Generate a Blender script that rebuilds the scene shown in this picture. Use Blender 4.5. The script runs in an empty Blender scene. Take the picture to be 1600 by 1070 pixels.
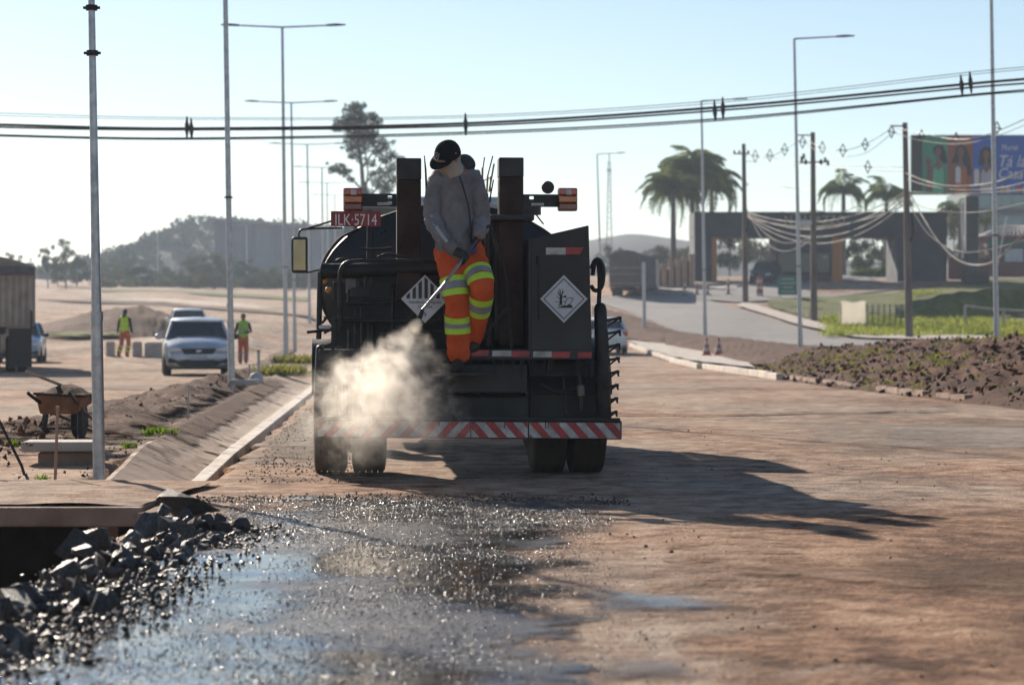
import bpy, bmesh, math, random
import numpy as np
from mathutils import Vector, Matrix, Quaternion, noise

random.seed(7)
RNG = np.random.default_rng(7)
SC = bpy.context.scene
COL = SC.collection
R = math.radians

# ------------------------------------------------------------------ camera
FPX, CX, HY, CH = 3778.0, 800.0, 516.0, 1.16      # focal length, centre and eye line in photo pixels; eye height
cam_d = bpy.data.cameras.new('camera')
cam = bpy.data.objects.new('camera', cam_d)
COL.objects.link(cam)
cam.location = (0, 0, CH)
cam.rotation_euler = (R(90), 0, 0)
cam_d.lens = 85.0
cam_d.sensor_width = 36.0
cam_d.shift_y = -(535.0 - HY) / 1600.0
cam_d.clip_start = 0.5
cam_d.clip_end = 9000
cam_d.dof.use_dof = True
cam_d.dof.focus_distance = 19.0
cam_d.dof.aperture_fstop = 3.2
cam_d.dof.aperture_blades = 9
SC.camera = cam

# ------------------------------------------------------------------ sky, sun, exposure
SUN_AZ, SUN_EL = R(25), R(24)          # azimuth measured from +Y towards -X
world = bpy.data.worlds.new('World')
SC.world = world
world.use_nodes = True
wn = world.node_tree.nodes
wl = world.node_tree.links
wn.clear()
sky = wn.new('ShaderNodeTexSky')
sky.sky_type = 'NISHITA'
sky.sun_disc = False
sky.sun_elevation = SUN_EL
sky.sun_rotation = -SUN_AZ
sky.altitude = 700
sky.air_density = 1.0
sky.dust_density = 0.25
sky.ozone_density = 1.6
bg = wn.new('ShaderNodeBackground')
bg.inputs['Strength'].default_value = 0.066
wo = wn.new('ShaderNodeOutputWorld')
wl.new(sky.outputs[0], bg.inputs[0])
wl.new(bg.outputs[0], wo.inputs[0])

sun_d = bpy.data.lights.new('sun', 'SUN')
sun_d.energy = 5.0
sun_d.angle = R(0.53)
sun_d.color = (1.0, 0.88, 0.74)
sun = bpy.data.objects.new('sun', sun_d)
COL.objects.link(sun)
to_sun = Vector((-math.sin(SUN_AZ) * math.cos(SUN_EL), math.cos(SUN_AZ) * math.cos(SUN_EL), math.sin(SUN_EL)))
sun.rotation_euler = to_sun.to_track_quat('Z', 'Y').to_euler()
sun.location = (-20, 40, 40)

vs = SC.view_settings
vs.view_transform = 'Standard'
vs.look = 'None'
vs.exposure = 0.72
vs.gamma = 1.0
vs.use_curve_mapping = False
SC.render.engine = 'CYCLES'
SC.cycles.use_denoising = True
SC.cycles.max_bounces = 6
SC.cycles.diffuse_bounces = 3
SC.cycles.glossy_bounces = 3
SC.cycles.transmission_bounces = 4
SC.cycles.transparent_max_bounces = 12
SC.cycles.volume_bounces = 3
SC.cycles.sample_clamp_indirect = 6.0
SC.cycles.caustics_reflective = False
SC.cycles.caustics_refractive = False

# ------------------------------------------------------------------ coordinates
def W(px, py, Y):
    """the point at depth Y seen at photo pixel px, py"""
    return Vector(((px - CX) * Y / FPX, Y, CH + (HY - py) * Y / FPX))

HL = [(-500, 0), (88, 0), (121, .13), (164, 1.3), (350, 7.6), (600, 14.0), (3000, 40)]
HR = [(-500, 0), (85, 0), (94, .06), (123, .65), (140, 1.6), (166, 3.0), (172, 3.5), (195, 5.1), (230, 6.3), (400, 10), (3000, 40)]
HLx, HLz = zip(*HL)
HRx, HRz = zip(*HR)

def h(x, y):
    t = min(1.0, max(0.0, (x + 6.0) / 10.0))
    t = t * t * (3 - 2 * t)
    e = 0.0
    if x < -11 and y > 86:
        p = min(1.0, (-11 - x) / 4.0); q = min(1.0, (y - 86) / 24.0)
        e = .7 * p * p * (3 - 2 * p) * q * q * (3 - 2 * q) * max(0.0, 1 - max(0, y - 150) / 120)
    return e + (1 - t) * float(np.interp(y, HLx, HLz)) + t * float(np.interp(y, HRx, HRz))

def G(px, py, ymax=1500.0):
    """where the sight line through a photo pixel meets the ground"""
    a, b = (px - CX) / FPX, (HY - py) / FPX
    y, st = 5.0, 0.5
    while y < ymax:
        if CH + b * y < h(a * y, y):
            lo, hi = y - st, y
            for _ in range(24):
                m = (lo + hi) / 2
                if CH + b * m < h(a * m, m): hi = m
                else: lo = m
            return Vector((a * hi, hi, h(a * hi, hi)))
        st = max(0.4, y * 0.01)
        y += st
    return Vector((a * ymax, ymax, h(a * ymax, ymax)))

def drain_out(y): return -3.22 - 0.0635 * (y - 19.1)      # outer and inner edge of the drain
def drain_in(y): return -2.34 - 0.051 * (y - 18.3)

PIT = (-7.5, -2.42, 10.4, 17.5)

def bumps(x, y):
    a = noise.noise((x * 0.55, y * 0.55, 1.7)) * 0.022 + noise.noise((x * 1.9, y * 1.9, 4.1)) * 0.011
    if y < 40:
        a += noise.noise((x * 5.0, y * 5.0, 8.1)) * 0.006
    return a

def hb(x, y):
    return h(x, y) + bumps(x, y)

# ------------------------------------------------------------------ mesh builder
class MB:
    def __init__(s):
        s.v, s.f = [], []
    def add(s, vs_, fs):
        o = len(s.v)
        s.v += [tuple(p) for p in vs_]
        s.f += [tuple(i + o for i in q) for q in fs]
        return s
    def box(s, c, d, rot=None):
        x, y, z = d[0] / 2, d[1] / 2, d[2] / 2
        P = [Vector((i * x, j * y, k * z)) for i in (-1, 1) for j in (-1, 1) for k in (-1, 1)]
        if rot is not None:
            P = [rot @ p for p in P]
        c = Vector(c)
        return s.add([p + c for p in P], [(0, 1, 3, 2), (4, 6, 7, 5), (0, 4, 5, 1), (2, 3, 7, 6), (0, 2, 6, 4), (1, 5, 7, 3)])
    def bar(s, a, b, w, t=None):
        a, b = Vector(a), Vector(b)
        q = (b - a).to_track_quat('Z', 'Y').to_matrix()
        return s.box((a + b) / 2, (w, t or w, (b - a).length), q)
    def cyl(s, a, b, r, r2=None, n=14, caps=True):
        return s.tube([a, b], [r, r if r2 is None else r2], n, caps)
    def tube(s, pts, r, n=8, caps=True, flat=None):
        pts = [Vector(p) for p in pts]
        k = len(pts)
        rr = list(r) if isinstance(r, (list, tuple)) else [r] * k
        T = []
        for i in range(k):
            d = (pts[min(i + 1, k - 1)] - pts[max(i - 1, 0)])
            T.append(d.normalized() if d.length > 1e-9 else Vector((0, 0, 1)))
        ref = Vector((0, 1, 0)) if abs(T[0].y) < 0.9 else Vector((1, 0, 0))
        N = (ref - T[0] * ref.dot(T[0])).normalized()
        vs_ = []
        for i in range(k):
            N = (N - T[i] * N.dot(T[i])).normalized()
            B = T[i].cross(N)
            ri = rr[i] if isinstance(rr[i], tuple) else (rr[i], rr[i])
            for j in range(n):
                a = 2 * math.pi * j / n
                vs_.append(pts[i] + B * (math.cos(a) * ri[0]) + N * (math.sin(a) * ri[1]))
        fs = [(i * n + j, i * n + (j + 1) % n, (i + 1) * n + (j + 1) % n, (i + 1) * n + j) for i in range(k - 1) for j in range(n)]
        if caps:
            fs.append(tuple(reversed(range(n))))
            fs.append(tuple((k - 1) * n + j for j in range(n)))
        return s.add(vs_, fs)
    def limb(s, pts, r, n=14):
        """tube with rounded ends"""
        pts = [Vector(p) for p in pts]
        rr = [q if isinstance(q, tuple) else (q, q) for q in r]
        d0 = (pts[0] - pts[1]).normalized()
        d1 = (pts[-1] - pts[-2]).normalized()
        m0, m1 = min(rr[0]), min(rr[-1])
        P = [pts[0] + d0 * m0 * .9, pts[0] + d0 * m0 * .6] + pts + [pts[-1] + d1 * m1 * .6, pts[-1] + d1 * m1 * .9]
        q = lambda a, k: (a[0] * k, a[1] * k)
        return s.tube(P, [q(rr[0], .35), q(rr[0], .8)] + rr + [q(rr[-1], .8), q(rr[-1], .35)], n)
    def ball(s, c, rx, ry=None, rz=None, rot=None, nu=14, nv=9):
        ry = ry or rx
        rz = rz or rx
        c = Vector(c)
        vs_ = [Vector((0, 0, rz))]
        for i in range(1, nv):
            t = math.pi * i / nv
            for j in range(nu):
                a = 2 * math.pi * j / nu
                vs_.append(Vector((rx * math.sin(t) * math.cos(a), ry * math.sin(t) * math.sin(a), rz * math.cos(t))))
        vs_.append(Vector((0, 0, -rz)))
        if rot is not None:
            vs_ = [rot @ p for p in vs_]
        fs = [(0, 1 + j, 1 + (j + 1) % nu) for j in range(nu)]
        for i in range(nv - 2):
            for j in range(nu):
                a, b = 1 + i * nu + j, 1 + i * nu + (j + 1) % nu
                fs.append((a, a + nu, b + nu, b))
        l = len(vs_) - 1
        o = 1 + (nv - 2) * nu
        fs += [(l, o + (j + 1) % nu, o + j) for j in range(nu)]
        return s.add([p + c for p in vs_], fs)
    def prism(s, poly, y0, y1):
        """polygon in x,z extruded along y"""
        n = len(poly)
        ar = sum(poly[i][0] * poly[(i + 1) % n][1] - poly[(i + 1) % n][0] * poly[i][1] for i in range(n))
        if ar < 0: poly = poly[::-1]
        vs_ = [(p[0], y0, p[1]) for p in poly] + [(p[0], y1, p[1]) for p in poly]
        fs = [tuple(range(n)), tuple(reversed(range(n, 2 * n)))]
        fs += [(i, i + n, (i + 1) % n + n, (i + 1) % n) for i in range(n)]
        return s.add(vs_, fs)
    def lathe(s, prof, c, axis='z', n=24, closed=False):
        """profile of (radius, height) turned about an axis through c"""
        c = Vector(c)
        vs_ = []
        for r_, t in prof:
            for j in range(n):
                a = 2 * math.pi * j / n
                u, w = r_ * math.cos(a), r_ * math.sin(a)
                p = {'z': (u, w, t), 'x': (t, u, w), 'y': (w, t, u)}[axis]
                vs_.append(c + Vector(p))
        k = len(prof)
        fs = []
        for i in range(k if closed else k - 1):
            i2 = (i + 1) % k
            fs += [(i * n + j, i * n + (j + 1) % n, i2 * n + (j + 1) % n, i2 * n + j) for j in range(n)]
        if not closed:
            fs.append(tuple(reversed(range(n))))
            fs.append(tuple((k - 1) * n + j for j in range(n)))
        return s.add(vs_, fs)
    def loft(s, rings, caps=True):
        n = len(rings[0])
        vs_ = [p for r_ in rings for p in r_]
        fs = [(i * n + j, i * n + (j + 1) % n, (i + 1) * n + (j + 1) % n, (i + 1) * n + j) for i in range(len(rings) - 1) for j in range(n)]
        if caps:
            fs.append(tuple(reversed(range(n))))
            fs.append(tuple((len(rings) - 1) * n + j for j in range(n)))
        return s.add(vs_, fs)
    def mesh(s, name, smooth=None):
        me = bpy.data.meshes.new(name)
        me.from_pydata(s.v, [], s.f)
        if smooth:
            me.polygons.foreach_set('use_smooth', [True] * len(me.polygons))
            me.set_sharp_from_angle(angle=R(smooth if smooth is not True else 40))
        me.update()
        return me
    def build(s, name, m, parent=None, smooth=None, bevel=0, recalc=False):
        me = s.mesh(name, smooth)
        if recalc:
            b = bmesh.new(); b.from_mesh(me)
            bmesh.ops.recalc_face_normals(b, faces=b.faces)
            b.to_mesh(me); b.free()
        return link(name, me, m, parent, bevel)

def link(name, me, m, parent=None, bevel=0):
    o = bpy.data.objects.new(name, me)
    if m is not None and not me.materials:
        me.materials.append(m)
    COL.objects.link(o)
    if parent is not None:
        o.parent = parent
    if bevel:
        b = o.modifiers.new('bevel', 'BEVEL')
        b.width = bevel; b.segments = 2; b.limit_method = 'ANGLE'; b.angle_limit = R(40)
    return o

def tag(o, label=None, cat=None, group=None, kind=None):
    if label: o['label'] = label
    if cat: o['category'] = cat
    if group: o['group'] = group
    if kind: o['kind'] = kind
    return o

def thing(name, label, cat, loc=(0, 0, 0), rz=0.0, group=None):
    o = bpy.data.objects.new(name, None)
    o.empty_display_size = 0.2
    COL.objects.link(o)
    o.location = loc
    o.rotation_euler = (0, 0, rz)
    return tag(o, label, cat, group)

def dup(o, parent=None):
    c = o.copy()
    COL.objects.link(c)
    c.parent = parent
    for ch in list(o.children):
        dup(ch, c)
    return c

def fuse(name, mb, m, parent=None, voxel=0.012, it=4, wr=0.0, wscale=0.1):
    o = mb.build(name, m, parent, smooth=180)
    md = o.modifiers.new('remesh', 'REMESH'); md.mode = 'VOXEL'; md.voxel_size = voxel; md.use_smooth_shade = True
    md = o.modifiers.new('smooth', 'SMOOTH'); md.iterations = it; md.factor = 0.5
    if wr:
        tx = bpy.data.textures.new(name + '_folds', 'CLOUDS'); tx.noise_scale = wscale; tx.noise_depth = 2
        md = o.modifiers.new('folds', 'DISPLACE'); md.texture = tx; md.strength = wr; md.mid_level = 0.5; md.texture_coords = 'LOCAL'
    return o

DG = None
def lettering(name, body, size, m, parent, loc, rot=(R(90), 0, 0), depth=0.001, sx=1.0, align='CENTER', shear=0.0):
    cu = bpy.data.curves.new(name, 'FONT')
    cu.body = body; cu.size = size; cu.extrude = depth; cu.align_x = align; cu.align_y = 'CENTER'; cu.shear = shear
    cu.resolution_u = 3
    t = bpy.data.objects.new(name, cu)
    COL.objects.link(t)
    bpy.context.view_layer.update()
    me = bpy.data.meshes.new_from_object(t.evaluated_get(bpy.context.evaluated_depsgraph_get()))
    bpy.data.objects.remove(t)
    me.materials.clear()
    o = link(name, me, m, parent)
    o.location = loc; o.rotation_euler = rot; o.scale = (sx, 1, 1)
    return o

# ------------------------------------------------------------------ materials
def mat(name, c, rough=0.6, metal=0.0, c2=None, scale=6.0, bump=0.0, bscale=60.0, spec=0.5, rvar=0.15, lo=0.35, hi=0.65, coat=0.0, stretch=None):
    m = bpy.data.materials.new(name)
    m.use_nodes = True
    nt = m.node_tree; N = nt.nodes; L = nt.links
    b = N['Principled BSDF']
    if c2 is None:
        c2 = tuple(x * 0.78 for x in c)
    tc = N.new('ShaderNodeTexCoord')
    src = tc.outputs['Object']
    if stretch:
        mp = N.new('ShaderNodeMapping'); mp.inputs['Scale'].default_value = stretch
        L.new(src, mp.inputs[0]); src = mp.outputs[0]
    nz = N.new('ShaderNodeTexNoise'); nz.inputs['Scale'].default_value = scale; nz.inputs['Detail'].default_value = 6; nz.inputs['Roughness'].default_value = .62
    L.new(src, nz.inputs['Vector'])
    rp = N.new('ShaderNodeValToRGB')
    rp.color_ramp.elements[0].position = lo; rp.color_ramp.elements[1].position = hi
    rp.color_ramp.elements[0].color = (*c2, 1); rp.color_ramp.elements[1].color = (*c, 1)
    L.new(nz.outputs[0], rp.inputs[0])
    L.new(rp.outputs[0], b.inputs['Base Color'])
    mr = N.new('ShaderNodeMapRange'); mr.inputs['From Min'].default_value = .3; mr.inputs['From Max'].default_value = .7
    mr.inputs['To Min'].default_value = min(1, rough + rvar); mr.inputs['To Max'].default_value = max(.03, rough - rvar)
    L.new(nz.outputs[0], mr.inputs[0]); L.new(mr.outputs[0], b.inputs['Roughness'])
    b.inputs['Metallic'].default_value = metal
    b.inputs['Specular IOR Level'].default_value = spec
    b.inputs['Coat Weight'].default_value = coat
    if bump:
        n2 = N.new('ShaderNodeTexNoise'); n2.inputs['Scale'].default_value = bscale; n2.inputs['Detail'].default_value = 5
        L.new(src, n2.inputs['Vector'])
        bp = N.new('ShaderNodeBump'); bp.inputs['Strength'].default_value = bump; bp.inputs['Distance'].default_value = 1.0 / bscale
        L.new(n2.outputs[0], bp.inputs['Height']); L.new(bp.outputs[0], b.inputs['Normal'])
    return m

def emis(name, c, s):
    m = mat(name, c)
    b = m.node_tree.nodes['Principled BSDF']
    b.inputs['Emission Color'].default_value = (*c, 1); b.inputs['Emission Strength'].default_value = s
    return m

def glass(name, c, rough=0.06, alpha=0.75):
    m = mat(name, c, rough, rvar=.02)
    b = m.node_tree.nodes['Principled BSDF']
    b.inputs['Alpha'].default_value = alpha
    return m

def leafmat(name, c, c2, trans=0.35):
    m = bpy.data.materials.new(name)
    m.use_nodes = True
    N = m.node_tree.nodes; L = m.node_tree.links
    N.clear()
    tc = N.new('ShaderNodeTexCoord'); nz = N.new('ShaderNodeTexNoise'); nz.inputs['Scale'].default_value = .9; nz.inputs['Detail'].default_value = 4
    L.new(tc.outputs['Object'], nz.inputs['Vector'])
    rp = N.new('ShaderNodeValToRGB'); rp.color_ramp.elements[0].position = .35; rp.color_ramp.elements[1].position = .65
    rp.color_ramp.elements[0].color = (*c2, 1); rp.color_ramp.elements[1].color = (*c, 1)
    L.new(nz.outputs[0], rp.inputs[0])
    d = N.new('ShaderNodeBsdfDiffuse'); t = N.new('ShaderNodeBsdfTranslucent'); mx = N.new('ShaderNodeMixShader'); o = N.new('ShaderNodeOutputMaterial')
    mx.inputs[0].default_value = trans
    L.new(rp.outputs[0], d.inputs[0]); L.new(rp.outputs[0], t.inputs[0]); L.new(d.outputs[0], mx.inputs[1]); L.new(t.outputs[0], mx.inputs[2]); L.new(mx.outputs[0], o.inputs[0])
    return m

def earth(name, dark, mid, light, s1=.35, s2=3.0, bump=.5, bdist=.02, rough=.95, soft=False, wet=None, sharp=1.0, grey=None, mix=(.5, .36, .14)):
    """soil, dust and gravel; soft: ragged edges from the sheet's own edge attribute; wet: (scale, amount, film roughness)"""
    m = bpy.data.materials.new(name)
    m.use_nodes = True
    nt = m.node_tree; N = nt.nodes; L = nt.links
    b = N['Principled BSDF']; out = N['Material Output']
    ge = N.new('ShaderNodeNewGeometry')
    def nz(sc, det=6, ro=.6, vec=None):
        n = N.new('ShaderNodeTexNoise'); n.inputs['Scale'].default_value = sc; n.inputs['Detail'].default_value = det; n.inputs['Roughness'].default_value = ro
        L.new(vec or ge.outputs['Position'], n.inputs['Vector']); return n.outputs[0]
    def mth(op, a, b_):
        n = N.new('ShaderNodeMath'); n.operation = op
        for i, q in enumerate((a, b_)):
            if isinstance(q, (int, float)): n.inputs[i].default_value = q
            else: L.new(q, n.inputs[i])
        return n.outputs[0]
    mp = N.new('ShaderNodeMapping'); mp.inputs['Scale'].default_value = (1.0, .55, 1); mp.inputs['Rotation'].default_value = (0, 0, .075)
    L.new(ge.outputs['Position'], mp.inputs[0])
    A = nz(s1, 7, .62, mp.outputs[0]); B = nz(s2, 8, .68); C = nz(38, 4, .6)
    f = mth('ADD', mth('MULTIPLY', A, mix[0]), mth('MULTIPLY', B, mix[1]))
    f = mth('ADD', f, mth('MULTIPLY', C, mix[2]))
    rp = N.new('ShaderNodeValToRGB'); e = rp.color_ramp.elements
    e[0].position = .5 - .13 / sharp; e[1].position = .5 + .12 / sharp; e[0].color = (*dark, 1); e[1].color = (*light, 1)
    k = e.new(.49); k.color = (*mid, 1)
    L.new(f, rp.inputs[0])
    if grey:
        gm = N.new('ShaderNodeMix'); gm.data_type = 'RGBA'; gm.blend_type = 'MIX'
        g1 = N.new('ShaderNodeMapRange'); g1.inputs['From Min'].default_value = .4; g1.inputs['From Max'].default_value = .6
        L.new(nz(.16, 6, .6), g1.inputs[0])
        L.new(mth('MULTIPLY', g1.outputs[0], .6), gm.inputs[0])
        gr2 = N.new('ShaderNodeValToRGB'); gr2.color_ramp.elements[0].position = .4; gr2.color_ramp.elements[1].position = .6
        gr2.color_ramp.elements[0].color = (*[q * .5 for q in grey], 1); gr2.color_ramp.elements[1].color = (*grey, 1)
        L.new(B, gr2.inputs[0])
        L.new(rp.outputs[0], gm.inputs[6]); L.new(gr2.outputs[0], gm.inputs[7])
        sp = N.new('ShaderNodeMapRange'); sp.inputs['From Min'].default_value = .66; sp.inputs['From Max'].default_value = .72; sp.inputs['To Min'].default_value = 1; sp.inputs['To Max'].default_value = .45
        L.new(nz(55, 3, .7), sp.inputs[0])
        g3 = N.new('ShaderNodeMix'); g3.data_type = 'RGBA'; g3.blend_type = 'MULTIPLY'; g3.inputs[0].default_value = 1
        L.new(gm.outputs[2], g3.inputs[6]); L.new(sp.outputs[0], g3.inputs[7])
        L.new(g3.outputs[2], b.inputs['Base Color'])
    else:
        L.new(rp.outputs[0], b.inputs['Base Color'])
    b.inputs['Roughness'].default_value = rough
    b.inputs['Specular IOR Level'].default_value = .25
    hgt = mth('ADD', mth('MULTIPLY', nz(14, 6, .65), 1.0), mth('MULTIPLY', C, .5))
    bp = N.new('ShaderNodeBump'); bp.inputs['Strength'].default_value = bump; bp.inputs['Distance'].default_value = bdist
    L.new(hgt, bp.inputs['Height']); L.new(bp.outputs[0], b.inputs['Normal'])
    if wet:
        wv = nz(wet[0], 5, .55, mp.outputs[0])
        mr = N.new('ShaderNodeMapRange'); mr.interpolation_type = 'SMOOTHSTEP'
        mr.inputs['From Min'].default_value = wet[1]; mr.inputs['From Max'].default_value = wet[1] + .09
        mr.inputs['To Min'].default_value = rough; mr.inputs['To Max'].default_value = wet[2]
        L.new(wv, mr.inputs[0]); L.new(mr.outputs[0], b.inputs['Roughness'])
        m2 = N.new('ShaderNodeMapRange'); m2.inputs['From Min'].default_value = wet[1]; m2.inputs['From Max'].default_value = wet[1] + .09
        m2.inputs['To Min'].default_value = bump; m2.inputs['To Max'].default_value = .14
        L.new(wv, m2.inputs[0]); L.new(m2.outputs[0], bp.inputs['Strength'])
        b.inputs['Specular IOR Level'].default_value = .6
    if soft:
        at = N.new('ShaderNodeAttribute'); at.attribute_name = 'edge'
        nn = mth('ADD', mth('MULTIPLY', nz(1.3, 5, .6), .6), mth('MULTIPLY', nz(7.0, 6, .7), .4))
        g = mth('ADD', at.outputs['Fac'], mth('MULTIPLY', mth('SUBTRACT', nn, .5), 2.6))
        mr = N.new('ShaderNodeMapRange'); mr.interpolation_type = 'SMOOTHSTEP'
        sl, sh = soft if isinstance(soft, tuple) else (.22, .62)
        mr.inputs['From Min'].default_value = sl; mr.inputs['From Max'].default_value = sh
        L.new(g, mr.inputs[0])
        tr = N.new('ShaderNodeBsdfTransparent'); mx = N.new('ShaderNodeMixShader')
        L.new(mr.outputs[0], mx.inputs[0]); L.new(tr.outputs[0], mx.inputs[1]); L.new(b.outputs[0], mx.inputs[2]); L.new(mx.outputs[0], out.inputs[0])
    return m

def resample(pts, n):
    pts = [Vector(p) for p in pts]
    d = [0.0]
    for a, b in zip(pts, pts[1:]):
        d.append(d[-1] + (b - a).length)
    out = []
    for i in range(n):
        t = d[-1] * i / (n - 1)
        k = max(j for j in range(len(d)) if d[j] <= t + 1e-9)
        k = min(k, len(pts) - 2)
        q = (t - d[k]) / max(1e-9, d[k + 1] - d[k])
        out.append(pts[k].lerp(pts[k + 1], q))
    return out

def crom(pts, per=8):
    pts = [Vector(p) for p in pts]
    P = [pts[0] * 2 - pts[1]] + pts + [pts[-1] * 2 - pts[-2]]
    out = []
    for i in range(1, len(P) - 2):
        for k in range(per):
            t = k / per
            a, b, c, d = P[i - 1], P[i], P[i + 1], P[i + 2]
            out.append(.5 * ((2 * b) + (c - a) * t + (2 * a - 5 * b + 4 * c - d) * t * t + (3 * b - a - 3 * c + d) * t ** 3))
    out.append(pts[-1])
    return out

def sheet(name, A, B, m, dz=.03, n=60, k=16, hf=None, rag=0.0, kind='structure', endk=2.6):
    """a ground sheet between two polylines, draped over the terrain"""
    A = resample(A, n); B = resample(B, n)
    vs_, ed = [], []
    for i in range(n):
        for j in range(k):
            t = j / (k - 1)
            p = A[i].lerp(B[i], t)
            if rag:
                p.x += noise.noise((p.x * 1.3, p.y * 1.3, 3)) * rag
                p.y += noise.noise((p.x * 1.3, p.y * 1.3, 9)) * rag
            z = (hf(p.x, p.y, t, i / (n - 1)) if hf else hb(p.x, p.y)) + dz
            vs_.append((p.x, p.y, z))
            ed.append(min(1, 2.6 * min(t, 1 - t), endk * min(i, n - 1 - i) / (n - 1)))
    fs = [(i * k + j, i * k + j + 1, (i + 1) * k + j + 1, (i + 1) * k + j) for i in range(n - 1) for j in range(k - 1)]
    me = bpy.data.meshes.new(name)
    me.from_pydata(vs_, [], fs)
    me.polygons.foreach_set('use_smooth', [True] * len(fs))
    at = me.attributes.new('edge', 'FLOAT', 'POINT')
    at.data.foreach_set('value', ed)
    b = bmesh.new(); b.from_mesh(me)
    bmesh.ops.recalc_face_normals(b, faces=b.faces)
    if sum(f.normal.z for f in b.faces) < 0:
        bmesh.ops.reverse_faces(b, faces=b.faces)
    b.to_mesh(me); b.free()
    return tag(link(name, me, m), kind=kind)

# rock-like prototypes as numpy arrays
def rock_mesh(seed, n=14, flat=.75, rough=False):
    r = random.Random(seed)
    b = bmesh.new()
    for _ in range(n):
        v = Vector((r.gauss(0, 1), r.gauss(0, 1), r.gauss(0, 1))).normalized() * r.uniform(.75, 1.0)
        b.verts.new((v.x * r.uniform(.8, 1.1), v.y * .85, v.z * flat))
    o = bmesh.ops.convex_hull(b, input=b.verts)
    bmesh.ops.delete(b, geom=[e for e in o['geom_interior'] if isinstance(e, bmesh.types.BMVert)], context='VERTS')
    b.verts.index_update()
    if rough:
        bmesh.ops.subdivide_edges(b, edges=b.edges[:], cuts=1, use_grid_fill=True)
        for x in b.verts:
            x.co *= 1 + .16 * noise.noise(x.co * 2.1 + Vector((seed, 0, 0))) + .05 * noise.noise(x.co * 6 + Vector((seed, 3, 0)))
    b.verts.index_update()
    v = np.array([x.co[:] for x in b.verts]); f = [[q.index for q in t.verts] for t in b.faces]
    b.free()
    return v, f

def scatter(name, P, S, m, protos, label=None, cat=None, tilt=1.0):
    """many small solid pieces as one mesh: positions P, sizes S"""
    P = np.asarray(P); S = np.asarray(S)
    Vv, Ff, o = [], [], 0
    n = len(P)
    kind = RNG.integers(0, len(protos), n)
    for k, (pv, pf) in enumerate(protos):
        ids = np.where(kind == k)[0]
        if not len(ids): continue
        q = RNG.normal(size=(len(ids), 4)); q /= np.linalg.norm(q, axis=1)[:, None]
        w, x, y, z = q.T
        Rm = np.stack([1 - 2 * (y * y + z * z), 2 * (x * y - z * w), 2 * (x * z + y * w), 2 * (x * y + z * w), 1 - 2 * (x * x + z * z), 2 * (y * z - x * w),
                       2 * (x * z - y * w), 2 * (y * z + x * w), 1 - 2 * (x * x + y * y)], 1).reshape(-1, 3, 3)
        v = np.einsum('nij,kj->nki', Rm, pv) * S[ids][:, None, None] + P[ids][:, None, :]
        nv = len(pv)
        tri = np.array([[t[0], t[i], t[i + 1]] for t in pf for i in range(1, len(t) - 1)])
        f = tri[None] + (np.arange(len(ids)) * nv)[:, None, None] + o
        Vv.append(v.reshape(-1, 3)); Ff.append(f.reshape(-1, 3)); o += len(ids) * nv
    v = np.concatenate(Vv); f = np.concatenate(Ff)
    me = bpy.data.meshes.new(name)
    me.vertices.add(len(v)); me.vertices.foreach_set('co', v.ravel())
    me.loops.add(len(f) * 3); me.loops.foreach_set('vertex_index', f.ravel().astype(np.int32))
    me.polygons.add(len(f)); me.polygons.foreach_set('loop_start', np.arange(0, len(f) * 3, 3, dtype=np.int32))
    me.update(calc_edges=True); me.validate()
    return tag(link(name, me, m), label, cat, kind='stuff')
# ------------------------------------------------------------------ shared materials
M_dirt = earth('dusty_red_dirt', (.1, .042, .02), (.34, .182, .105), (.53, .37, .255), sharp=2.0, bump=1.0, bdist=.045, grey=(.43, .365, .3), mix=(.36, .44, .2))
M_soil = earth('loose_brown_soil', (.032, .013, .007), (.085, .036, .019), (.165, .077, .042), s1=1.2, s2=6, bump=.9, bdist=.05)
M_soil_soft = earth('loose_brown_soil_ragged', (.036, .015, .008), (.09, .04, .022), (.18, .09, .053), s1=1.2, s2=6, bump=.9, bdist=.05, soft=True)
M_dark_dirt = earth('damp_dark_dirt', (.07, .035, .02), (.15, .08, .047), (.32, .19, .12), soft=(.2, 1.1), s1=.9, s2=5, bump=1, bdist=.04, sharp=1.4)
M_pale_dust = earth('pale_dust', (.3, .22, .16), (.42, .33, .25), (.52, .42, .33), soft=True)
M_grey_gravel = earth('grey_crushed_stone', (.13, .105, .085), (.25, .205, .165), (.4, .33, .27), soft=(.1, 1.3), s1=1.0, s2=9, bump=.9)
M_bitumen = earth('wet_primed_gravel', (.012, .011, .012), (.03, .027, .025), (.075, .06, .05), s1=.8, s2=4, bump=.6, bdist=.01, rough=.38, soft=True, wet=(.6, .43, .1))
M_puddle = earth('wet_film', (.03, .024, .02), (.06, .045, .035), (.12, .085, .06), s1=1.2, s2=4, bump=.1, bdist=.004, rough=.5, soft=(.25, 1.5), wet=(1.2, .45, .2))
M_asphalt = earth('worn_grey_asphalt', (.17, .165, .16), (.23, .22, .21), (.28, .265, .25), s1=.2, s2=1.5, bump=.2)
M_conc = mat('pale_concrete', (.52, .46, .4), .9, c2=(.36, .3, .25), scale=3, bump=.3, bscale=50)
M_dustconc = mat('dusty_pink_concrete', (.36, .245, .18), .92, c2=(.18, .11, .075), scale=2.2, bump=.35, bscale=45)
M_white_conc = mat('whitewashed_concrete', (.66, .6, .52), .85, c2=(.45, .37, .3), scale=4, bump=.3, bscale=40)
M_grass = earth('short_dry_grass', (.06, .075, .02), (.13, .15, .04), (.24, .22, .08), s1=.4, s2=3, bump=.9, bdist=.1)
M_grass_soft = earth('patchy_grass', (.07, .08, .02), (.15, .17, .04), (.26, .24, .08), s1=.4, s2=3, bump=.9, bdist=.1, soft=True)
M_galv = mat('galvanised_steel', (.5, .51, .53), .42, metal=.75, c2=(.36, .37, .39), scale=14, rvar=.1, bump=.08, bscale=60)
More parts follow.
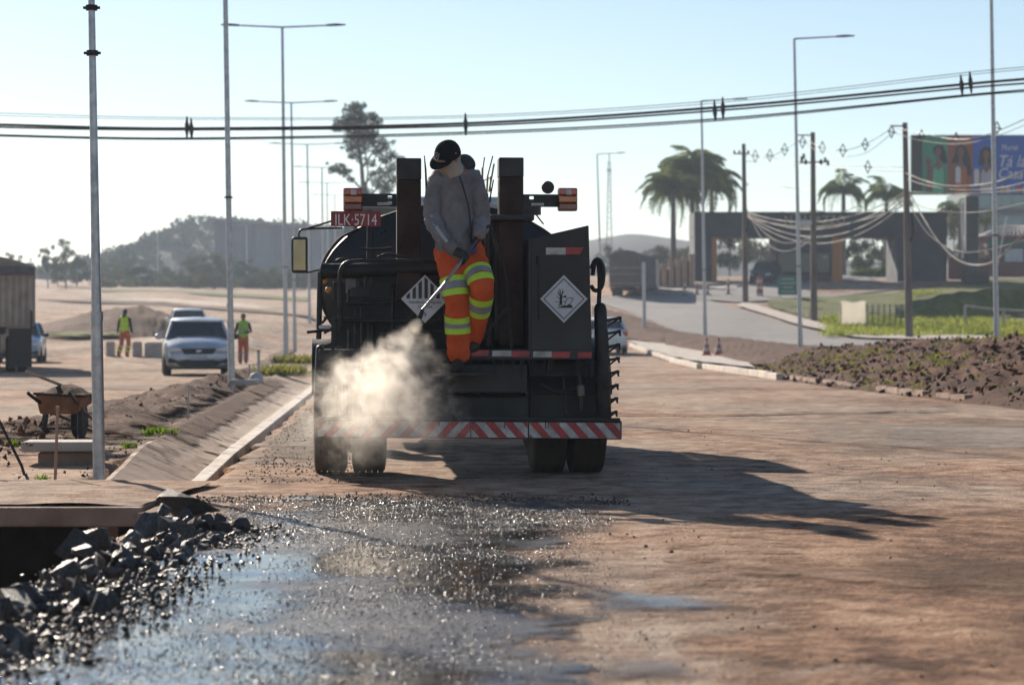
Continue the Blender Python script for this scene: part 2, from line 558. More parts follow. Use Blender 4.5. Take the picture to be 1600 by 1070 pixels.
M_black = mat('black_tar_stained_paint', (.013, .013, .014), .5, c2=(.006, .006, .006), scale=5, bump=.15, bscale=30)
M_blackmetal = mat('dark_worn_steel', (.026, .024, .023), .48, metal=.3, c2=(.011, .009, .008), scale=9, bump=.2, bscale=40)
M_rubber = mat('black_rubber', (.02, .019, .018), .8, c2=(.04, .032, .026), scale=8, bump=.2, bscale=50)
M_cable = mat('black_cable_sheath', (.02, .02, .022), .55)
M_bark = mat('grey_bark', (.16, .13, .11), .9, c2=(.08, .065, .055), scale=3, bump=.4, bscale=10)

# ------------------------------------------------------------------ ground
def grid_axis(*parts):
    return np.unique(np.round(np.concatenate(parts), 4))
gx = grid_axis(-np.geomspace(4.5, 1800, 62), np.linspace(-4.5, 4.5, 91), np.geomspace(4.5, 1800, 62))
gy = grid_axis(np.linspace(-60, 6, 14), np.arange(6, 25, .13), np.geomspace(25, 3500, 170))
verts = []
nx, ny = len(gx), len(gy)
for y in gy:
    for x in gx:
        z = hb(x, y)
        if 18.0 < y < 62 and drain_out(y) - .06 < x < drain_in(y) + .03:
            z -= .34
        if PIT[0] < x < (PIT[1] if y > 15.4 else -2.2) + .1 * noise.noise((x * 2, y * 2, 0)) and PIT[2] < y < PIT[3]:
            z -= 1.15
        if y > 60:
            z += .25 * noise.noise((x * .05, y * .05, 2)) * min(1, (y - 60) / 60) * (1 if x < -6 else .25)
        verts.append((x, y, z))
faces = [(j * nx + i, j * nx + i + 1, (j + 1) * nx + i + 1, (j + 1) * nx + i) for j in range(ny - 1) for i in range(nx - 1)]
me = bpy.data.meshes.new('ground')
me.from_pydata(verts, [], faces)
me.polygons.foreach_set('use_smooth', [True] * len(faces))
tag(link('ground', me, M_dirt), kind='structure')

def gp(*p): return [G(a, b) for a, b in p]

# wet primed gravel in the foreground
wetL = [(-1.62, 16.5), (-2.0, 15.0), (-1.95, 13.5), (-2.1, 12), (-2.25, 10), (-2.3, 8), (-2.3, 5)]
wetR = [(.62, 16.5), (.7, 14.8), (.5, 13.2), (.48, 12), (.55, 11), (.62, 10), (.62, 8.5), (.5, 5)]
sheet('wet_gravel_strip', [(a, b, 0) for a, b in wetL], [(a, b, 0) for a, b in wetR], M_bitumen, dz=.009, n=130, k=46, rag=.16, endk=16)
for nm, a, b in (('puddle', [(.3, 10.9), (.25, 9.6)], [(.95, 10.8), (1.05, 9.8)]),
                 ('puddle', [(.1, 8.9), (.1, 7.8)], [(.75, 8.7), (.7, 7.8)])):
    sheet(nm, [(x, y, 0) for x, y in a], [(x, y, 0) for x, y in b], M_puddle, dz=.016, n=30, k=20, rag=.12)
# darker churned dirt on the right of the road, a grey gravelly band behind the truck's shadow
M_red_dirt = earth('red_brown_churned_dirt', (.1, .045, .023), (.31, .165, .095), (.5, .32, .205), soft=(-.1, .45), s1=.8, s2=4, bump=1, bdist=.05, sharp=1.7, mix=(.4, .42, .18))
sheet('churned_dirt', [(.3, 4.5, 0), (.6, 8, 0), (.6, 11, 0), (.9, 13.5, 0), (1.3, 15.6, 0)], [(6, 4.5, 0), (6, 8, 0), (6, 11, 0), (7, 13.5, 0), (8, 15.6, 0)], M_red_dirt, dz=.006, n=90, k=60, rag=.2)
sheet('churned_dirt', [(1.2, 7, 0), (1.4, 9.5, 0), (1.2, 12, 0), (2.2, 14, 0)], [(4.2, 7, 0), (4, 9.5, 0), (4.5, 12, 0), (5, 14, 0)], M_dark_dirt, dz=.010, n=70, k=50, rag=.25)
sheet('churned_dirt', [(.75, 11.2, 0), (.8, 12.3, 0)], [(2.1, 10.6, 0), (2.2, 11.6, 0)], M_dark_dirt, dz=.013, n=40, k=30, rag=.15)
sheet('gravel_band', [(1.6, 21, 0), (2.2, 27, 0), (2.4, 33, 0)], [(8.5, 19, 0), (8.6, 26, 0), (7.8, 33, 0)], M_grey_gravel, dz=.007, n=50, k=40, rag=.3)
sheet('gravel_band', [(-2.2, 18.6, 0), (-2.9, 29, 0), (-3.2, 38, 0)], [(-1.3, 18.6, 0), (-1.9, 29, 0), (-2.4, 38, 0)], M_grey_gravel, dz=.009, n=60, k=14, rag=.1)
# dark crack line across the road
sheet('joint_in_road', [(-.5, 32.3, 0), (2.5, 32.6, 0), (6.9, 34.5, 0)], [(-.5, 32.75, 0), (2.5, 33.0, 0), (6.9, 34.8, 0)], M_soil_soft, dz=.02, n=70, k=7, rag=.1)

# drain channel: one slab after another
drain = tag(bpy.data.objects.new('drain_channel', None), kind='structure'); COL.objects.link(drain)
y = 18.05
prof = [(0, .09), (.06, .1), (.5, -.07), (.66, -.12), (.78, -.1), (.86, .01)]
k = 0
while y < 60:
    y2 = y + 1.0
    mb = MB()
    ring = []
    for yy in (y + .012, y2 - .012):
        a, b = drain_out(yy), drain_in(yy)
        w = b - a
        j = random.uniform(-.012, .012) - 0
        sk = -.16 * max(0, 1 - (yy - 18) / 4)
        top = [Vector((a + w * t, yy, z + j * (1 - t) + sk)) for t, z in prof]
        ring.append(top + [Vector((p.x, p.y, p.z - .1)) for p in reversed(top)])
    mb.loft(ring)
    mb.build('channel_slab', M_dustconc, drain)
    mb = MB()
    ring = []
    for yy in (y + .004, y2 - .004):
        a, b = drain_out(yy), drain_in(yy)
        w = b - a
        sk = -.16 * max(0, 1 - (yy - 18) / 4)
        ring.append([Vector((a + w * t, yy, z)) for t, z in ((.865, -.12), (.865, .045 + sk * .25 + random.uniform(-.006, .006)), (1.0, .035 + sk * .25), (1.0, -.12))])
    mb.loft(ring).build('edge_strip', M_white_conc, drain, bevel=.008)
    y = y2

# soil washed over the drain
def drain_h(x, y, t, s):
    a, b = drain_out(y), drain_in(y)
    q = (x - a) / (b - a)
    sk = -.16 * max(0, 1 - (y - 18) / 4)
    return float(np.interp(q, [-.2, 0, .06, .5, .66, .78, .86], [.1, .09, .1, -.07, -.12, -.1, .01])) + sk + .014 + .012 * noise.noise((x * 6, y * 6, 2))
def dl(t0): return [(drain_out(q) + (drain_in(q) - drain_out(q)) * t0, q, 0) for q in (18.1, 22, 28, 36, 46, 58)]
sheet('washed_soil', dl(-.12), dl(.42), M_soil_soft, dz=.004, n=160, k=20, hf=drain_h)
sheet('washed_soil', dl(.42), dl(.88), M_pale_dust, dz=.0, n=160, k=14, hf=drain_h)
# loose soil beside the drain
def hmed(x, y, t, s):
    return hb(x, y) + .24 * math.sin(math.pi * min(1, max(0, t)) ** .8) * (.7 + .8 * noise.noise((x * .9, y * .9, 5))) + .09 * noise.noise((x * 4, y * 4, 1)) * math.sin(math.pi * t)
sheet('median_soil', [(drain_out(y_) - .02, y_, 0) for y_ in (17.8, 24, 34, 46, 62)], [(drain_out(y_) - w, y_, 0) for y_, w in ((17.8, 3.0), (24, 2.6), (34, 1.9), (46, 1.6), (62, 1.3))], M_soil_soft, dz=.02, n=170, k=34, hf=hmed)
sheet('median_soil', gp((385, 600), (425, 575), (455, 555), (470, 535), (482, 515)), gp((330, 600), (395, 568), (425, 552), (450, 533), (470, 515)), M_soil_soft, dz=.03, n=60, k=12)
sheet('dirt_cover', [(-7.6, 15.72, 0), (-4, 15.7, 0), (-2.42, 15.72, 0)], [(-7.6, 18.3, 0), (-4, 18.3, 0), (-2.2, 18.2, 0)], M_dirt, dz=.034, n=60, k=30)

# left carriageway bands and far roads
sheet('dirt_road', gp((60, 585), (150, 545), (260, 515), (360, 495)), gp((300, 600), (400, 560), (440, 535), (470, 512)), M_pale_dust, dz=.03, n=60, k=16)
sheet('soil_strip', gp((70, 494), (250, 494), (400, 500), (480, 508)), gp((70, 499), (250, 500), (400, 506), (480, 513)), M_dark_dirt, dz=.05, n=60, k=8)
sheet('far_road', gp((60, 461), (250, 465), (400, 474), (490, 482)), gp((60, 468), (250, 474), (400, 486), (490, 495)), M_pale_dust, dz=.05, n=60, k=10)
sheet('soil_strip', gp((60, 468.5), (250, 475), (400, 487), (490, 497)), gp((60, 471), (250, 478.5), (400, 490), (490, 500)), M_soil, dz=.12, n=60, k=6)
sheet('verge_grass', gp((150, 452), (280, 455), (400, 461), (480, 466)), gp((150, 456), (280, 459), (400, 466), (480, 472)), M_grass, dz=.1, n=50, k=8)
def hmound(x, y, t, s):
    return h(x, y) + 1.5 * math.sin(math.pi * t) ** .8 * math.sin(math.pi * s) ** .7 * (.8 + .5 * noise.noise((x * .3, y * .3, 2))) + .12 * noise.noise((x * 2, y * 2, 1))
sheet('soil_mound', gp((60, 528), (150, 528), (300, 521)), gp((60, 506), (150, 505), (300, 508)), M_soil, dz=-.05, n=60, k=20, hf=hmound)
sheet('verge_grass', gp((40, 533), (120, 532), (215, 528)), gp((40, 524), (120, 521), (215, 519)), M_grass_soft, dz=.06, n=40, k=12, hf=lambda x, y, t, s: h(x, y) + .2 * math.sin(math.pi * t) + .08 * noise.noise((x, y, 0)))

# right: side road, forecourt, pavements, soil, grass
asphL = gp((925, 468), (985, 490), (1060, 519), (1140, 531), (1260, 541), (1500, 551))
asphR = gp((1010, 459), (1090, 463), (1150, 481), (1240, 510), (1330, 531), (1640, 542))
sheet('side_road', asphL, asphR, M_asphalt, dz=.05, n=80, k=14)
sheet('forecourt', gp((1000, 461), (1150, 474), (1300, 466), (1620, 436)), gp((1000, 447), (1150, 446), (1300, 444), (1620, 424)), M_asphalt, dz=.09, n=60, k=12)
sheet('pavement', gp((1150, 480), (1240, 509), (1330, 530), (1640, 540)), gp((1165, 474), (1245, 499), (1330, 520), (1640, 532)), M_conc, dz=.16, n=50, k=6)
sheet('pavement', gp((1000, 545), (1050, 561), (1110, 572), (1180, 580)), gp((985, 535), (1040, 541), (1095, 546), (1150, 549)), M_conc, dz=.12, n=30, k=8)
sheet('soil_patch', gp((925, 480), (985, 494), (1055, 520), (1085, 530)), gp((925, 520), (985, 532), (1030, 540), (1085, 536)), M_soil, dz=.1, n=40, k=14, hf=lambda x, y, t, s: h(x, y) + .25 * math.sin(math.pi * t) + .06 * noise.noise((x, y, 0)))
sheet('soil_patch', gp((1040, 530), (1140, 534), (1240, 543), (1300, 548)), gp((1040, 543), (1110, 556), (1180, 574), (1260, 582)), M_soil, dz=.1, n=50, k=16, hf=lambda x, y, t, s: h(x, y) + .35 * math.sin(math.pi * t) ** .7 + .1 * noise.noise((x * .8, y * .8, 0)))
sheet('grass_field', gp((1200, 481), (1300, 508), (1380, 519), (1640, 530)), gp((1200, 470), (1300, 466), (1400, 458), (1640, 436)), M_grass, dz=.12, n=60, k=30, hf=lambda x, y, t, s: h(x, y) + .1 * noise.noise((x * .5, y * .5, 0)))
# steep grass bank facing the camera
bt = gp((1400, 503), (1480, 500), (1560, 497), (1660, 492))
bk = [W(px, py, q.y + 2.2) for q, (px, py) in zip(bt, ((1400, 474), (1480, 459), (1560, 450), (1660, 444)))]
bb = resample([Vector(q) for q in bk], 40)
sheet('grass_bank', bt, bk, M_grass, dz=0, n=50, k=10, hf=lambda x, y, t, s: (1 - t) * (h(x, y) + .1) + t * bb[min(39, int(s * 39))].z + .15 * noise.noise((x * .8, y * .8, 0)))

# soil bank along the right of the road
base = [Vector(p) for p in ((6.0, 62, 0), (6.34, 57.7, 0), (6.5, 49.2, 0), (6.9, 43.4, 0), (7.15, 38.4, 0), (7.45, 34.8, 0), (8.4, 22, 0), (10.5, 8, 0))]
crest = [Vector(p) for p in ((9.6, 92, 0), (9.4, 82, 0), (9.5, 70, 0), (9.9, 60, 0), (10.1, 52, 0), (10.6, 46, 0), (12.5, 28, 0), (15.5, 10, 0))]
outer = [c + Vector((3.2, 2.5, 0)) for c in crest]
mid = base
CR = [.5, .62, .86, .98, 1.06, 1.18, 1.2, 1.2]
def bank_h(x, y, t, s):
    c = float(np.interp(s * 7, range(8), CR))
    r = min(1, t / .62)
    up = (r ** .75) * c if t < .62 else c * (1 - .45 * ((t - .62) / .38) ** 1.5)
    lump = .16 * noise.noise((x * .8, y * .8, 0)) + .11 * noise.noise((x * 2.3, y * 2.3, 4)) + .05 * noise.noise((x * 6, y * 6, 7))
    return h(x, y) * .6 + up + lump * min(1, t * 7)
sheet('soil_bank', base, outer, M_soil, dz=0, n=260, k=90, hf=bank_h)

# kerb of separate stones
kerb = tag(bpy.data.objects.new('kerb', None), kind='structure'); COL.objects.link(kerb)
kp = resample(gp((983, 542), (1005, 551), (1050, 566), (1100, 577), (1150, 585), (1213, 594)), 34)
for i in range(33):
    a, b = kp[i].copy(), kp[i + 1].copy()
    d = (b - a).normalized()
    a += d * .02; b -= d * .02
    mb = MB(); s_ = Vector((d.y, -d.x, 0)) * .16
    if s_.y < 0: s_ = -s_
    zt = .17 + random.uniform(-.015, .015)
    ring = [[p, p + Vector((0, 0, zt)), p + s_ + Vector((0, 0, zt)), p + s_] for p in (a, b)]
    mb.loft(ring).build('kerb_stone', M_white_conc, kerb, bevel=.02, recalc=True)
kp = resample([(6.5, 56.0, 0), (6.7, 49.2, 0), (7.0, 43.4, 0), (7.3, 38.6, 0)], 19)
for i in range(0, 18):
    if i in (4, 9, 10, 15): continue
    a, b = kp[i], kp[i + 1]
    MB().bar(a + Vector((0, 0, .05)), b.lerp(a, .03) + Vector((0, 0, .05 + random.uniform(-.02, .02))), .14, .14).build('kerb_stone', M_dustconc, kerb)

# culvert: the cover slab over the open pit
cul = thing('culvert_slab', 'flat concrete culvert slab over the dark pit at lower left', 'concrete slab', (-5.0, 15.6, 0))
MB().box((0, 1.2, -.045), (5.2, 2.4, .125)).build('deck_slab', M_dustconc, cul, bevel=.012)
M_pit_shade = mat('pit_shade_black_concrete', (.02, .016, .013), .8)  # near-black colour paints in the pit's shade on the added wall and floor
MB().box((0, 1.75, -.65), (5.0, .1, 1.05)).build('back_wall', M_pit_shade, cul)
MB().box((0, .9, -1.13), (5.0, 1.7, .06)).build('floor', M_pit_shade, cul)
MB().box((2.3, 1.2, -.62), (.2, 1.7, 1.0)).build('side_wall', M_dustconc, cul)
MB().box((-2.3, 1.2, -.62), (.2, 1.7, 1.0)).build('side_wall', M_dustconc, cul)
lump = thing('concrete_lump', 'broken concrete lump inside the pit at the left edge', 'concrete', (-2.62, 11.6, -.55))
v, f = rock_mesh(91, 16)
MB().add([(p[0] * .35, p[1] * .3, p[2] * .42) for p in v], f).build('block', M_dustconc, lump, bevel=.02)
# ------------------------------------------------------------------ the bitumen truck
TH = 0.0736                                   # the road, and the truck on it, runs slightly to the left
TY = 18.9
TX = (732 - CX) * TY / FPX
T0 = Vector((TX, TY, 0))
Rt = Matrix.Rotation(TH, 3, 'Z')
Ri = Rt.inverted()
def L(px, py, d=0.0):
    """truck coordinates of a photo pixel on the upright plane d metres ahead of the bumper"""
    o = Ri @ (Vector((0, 0, CH)) - T0)
    r = Ri @ Vector(((px - CX) / FPX, 1, (HY - py) / FPX))
    return o + r * ((d - o.y) / r.y)
def L2(px, py, d=0.0):
    p = L(px, py, d)
    return (p.x, p.z)

truck = thing('bitumen_truck', 'black tar-stained bitumen spray truck with striped rear bumper and white hazard diamonds', 'truck', T0, TH)
M_red = mat('red_reflector', (.55, .03, .045), .35, c2=(.26, .035, .035), scale=9)
M_white = mat('white_reflector', (.6, .58, .56), .45, c2=(.3, .27, .24), scale=8)
M_redl = mat('red_lamp_lens', (.42, .02, .015), .2, coat=.5)
M_dredl = mat('dark_red_lamp_lens', (.2, .012, .015), .2, coat=.5)
M_amber = mat('amber_lamp_lens', (.5, .13, .02), .2, coat=.5)
M_amber_lit = mat('bright_amber_lens', (.85, .35, .03), .25, coat=.4)
M_rust = mat('rusty_brown_steel', (.042, .018, .011), .75, c2=(.02, .01, .007), scale=4, bump=.2, bscale=40)
M_charcoal = mat('charcoal_painted_steel', (.024, .025, .028), .55, c2=(.027, .022, .018), scale=2.5, bump=.1, bscale=30)
M_tank = mat('tar_black_tank', (.022, .025, .027), .38, c2=(.01, .01, .01), scale=3, bump=.1, bscale=15)
M_placard = mat('white_placard', (.62, .62, .66), .4, c2=(.54, .54, .57), scale=8)
M_ink = mat('black_print', (.02, .02, .022), .5)
M_plate = mat('red_number_plate', (.28, .012, .02), .4, c2=(.2, .01, .015))
M_paint = mat('white_lettering_paint', (.8, .78, .76), .5)
M_cabw = mat('pale_blue_grey_cab_paint', (.5, .54, .58), .35, coat=.4)
M_dkglass = glass('tinted_glass', (.05, .07, .08), .05, .6)
M_wood = mat('bleached_lath_wood', (.55, .42, .3), .8, c2=(.4, .29, .2), scale=10)
M_mirror = mat('mirror_glass', (.2, .16, .13), .06, metal=1.0, rvar=.03)
M_brown = mat('dusty_dark_tread', (.035, .03, .026), .9, c2=(.075, .055, .042), scale=5, bump=.3, bscale=40)

# striped bumper
def stripes(x0, x1, z0, z1, y, slope, pitch, par, phase=0):
    """red slanted bars clipped to a rectangle"""
    H_ = z1 - z0
    dx = H_ * slope
    x = x0 - abs(dx) - pitch + phase
    while x < x1 + abs(dx):
        poly = [(x, z0), (x + pitch / 2, z0), (x + pitch / 2 + dx, z1), (x + dx, z1)]
        def clip(P, lim, sgn):
            out = []
            for i in range(len(P)):
                a, b = P[i], P[(i + 1) % len(P)]
                ia, ib = (a[0] - lim) * sgn >= 0, (b[0] - lim) * sgn >= 0
                if ia: out.append(a)
                if ia != ib:
                    t = (lim - a[0]) / (b[0] - a[0]); out.append((lim, a[1] + (b[1] - a[1]) * t))
            return out
        poly = clip(poly, x0, 1)
        if len(poly) > 2: poly = clip(poly, x1, -1)
        if len(poly) > 2:
            MB().prism(poly, y - .0035, y).build('red_stripe', M_red, par)
        x += pitch
a, b = L(493, 655), L(971, 686)
bx0, bx1, bz0, bz1 = a.x, b.x, L(735, 685).z, L(735, 656).z
bump_o = MB().box(((bx0 + bx1) / 2, .06, (bz0 + bz1) / 2), (bx1 - bx0, .11, bz1 - bz0)).build('bumper', M_blackmetal, truck, bevel=.006)
bump_o.location = (0, 0, 0)
m1, m2 = L(735, 670).x, L(825, 670).x
for p, q, sl, ph in ((bx0 + .012, m1 - .004, .9, .0), (m1 + .004, m2 - .006, -.9, .02), (m2 + .006, bx1 - .012, -.9, .06)):
    MB().box(((p + q) / 2, .001, (bz0 + bz1) / 2 - .003), (q - p, .006, bz1 - bz0 - .025)).build('white_board', M_white, bump_o)
    stripes(p + .002, q - .002, bz0 + .011, bz1 - .016, -.0025, sl, .147, bump_o, ph)
MB().box(((bx0 + bx1) / 2, .03, bz1 + .012), (bx1 - bx0 - .03, .1, .02)).build('bumper_lip', M_charcoal, bump_o)
bump_o.rotation_euler = (0, R(.55), 0)

# wheels
def rear_wheel(px0, px1):
    c0, c1 = L(px0, 640, .87).x, L(px1, 640, .87).x
    w = c1 - c0
    t = bpy.data.objects.new('wheel', None); COL.objects.link(t); t.parent = truck
    t.location = ((c0 + c1) / 2, .87, .505)
    pr = [(.3, -w * .42), (.42, -w * .5), (.485, -w * .46)]
    for k in range(5):
        a_ = -w * .44 + k * w * .88 / 5
        b_ = a_ + w * .88 / 5
        pr += [(.503, a_ + .003), (.505, b_ - .006), (.487, b_ - .005), (.487, b_ + .002)]
    pr += [(.485, w * .46), (.42, w * .5), (.3, w * .42)]
    MB().lathe(pr, (0, 0, 0), 'x', 40).build('tyre', M_brown, t, smooth=35)
    MB().lathe([(.05, -w * .3), (.28, -w * .36), (.3, -w * .42), (.3, w * .42), (.28, w * .36), (.05, w * .3)], (0, 0, 0), 'x', 28).build('rim', M_blackmetal, t, smooth=35)
for p in ((490, 543), (550, 603), (827, 881), (887, 941)):
    rear_wheel(*p)
ax = MB().cyl(L(520, 640, .87) * 1.0, L(920, 640, .87) * 1.0, .075, n=14)
ax.v = [(x, .87 + (y_ - .87), z - (L(520, 640, .87).z - .505)) for x, y_, z in ax.v]
ax.build('rear_axle', M_blackmetal, truck, smooth=40)
MB().ball((L(712, 640, .87).x, .85, .5), .26, .2, .22).build('differential', M_blackmetal, truck, smooth=60)
for sx in (-.95, .95):
    for yy in (4.9,):
        t = bpy.data.objects.new('wheel', None); COL.objects.link(t); t.parent = truck; t.location = (sx, yy, .505)
        MB().lathe([(.3, -.11), (.42, -.14), (.49, -.12), (.505, -.1), (.505, .1), (.49, .12), (.42, .14), (.3, .11)], (0, 0, 0), 'x', 36).build('tyre', M_brown, t, smooth=40)
        MB().lathe([(.06, -.07), (.27, -.1), (.3, -.11), (.3, .11), (.27, .1), (.06, .07)], (0, 0, 0), 'x', 26).build('rim', M_blackmetal, t, smooth=35)
MB().cyl((-.9, 4.9, .5), (.9, 4.9, .5), .05).build('front_axle', M_blackmetal, truck)
for sx in (-.42, .42):
    MB().box((sx, 3.3, .78), (.09, 6.4, .22)).build('chassis_rail', M_blackmetal, truck)
for yy in (.35, 2.2, 4.2):
    MB().box((0, yy, .78), (.9, .09, .18)).build('crossmember', M_blackmetal, truck)
# mudguards
for a_, b_ in ((488, 606), (822, 944)):
    x0, x1 = L(a_, 640, .87).x, L(b_, 640, .87).x
    mb = MB(); rg = []
    for k in range(13):
        an = R(15 + 150 * k / 12)
        y_, z_ = .87 - .58 * math.cos(an), .5 + .58 * math.sin(an)
        y2, z2 = .87 - .6 * math.cos(an), .5 + .6 * math.sin(an)
        rg.append([Vector((x0, y_, z_)), Vector((x1, y_, z_)), Vector((x1, y2, z2)), Vector((x0, y2, z2))])
    mb.loft(rg).build('mudguard', M_black, truck, smooth=40)

# tank: oval shell with a domed end and a bright rolled rim
tcx, tcz = (L(503, 450, 1.0).x + L(905, 450, 1.0).x) / 2, 1.5
trx, trz = (L(905, 450, 1.0).x - L(503, 450, 1.0).x) / 2, L(620, 322, 1.0).z - 1.5
rings = []
for yy, k in ((.78, .3), (.84, .62), (.93, .88), (1.0, 1.0), (1.6, 1.0), (3.6, 1.0), (5.3, 1.0), (5.4, .9), (5.48, .6)):
    ring = []
    for j in range(48):
        an = 2 * math.pi * j / 48
        ring.append(Vector((tcx + trx * k * math.cos(an), yy, tcz + trz * k * math.sin(an))))
    rings.append(ring)
tank = MB().loft(rings).build('tank', M_tank, truck, smooth=40, recalc=True)
for yy in (1.02, 2.6, 4.2):
    pts = [(tcx + (trx + .012) * math.cos(2 * math.pi * j / 56), yy, tcz + (trz + .012) * math.sin(2 * math.pi * j / 56)) for j in range(57)]
    MB().tube(pts, .016, 6, False).build('tank_band', M_blackmetal, tank, smooth=60)
for sx in (-.6, .6):
    MB().box((sx, 3.2, .92), (.14, 4.2, .3)).build('tank_saddle', M_blackmetal, truck)
hx = L(842, 345, 1.2)
MB().lathe([(.17, 0), (.17, .07), (.19, .075), (.19, .1), (.06, .13)], (hx.x - .1, 1.8, tcz + trz - .03), 'z', 22).build('hatch', M_blackmetal, tank, smooth=40)

# cab
cz0, cz1 = .75, W(770, 307, TY + 6.1).z
ca, cb = L(535, 350, 6.0).x, L(817, 350, 6.0).x
cab = bpy.data.objects.new('cab', None); COL.objects.link(cab); cab.parent = truck
cw, cc = (cb - ca), (ca + cb) / 2
def sec(y_, wl, wu, z0, z1):
    return [Vector((cc - wl / 2, y_, z0)), Vector((cc - wl / 2, y_, z0 + (z1 - z0) * .5)), Vector((cc - wu / 2, y_, z1 - .1)), Vector((cc - wu / 2 + .1, y_, z1)),
            Vector((cc + wu / 2 - .1, y_, z1)), Vector((cc + wu / 2, y_, z1 - .1)), Vector((cc + wl / 2, y_, z0 + (z1 - z0) * .5)), Vector((cc + wl / 2, y_, z0))]
# shell made of panels so that light passes through the windows
zb, zt = 1.75, cz1 - .14
MB().loft([sec(6.0, cw, cw * .97, cz0, zb), sec(7.55, cw, cw * .97, cz0, zb)]).build('lower_body', M_cabw, cab, bevel=.03)
MB().loft([sec(7.5, cw * .8, cw * .72, .7, 1.5), sec(8.6, cw * .7, cw * .6, .7, 1.35)]).build('bonnet', M_cabw, cab, bevel=.05)
MB().box((cc, 6.75, cz1 - .07), (cw * .96, 1.45, .13)).build('roof', M_cabw, cab, bevel=.05)
for sx in (-1, 1):
    for yy in (6.06, 7.42):
        MB().bar((cc + sx * cw * .475, yy, zb - .02), (cc + sx * cw * .46, yy, zt + .03), .09).build('pillar', M_cabw, cab)
    MB().box((cc + sx * cw * .47, 6.75, (zb + zt) / 2), (.008, 1.3, zt - zb)).build('side_window', M_dkglass, cab)
MB().box((cc, 6.03, (zb + zt) / 2), (cw * .9, .008, zt - zb)).build('rear_window', M_dkglass, cab)
MB().box((cc, 7.42, (zb + zt) / 2), (cw * .9, .008, zt - zb)).build('windscreen', M_dkglass, cab)
# left door mirror with its arms
MD = 7.0
a, b = L(455, 370, MD), L(481, 427, MD)
mir = MB().box(((a.x + b.x) / 2, MD, (a.z + b.z) / 2), (b.x - a.x, .09, a.z - b.z)).build('mirror', M_black, cab, bevel=.03)
MB().box(((a.x + b.x) / 2, MD - .047, (a.z + b.z) / 2), (b.x - a.x - .045, .006, a.z - b.z - .06)).build('mirror_glass', M_mirror, mir, bevel=.002)
for pts in ([(467, 372), (468, 362), (478, 358), (535, 356)], [(480, 357), (520, 345), (545, 338)], [(478, 426), (510, 420), (540, 420)]):
    MB().tube(crom([L(x, y_, MD) for x, y_ in pts]), .012, 7).build('mirror_arm', M_black, mir, smooth=60)

# two square stacks
def stack(p0, p1, ptop, pbot, d, pmid):
    x0, x1 = L(p0, 300, d).x, L(p1, 300, d).x
    zt_, zb_, zm = L(p0, ptop, d).z, L(p0, pbot, d).z, L(p0, pmid, d).z
    w = x1 - x0
    MB().box(((x0 + x1) / 2, d + w / 2, (zm + zb_) / 2), (w, w, zm - zb_)).build('stack', M_rust, truck, bevel=.008)
    MB().box(((x0 + x1) / 2, d + w / 2, (zt_ + zm) / 2), (w + .004, w + .004, zt_ - zm)).build('stack_cap', M_black, truck, bevel=.008)
stack(620, 658, 247, 470, .3, 281)
stack(780, 818, 246, 540, .3, 277)
x0, x1 = L(765, 340, .22).x, L(835, 340, .22).x
MB().box(((x0 + x1) / 2, .36, L(800, 340, .22).z), (x1 - x0, .3, .05)).build('hood', M_charcoal, truck, bevel=.015)
MB().box(((x0 + x1) / 2 - .02, .42, 1.55), (x1 - x0 - .12, .12, .95)).build('burner_box', M_black, truck, bevel=.01)

# rear lamps on drilled brackets
def tail_lamp(pa, pb, bracket, side):
    d = .34
    x0, x1 = L(pa, 300, d).x, L(pb, 300, d).x
    z1_, z0_ = L(pa, 294, d).z, L(pa, 329, d).z
    hh = (z1_ - z0_) / 3
    t = MB().box(((x0 + x1) / 2, d + .05, (z0_ + z1_) / 2), (x1 - x0 + .006, .07, z1_ - z0_ + .006)).build('tail_lamp', M_black, truck, bevel=.012)
    for k, (mm, nm) in enumerate(((M_dredl, 'red_lens'), (M_amber, 'amber_lens'), (M_redl, 'red_lens'))):
        MB().box(((x0 + x1) / 2, d, z0_ + hh * (k + .5)), (x1 - x0, .05, hh - .003)).build(nm, mm, t, bevel=.01)
    MB().box(((x0 + x1) / 2 + .004, d - .027, z0_ + hh * 2.45), (.045, .008, .045)).build('clear_lens', M_white, t, bevel=.004)
    q0, q1 = sorted((L(bracket[0], 310, d + .06).x, L(bracket[1], 310, d + .06).x))
    zt_, zb_ = L(600, 302, d).z, L(600, 322, d).z
    zc, H2 = (zt_ + zb_) / 2, (zt_ - zb_)
    # plate left as a frame round two drilled holes
    xh = (q1 - .06) if side < 0 else (q0 + .07)
    r_ = .017
    mb = MB()
    y_ = d + .07
    mb.box(((q0 + xh - r_) / 2, y_, zc), (xh - r_ - q0, .012, H2)).box(((q1 + xh + r_) / 2, y_, zc), (q1 - xh - r_, .012, H2))
    mb.box((xh, y_, zt_ - .008), (2 * r_, .012, .016)).box((xh, y_, zb_ + .008), (2 * r_, .012, .016)).box((xh, y_, zc), (2 * r_, .012, .022))
    br = mb.build('lamp_bracket', M_black, truck)
    MB().box(((q0 + q1) / 2 + .03 * -side, y_ - .012, zc - .03), (.1, .012, .022)).build('clearance_label', M_white, br)
tail_lamp(537, 566, (566, 621), -1)
tail_lamp(873, 902, (817, 875), 1)
c = L(856, 293, .4)
wl_ = MB().lathe([(.02, .06), (.045, .04), (.052, 0), (.05, -.012)], c, 'y', 20).build('work_lamp', M_black, truck, smooth=40)
MB().lathe([(.044, -.016), (.02, -.02)], c, 'y', 18).build('lamp_glass', M_charcoal, wl_, smooth=40)
MB().tube(crom([L(834, 320, .4), L(836, 332, .4), L(842, 341, .42), L(849, 350, .5)]), .006, 6).build('lamp_wire', M_cable, truck, smooth=60)

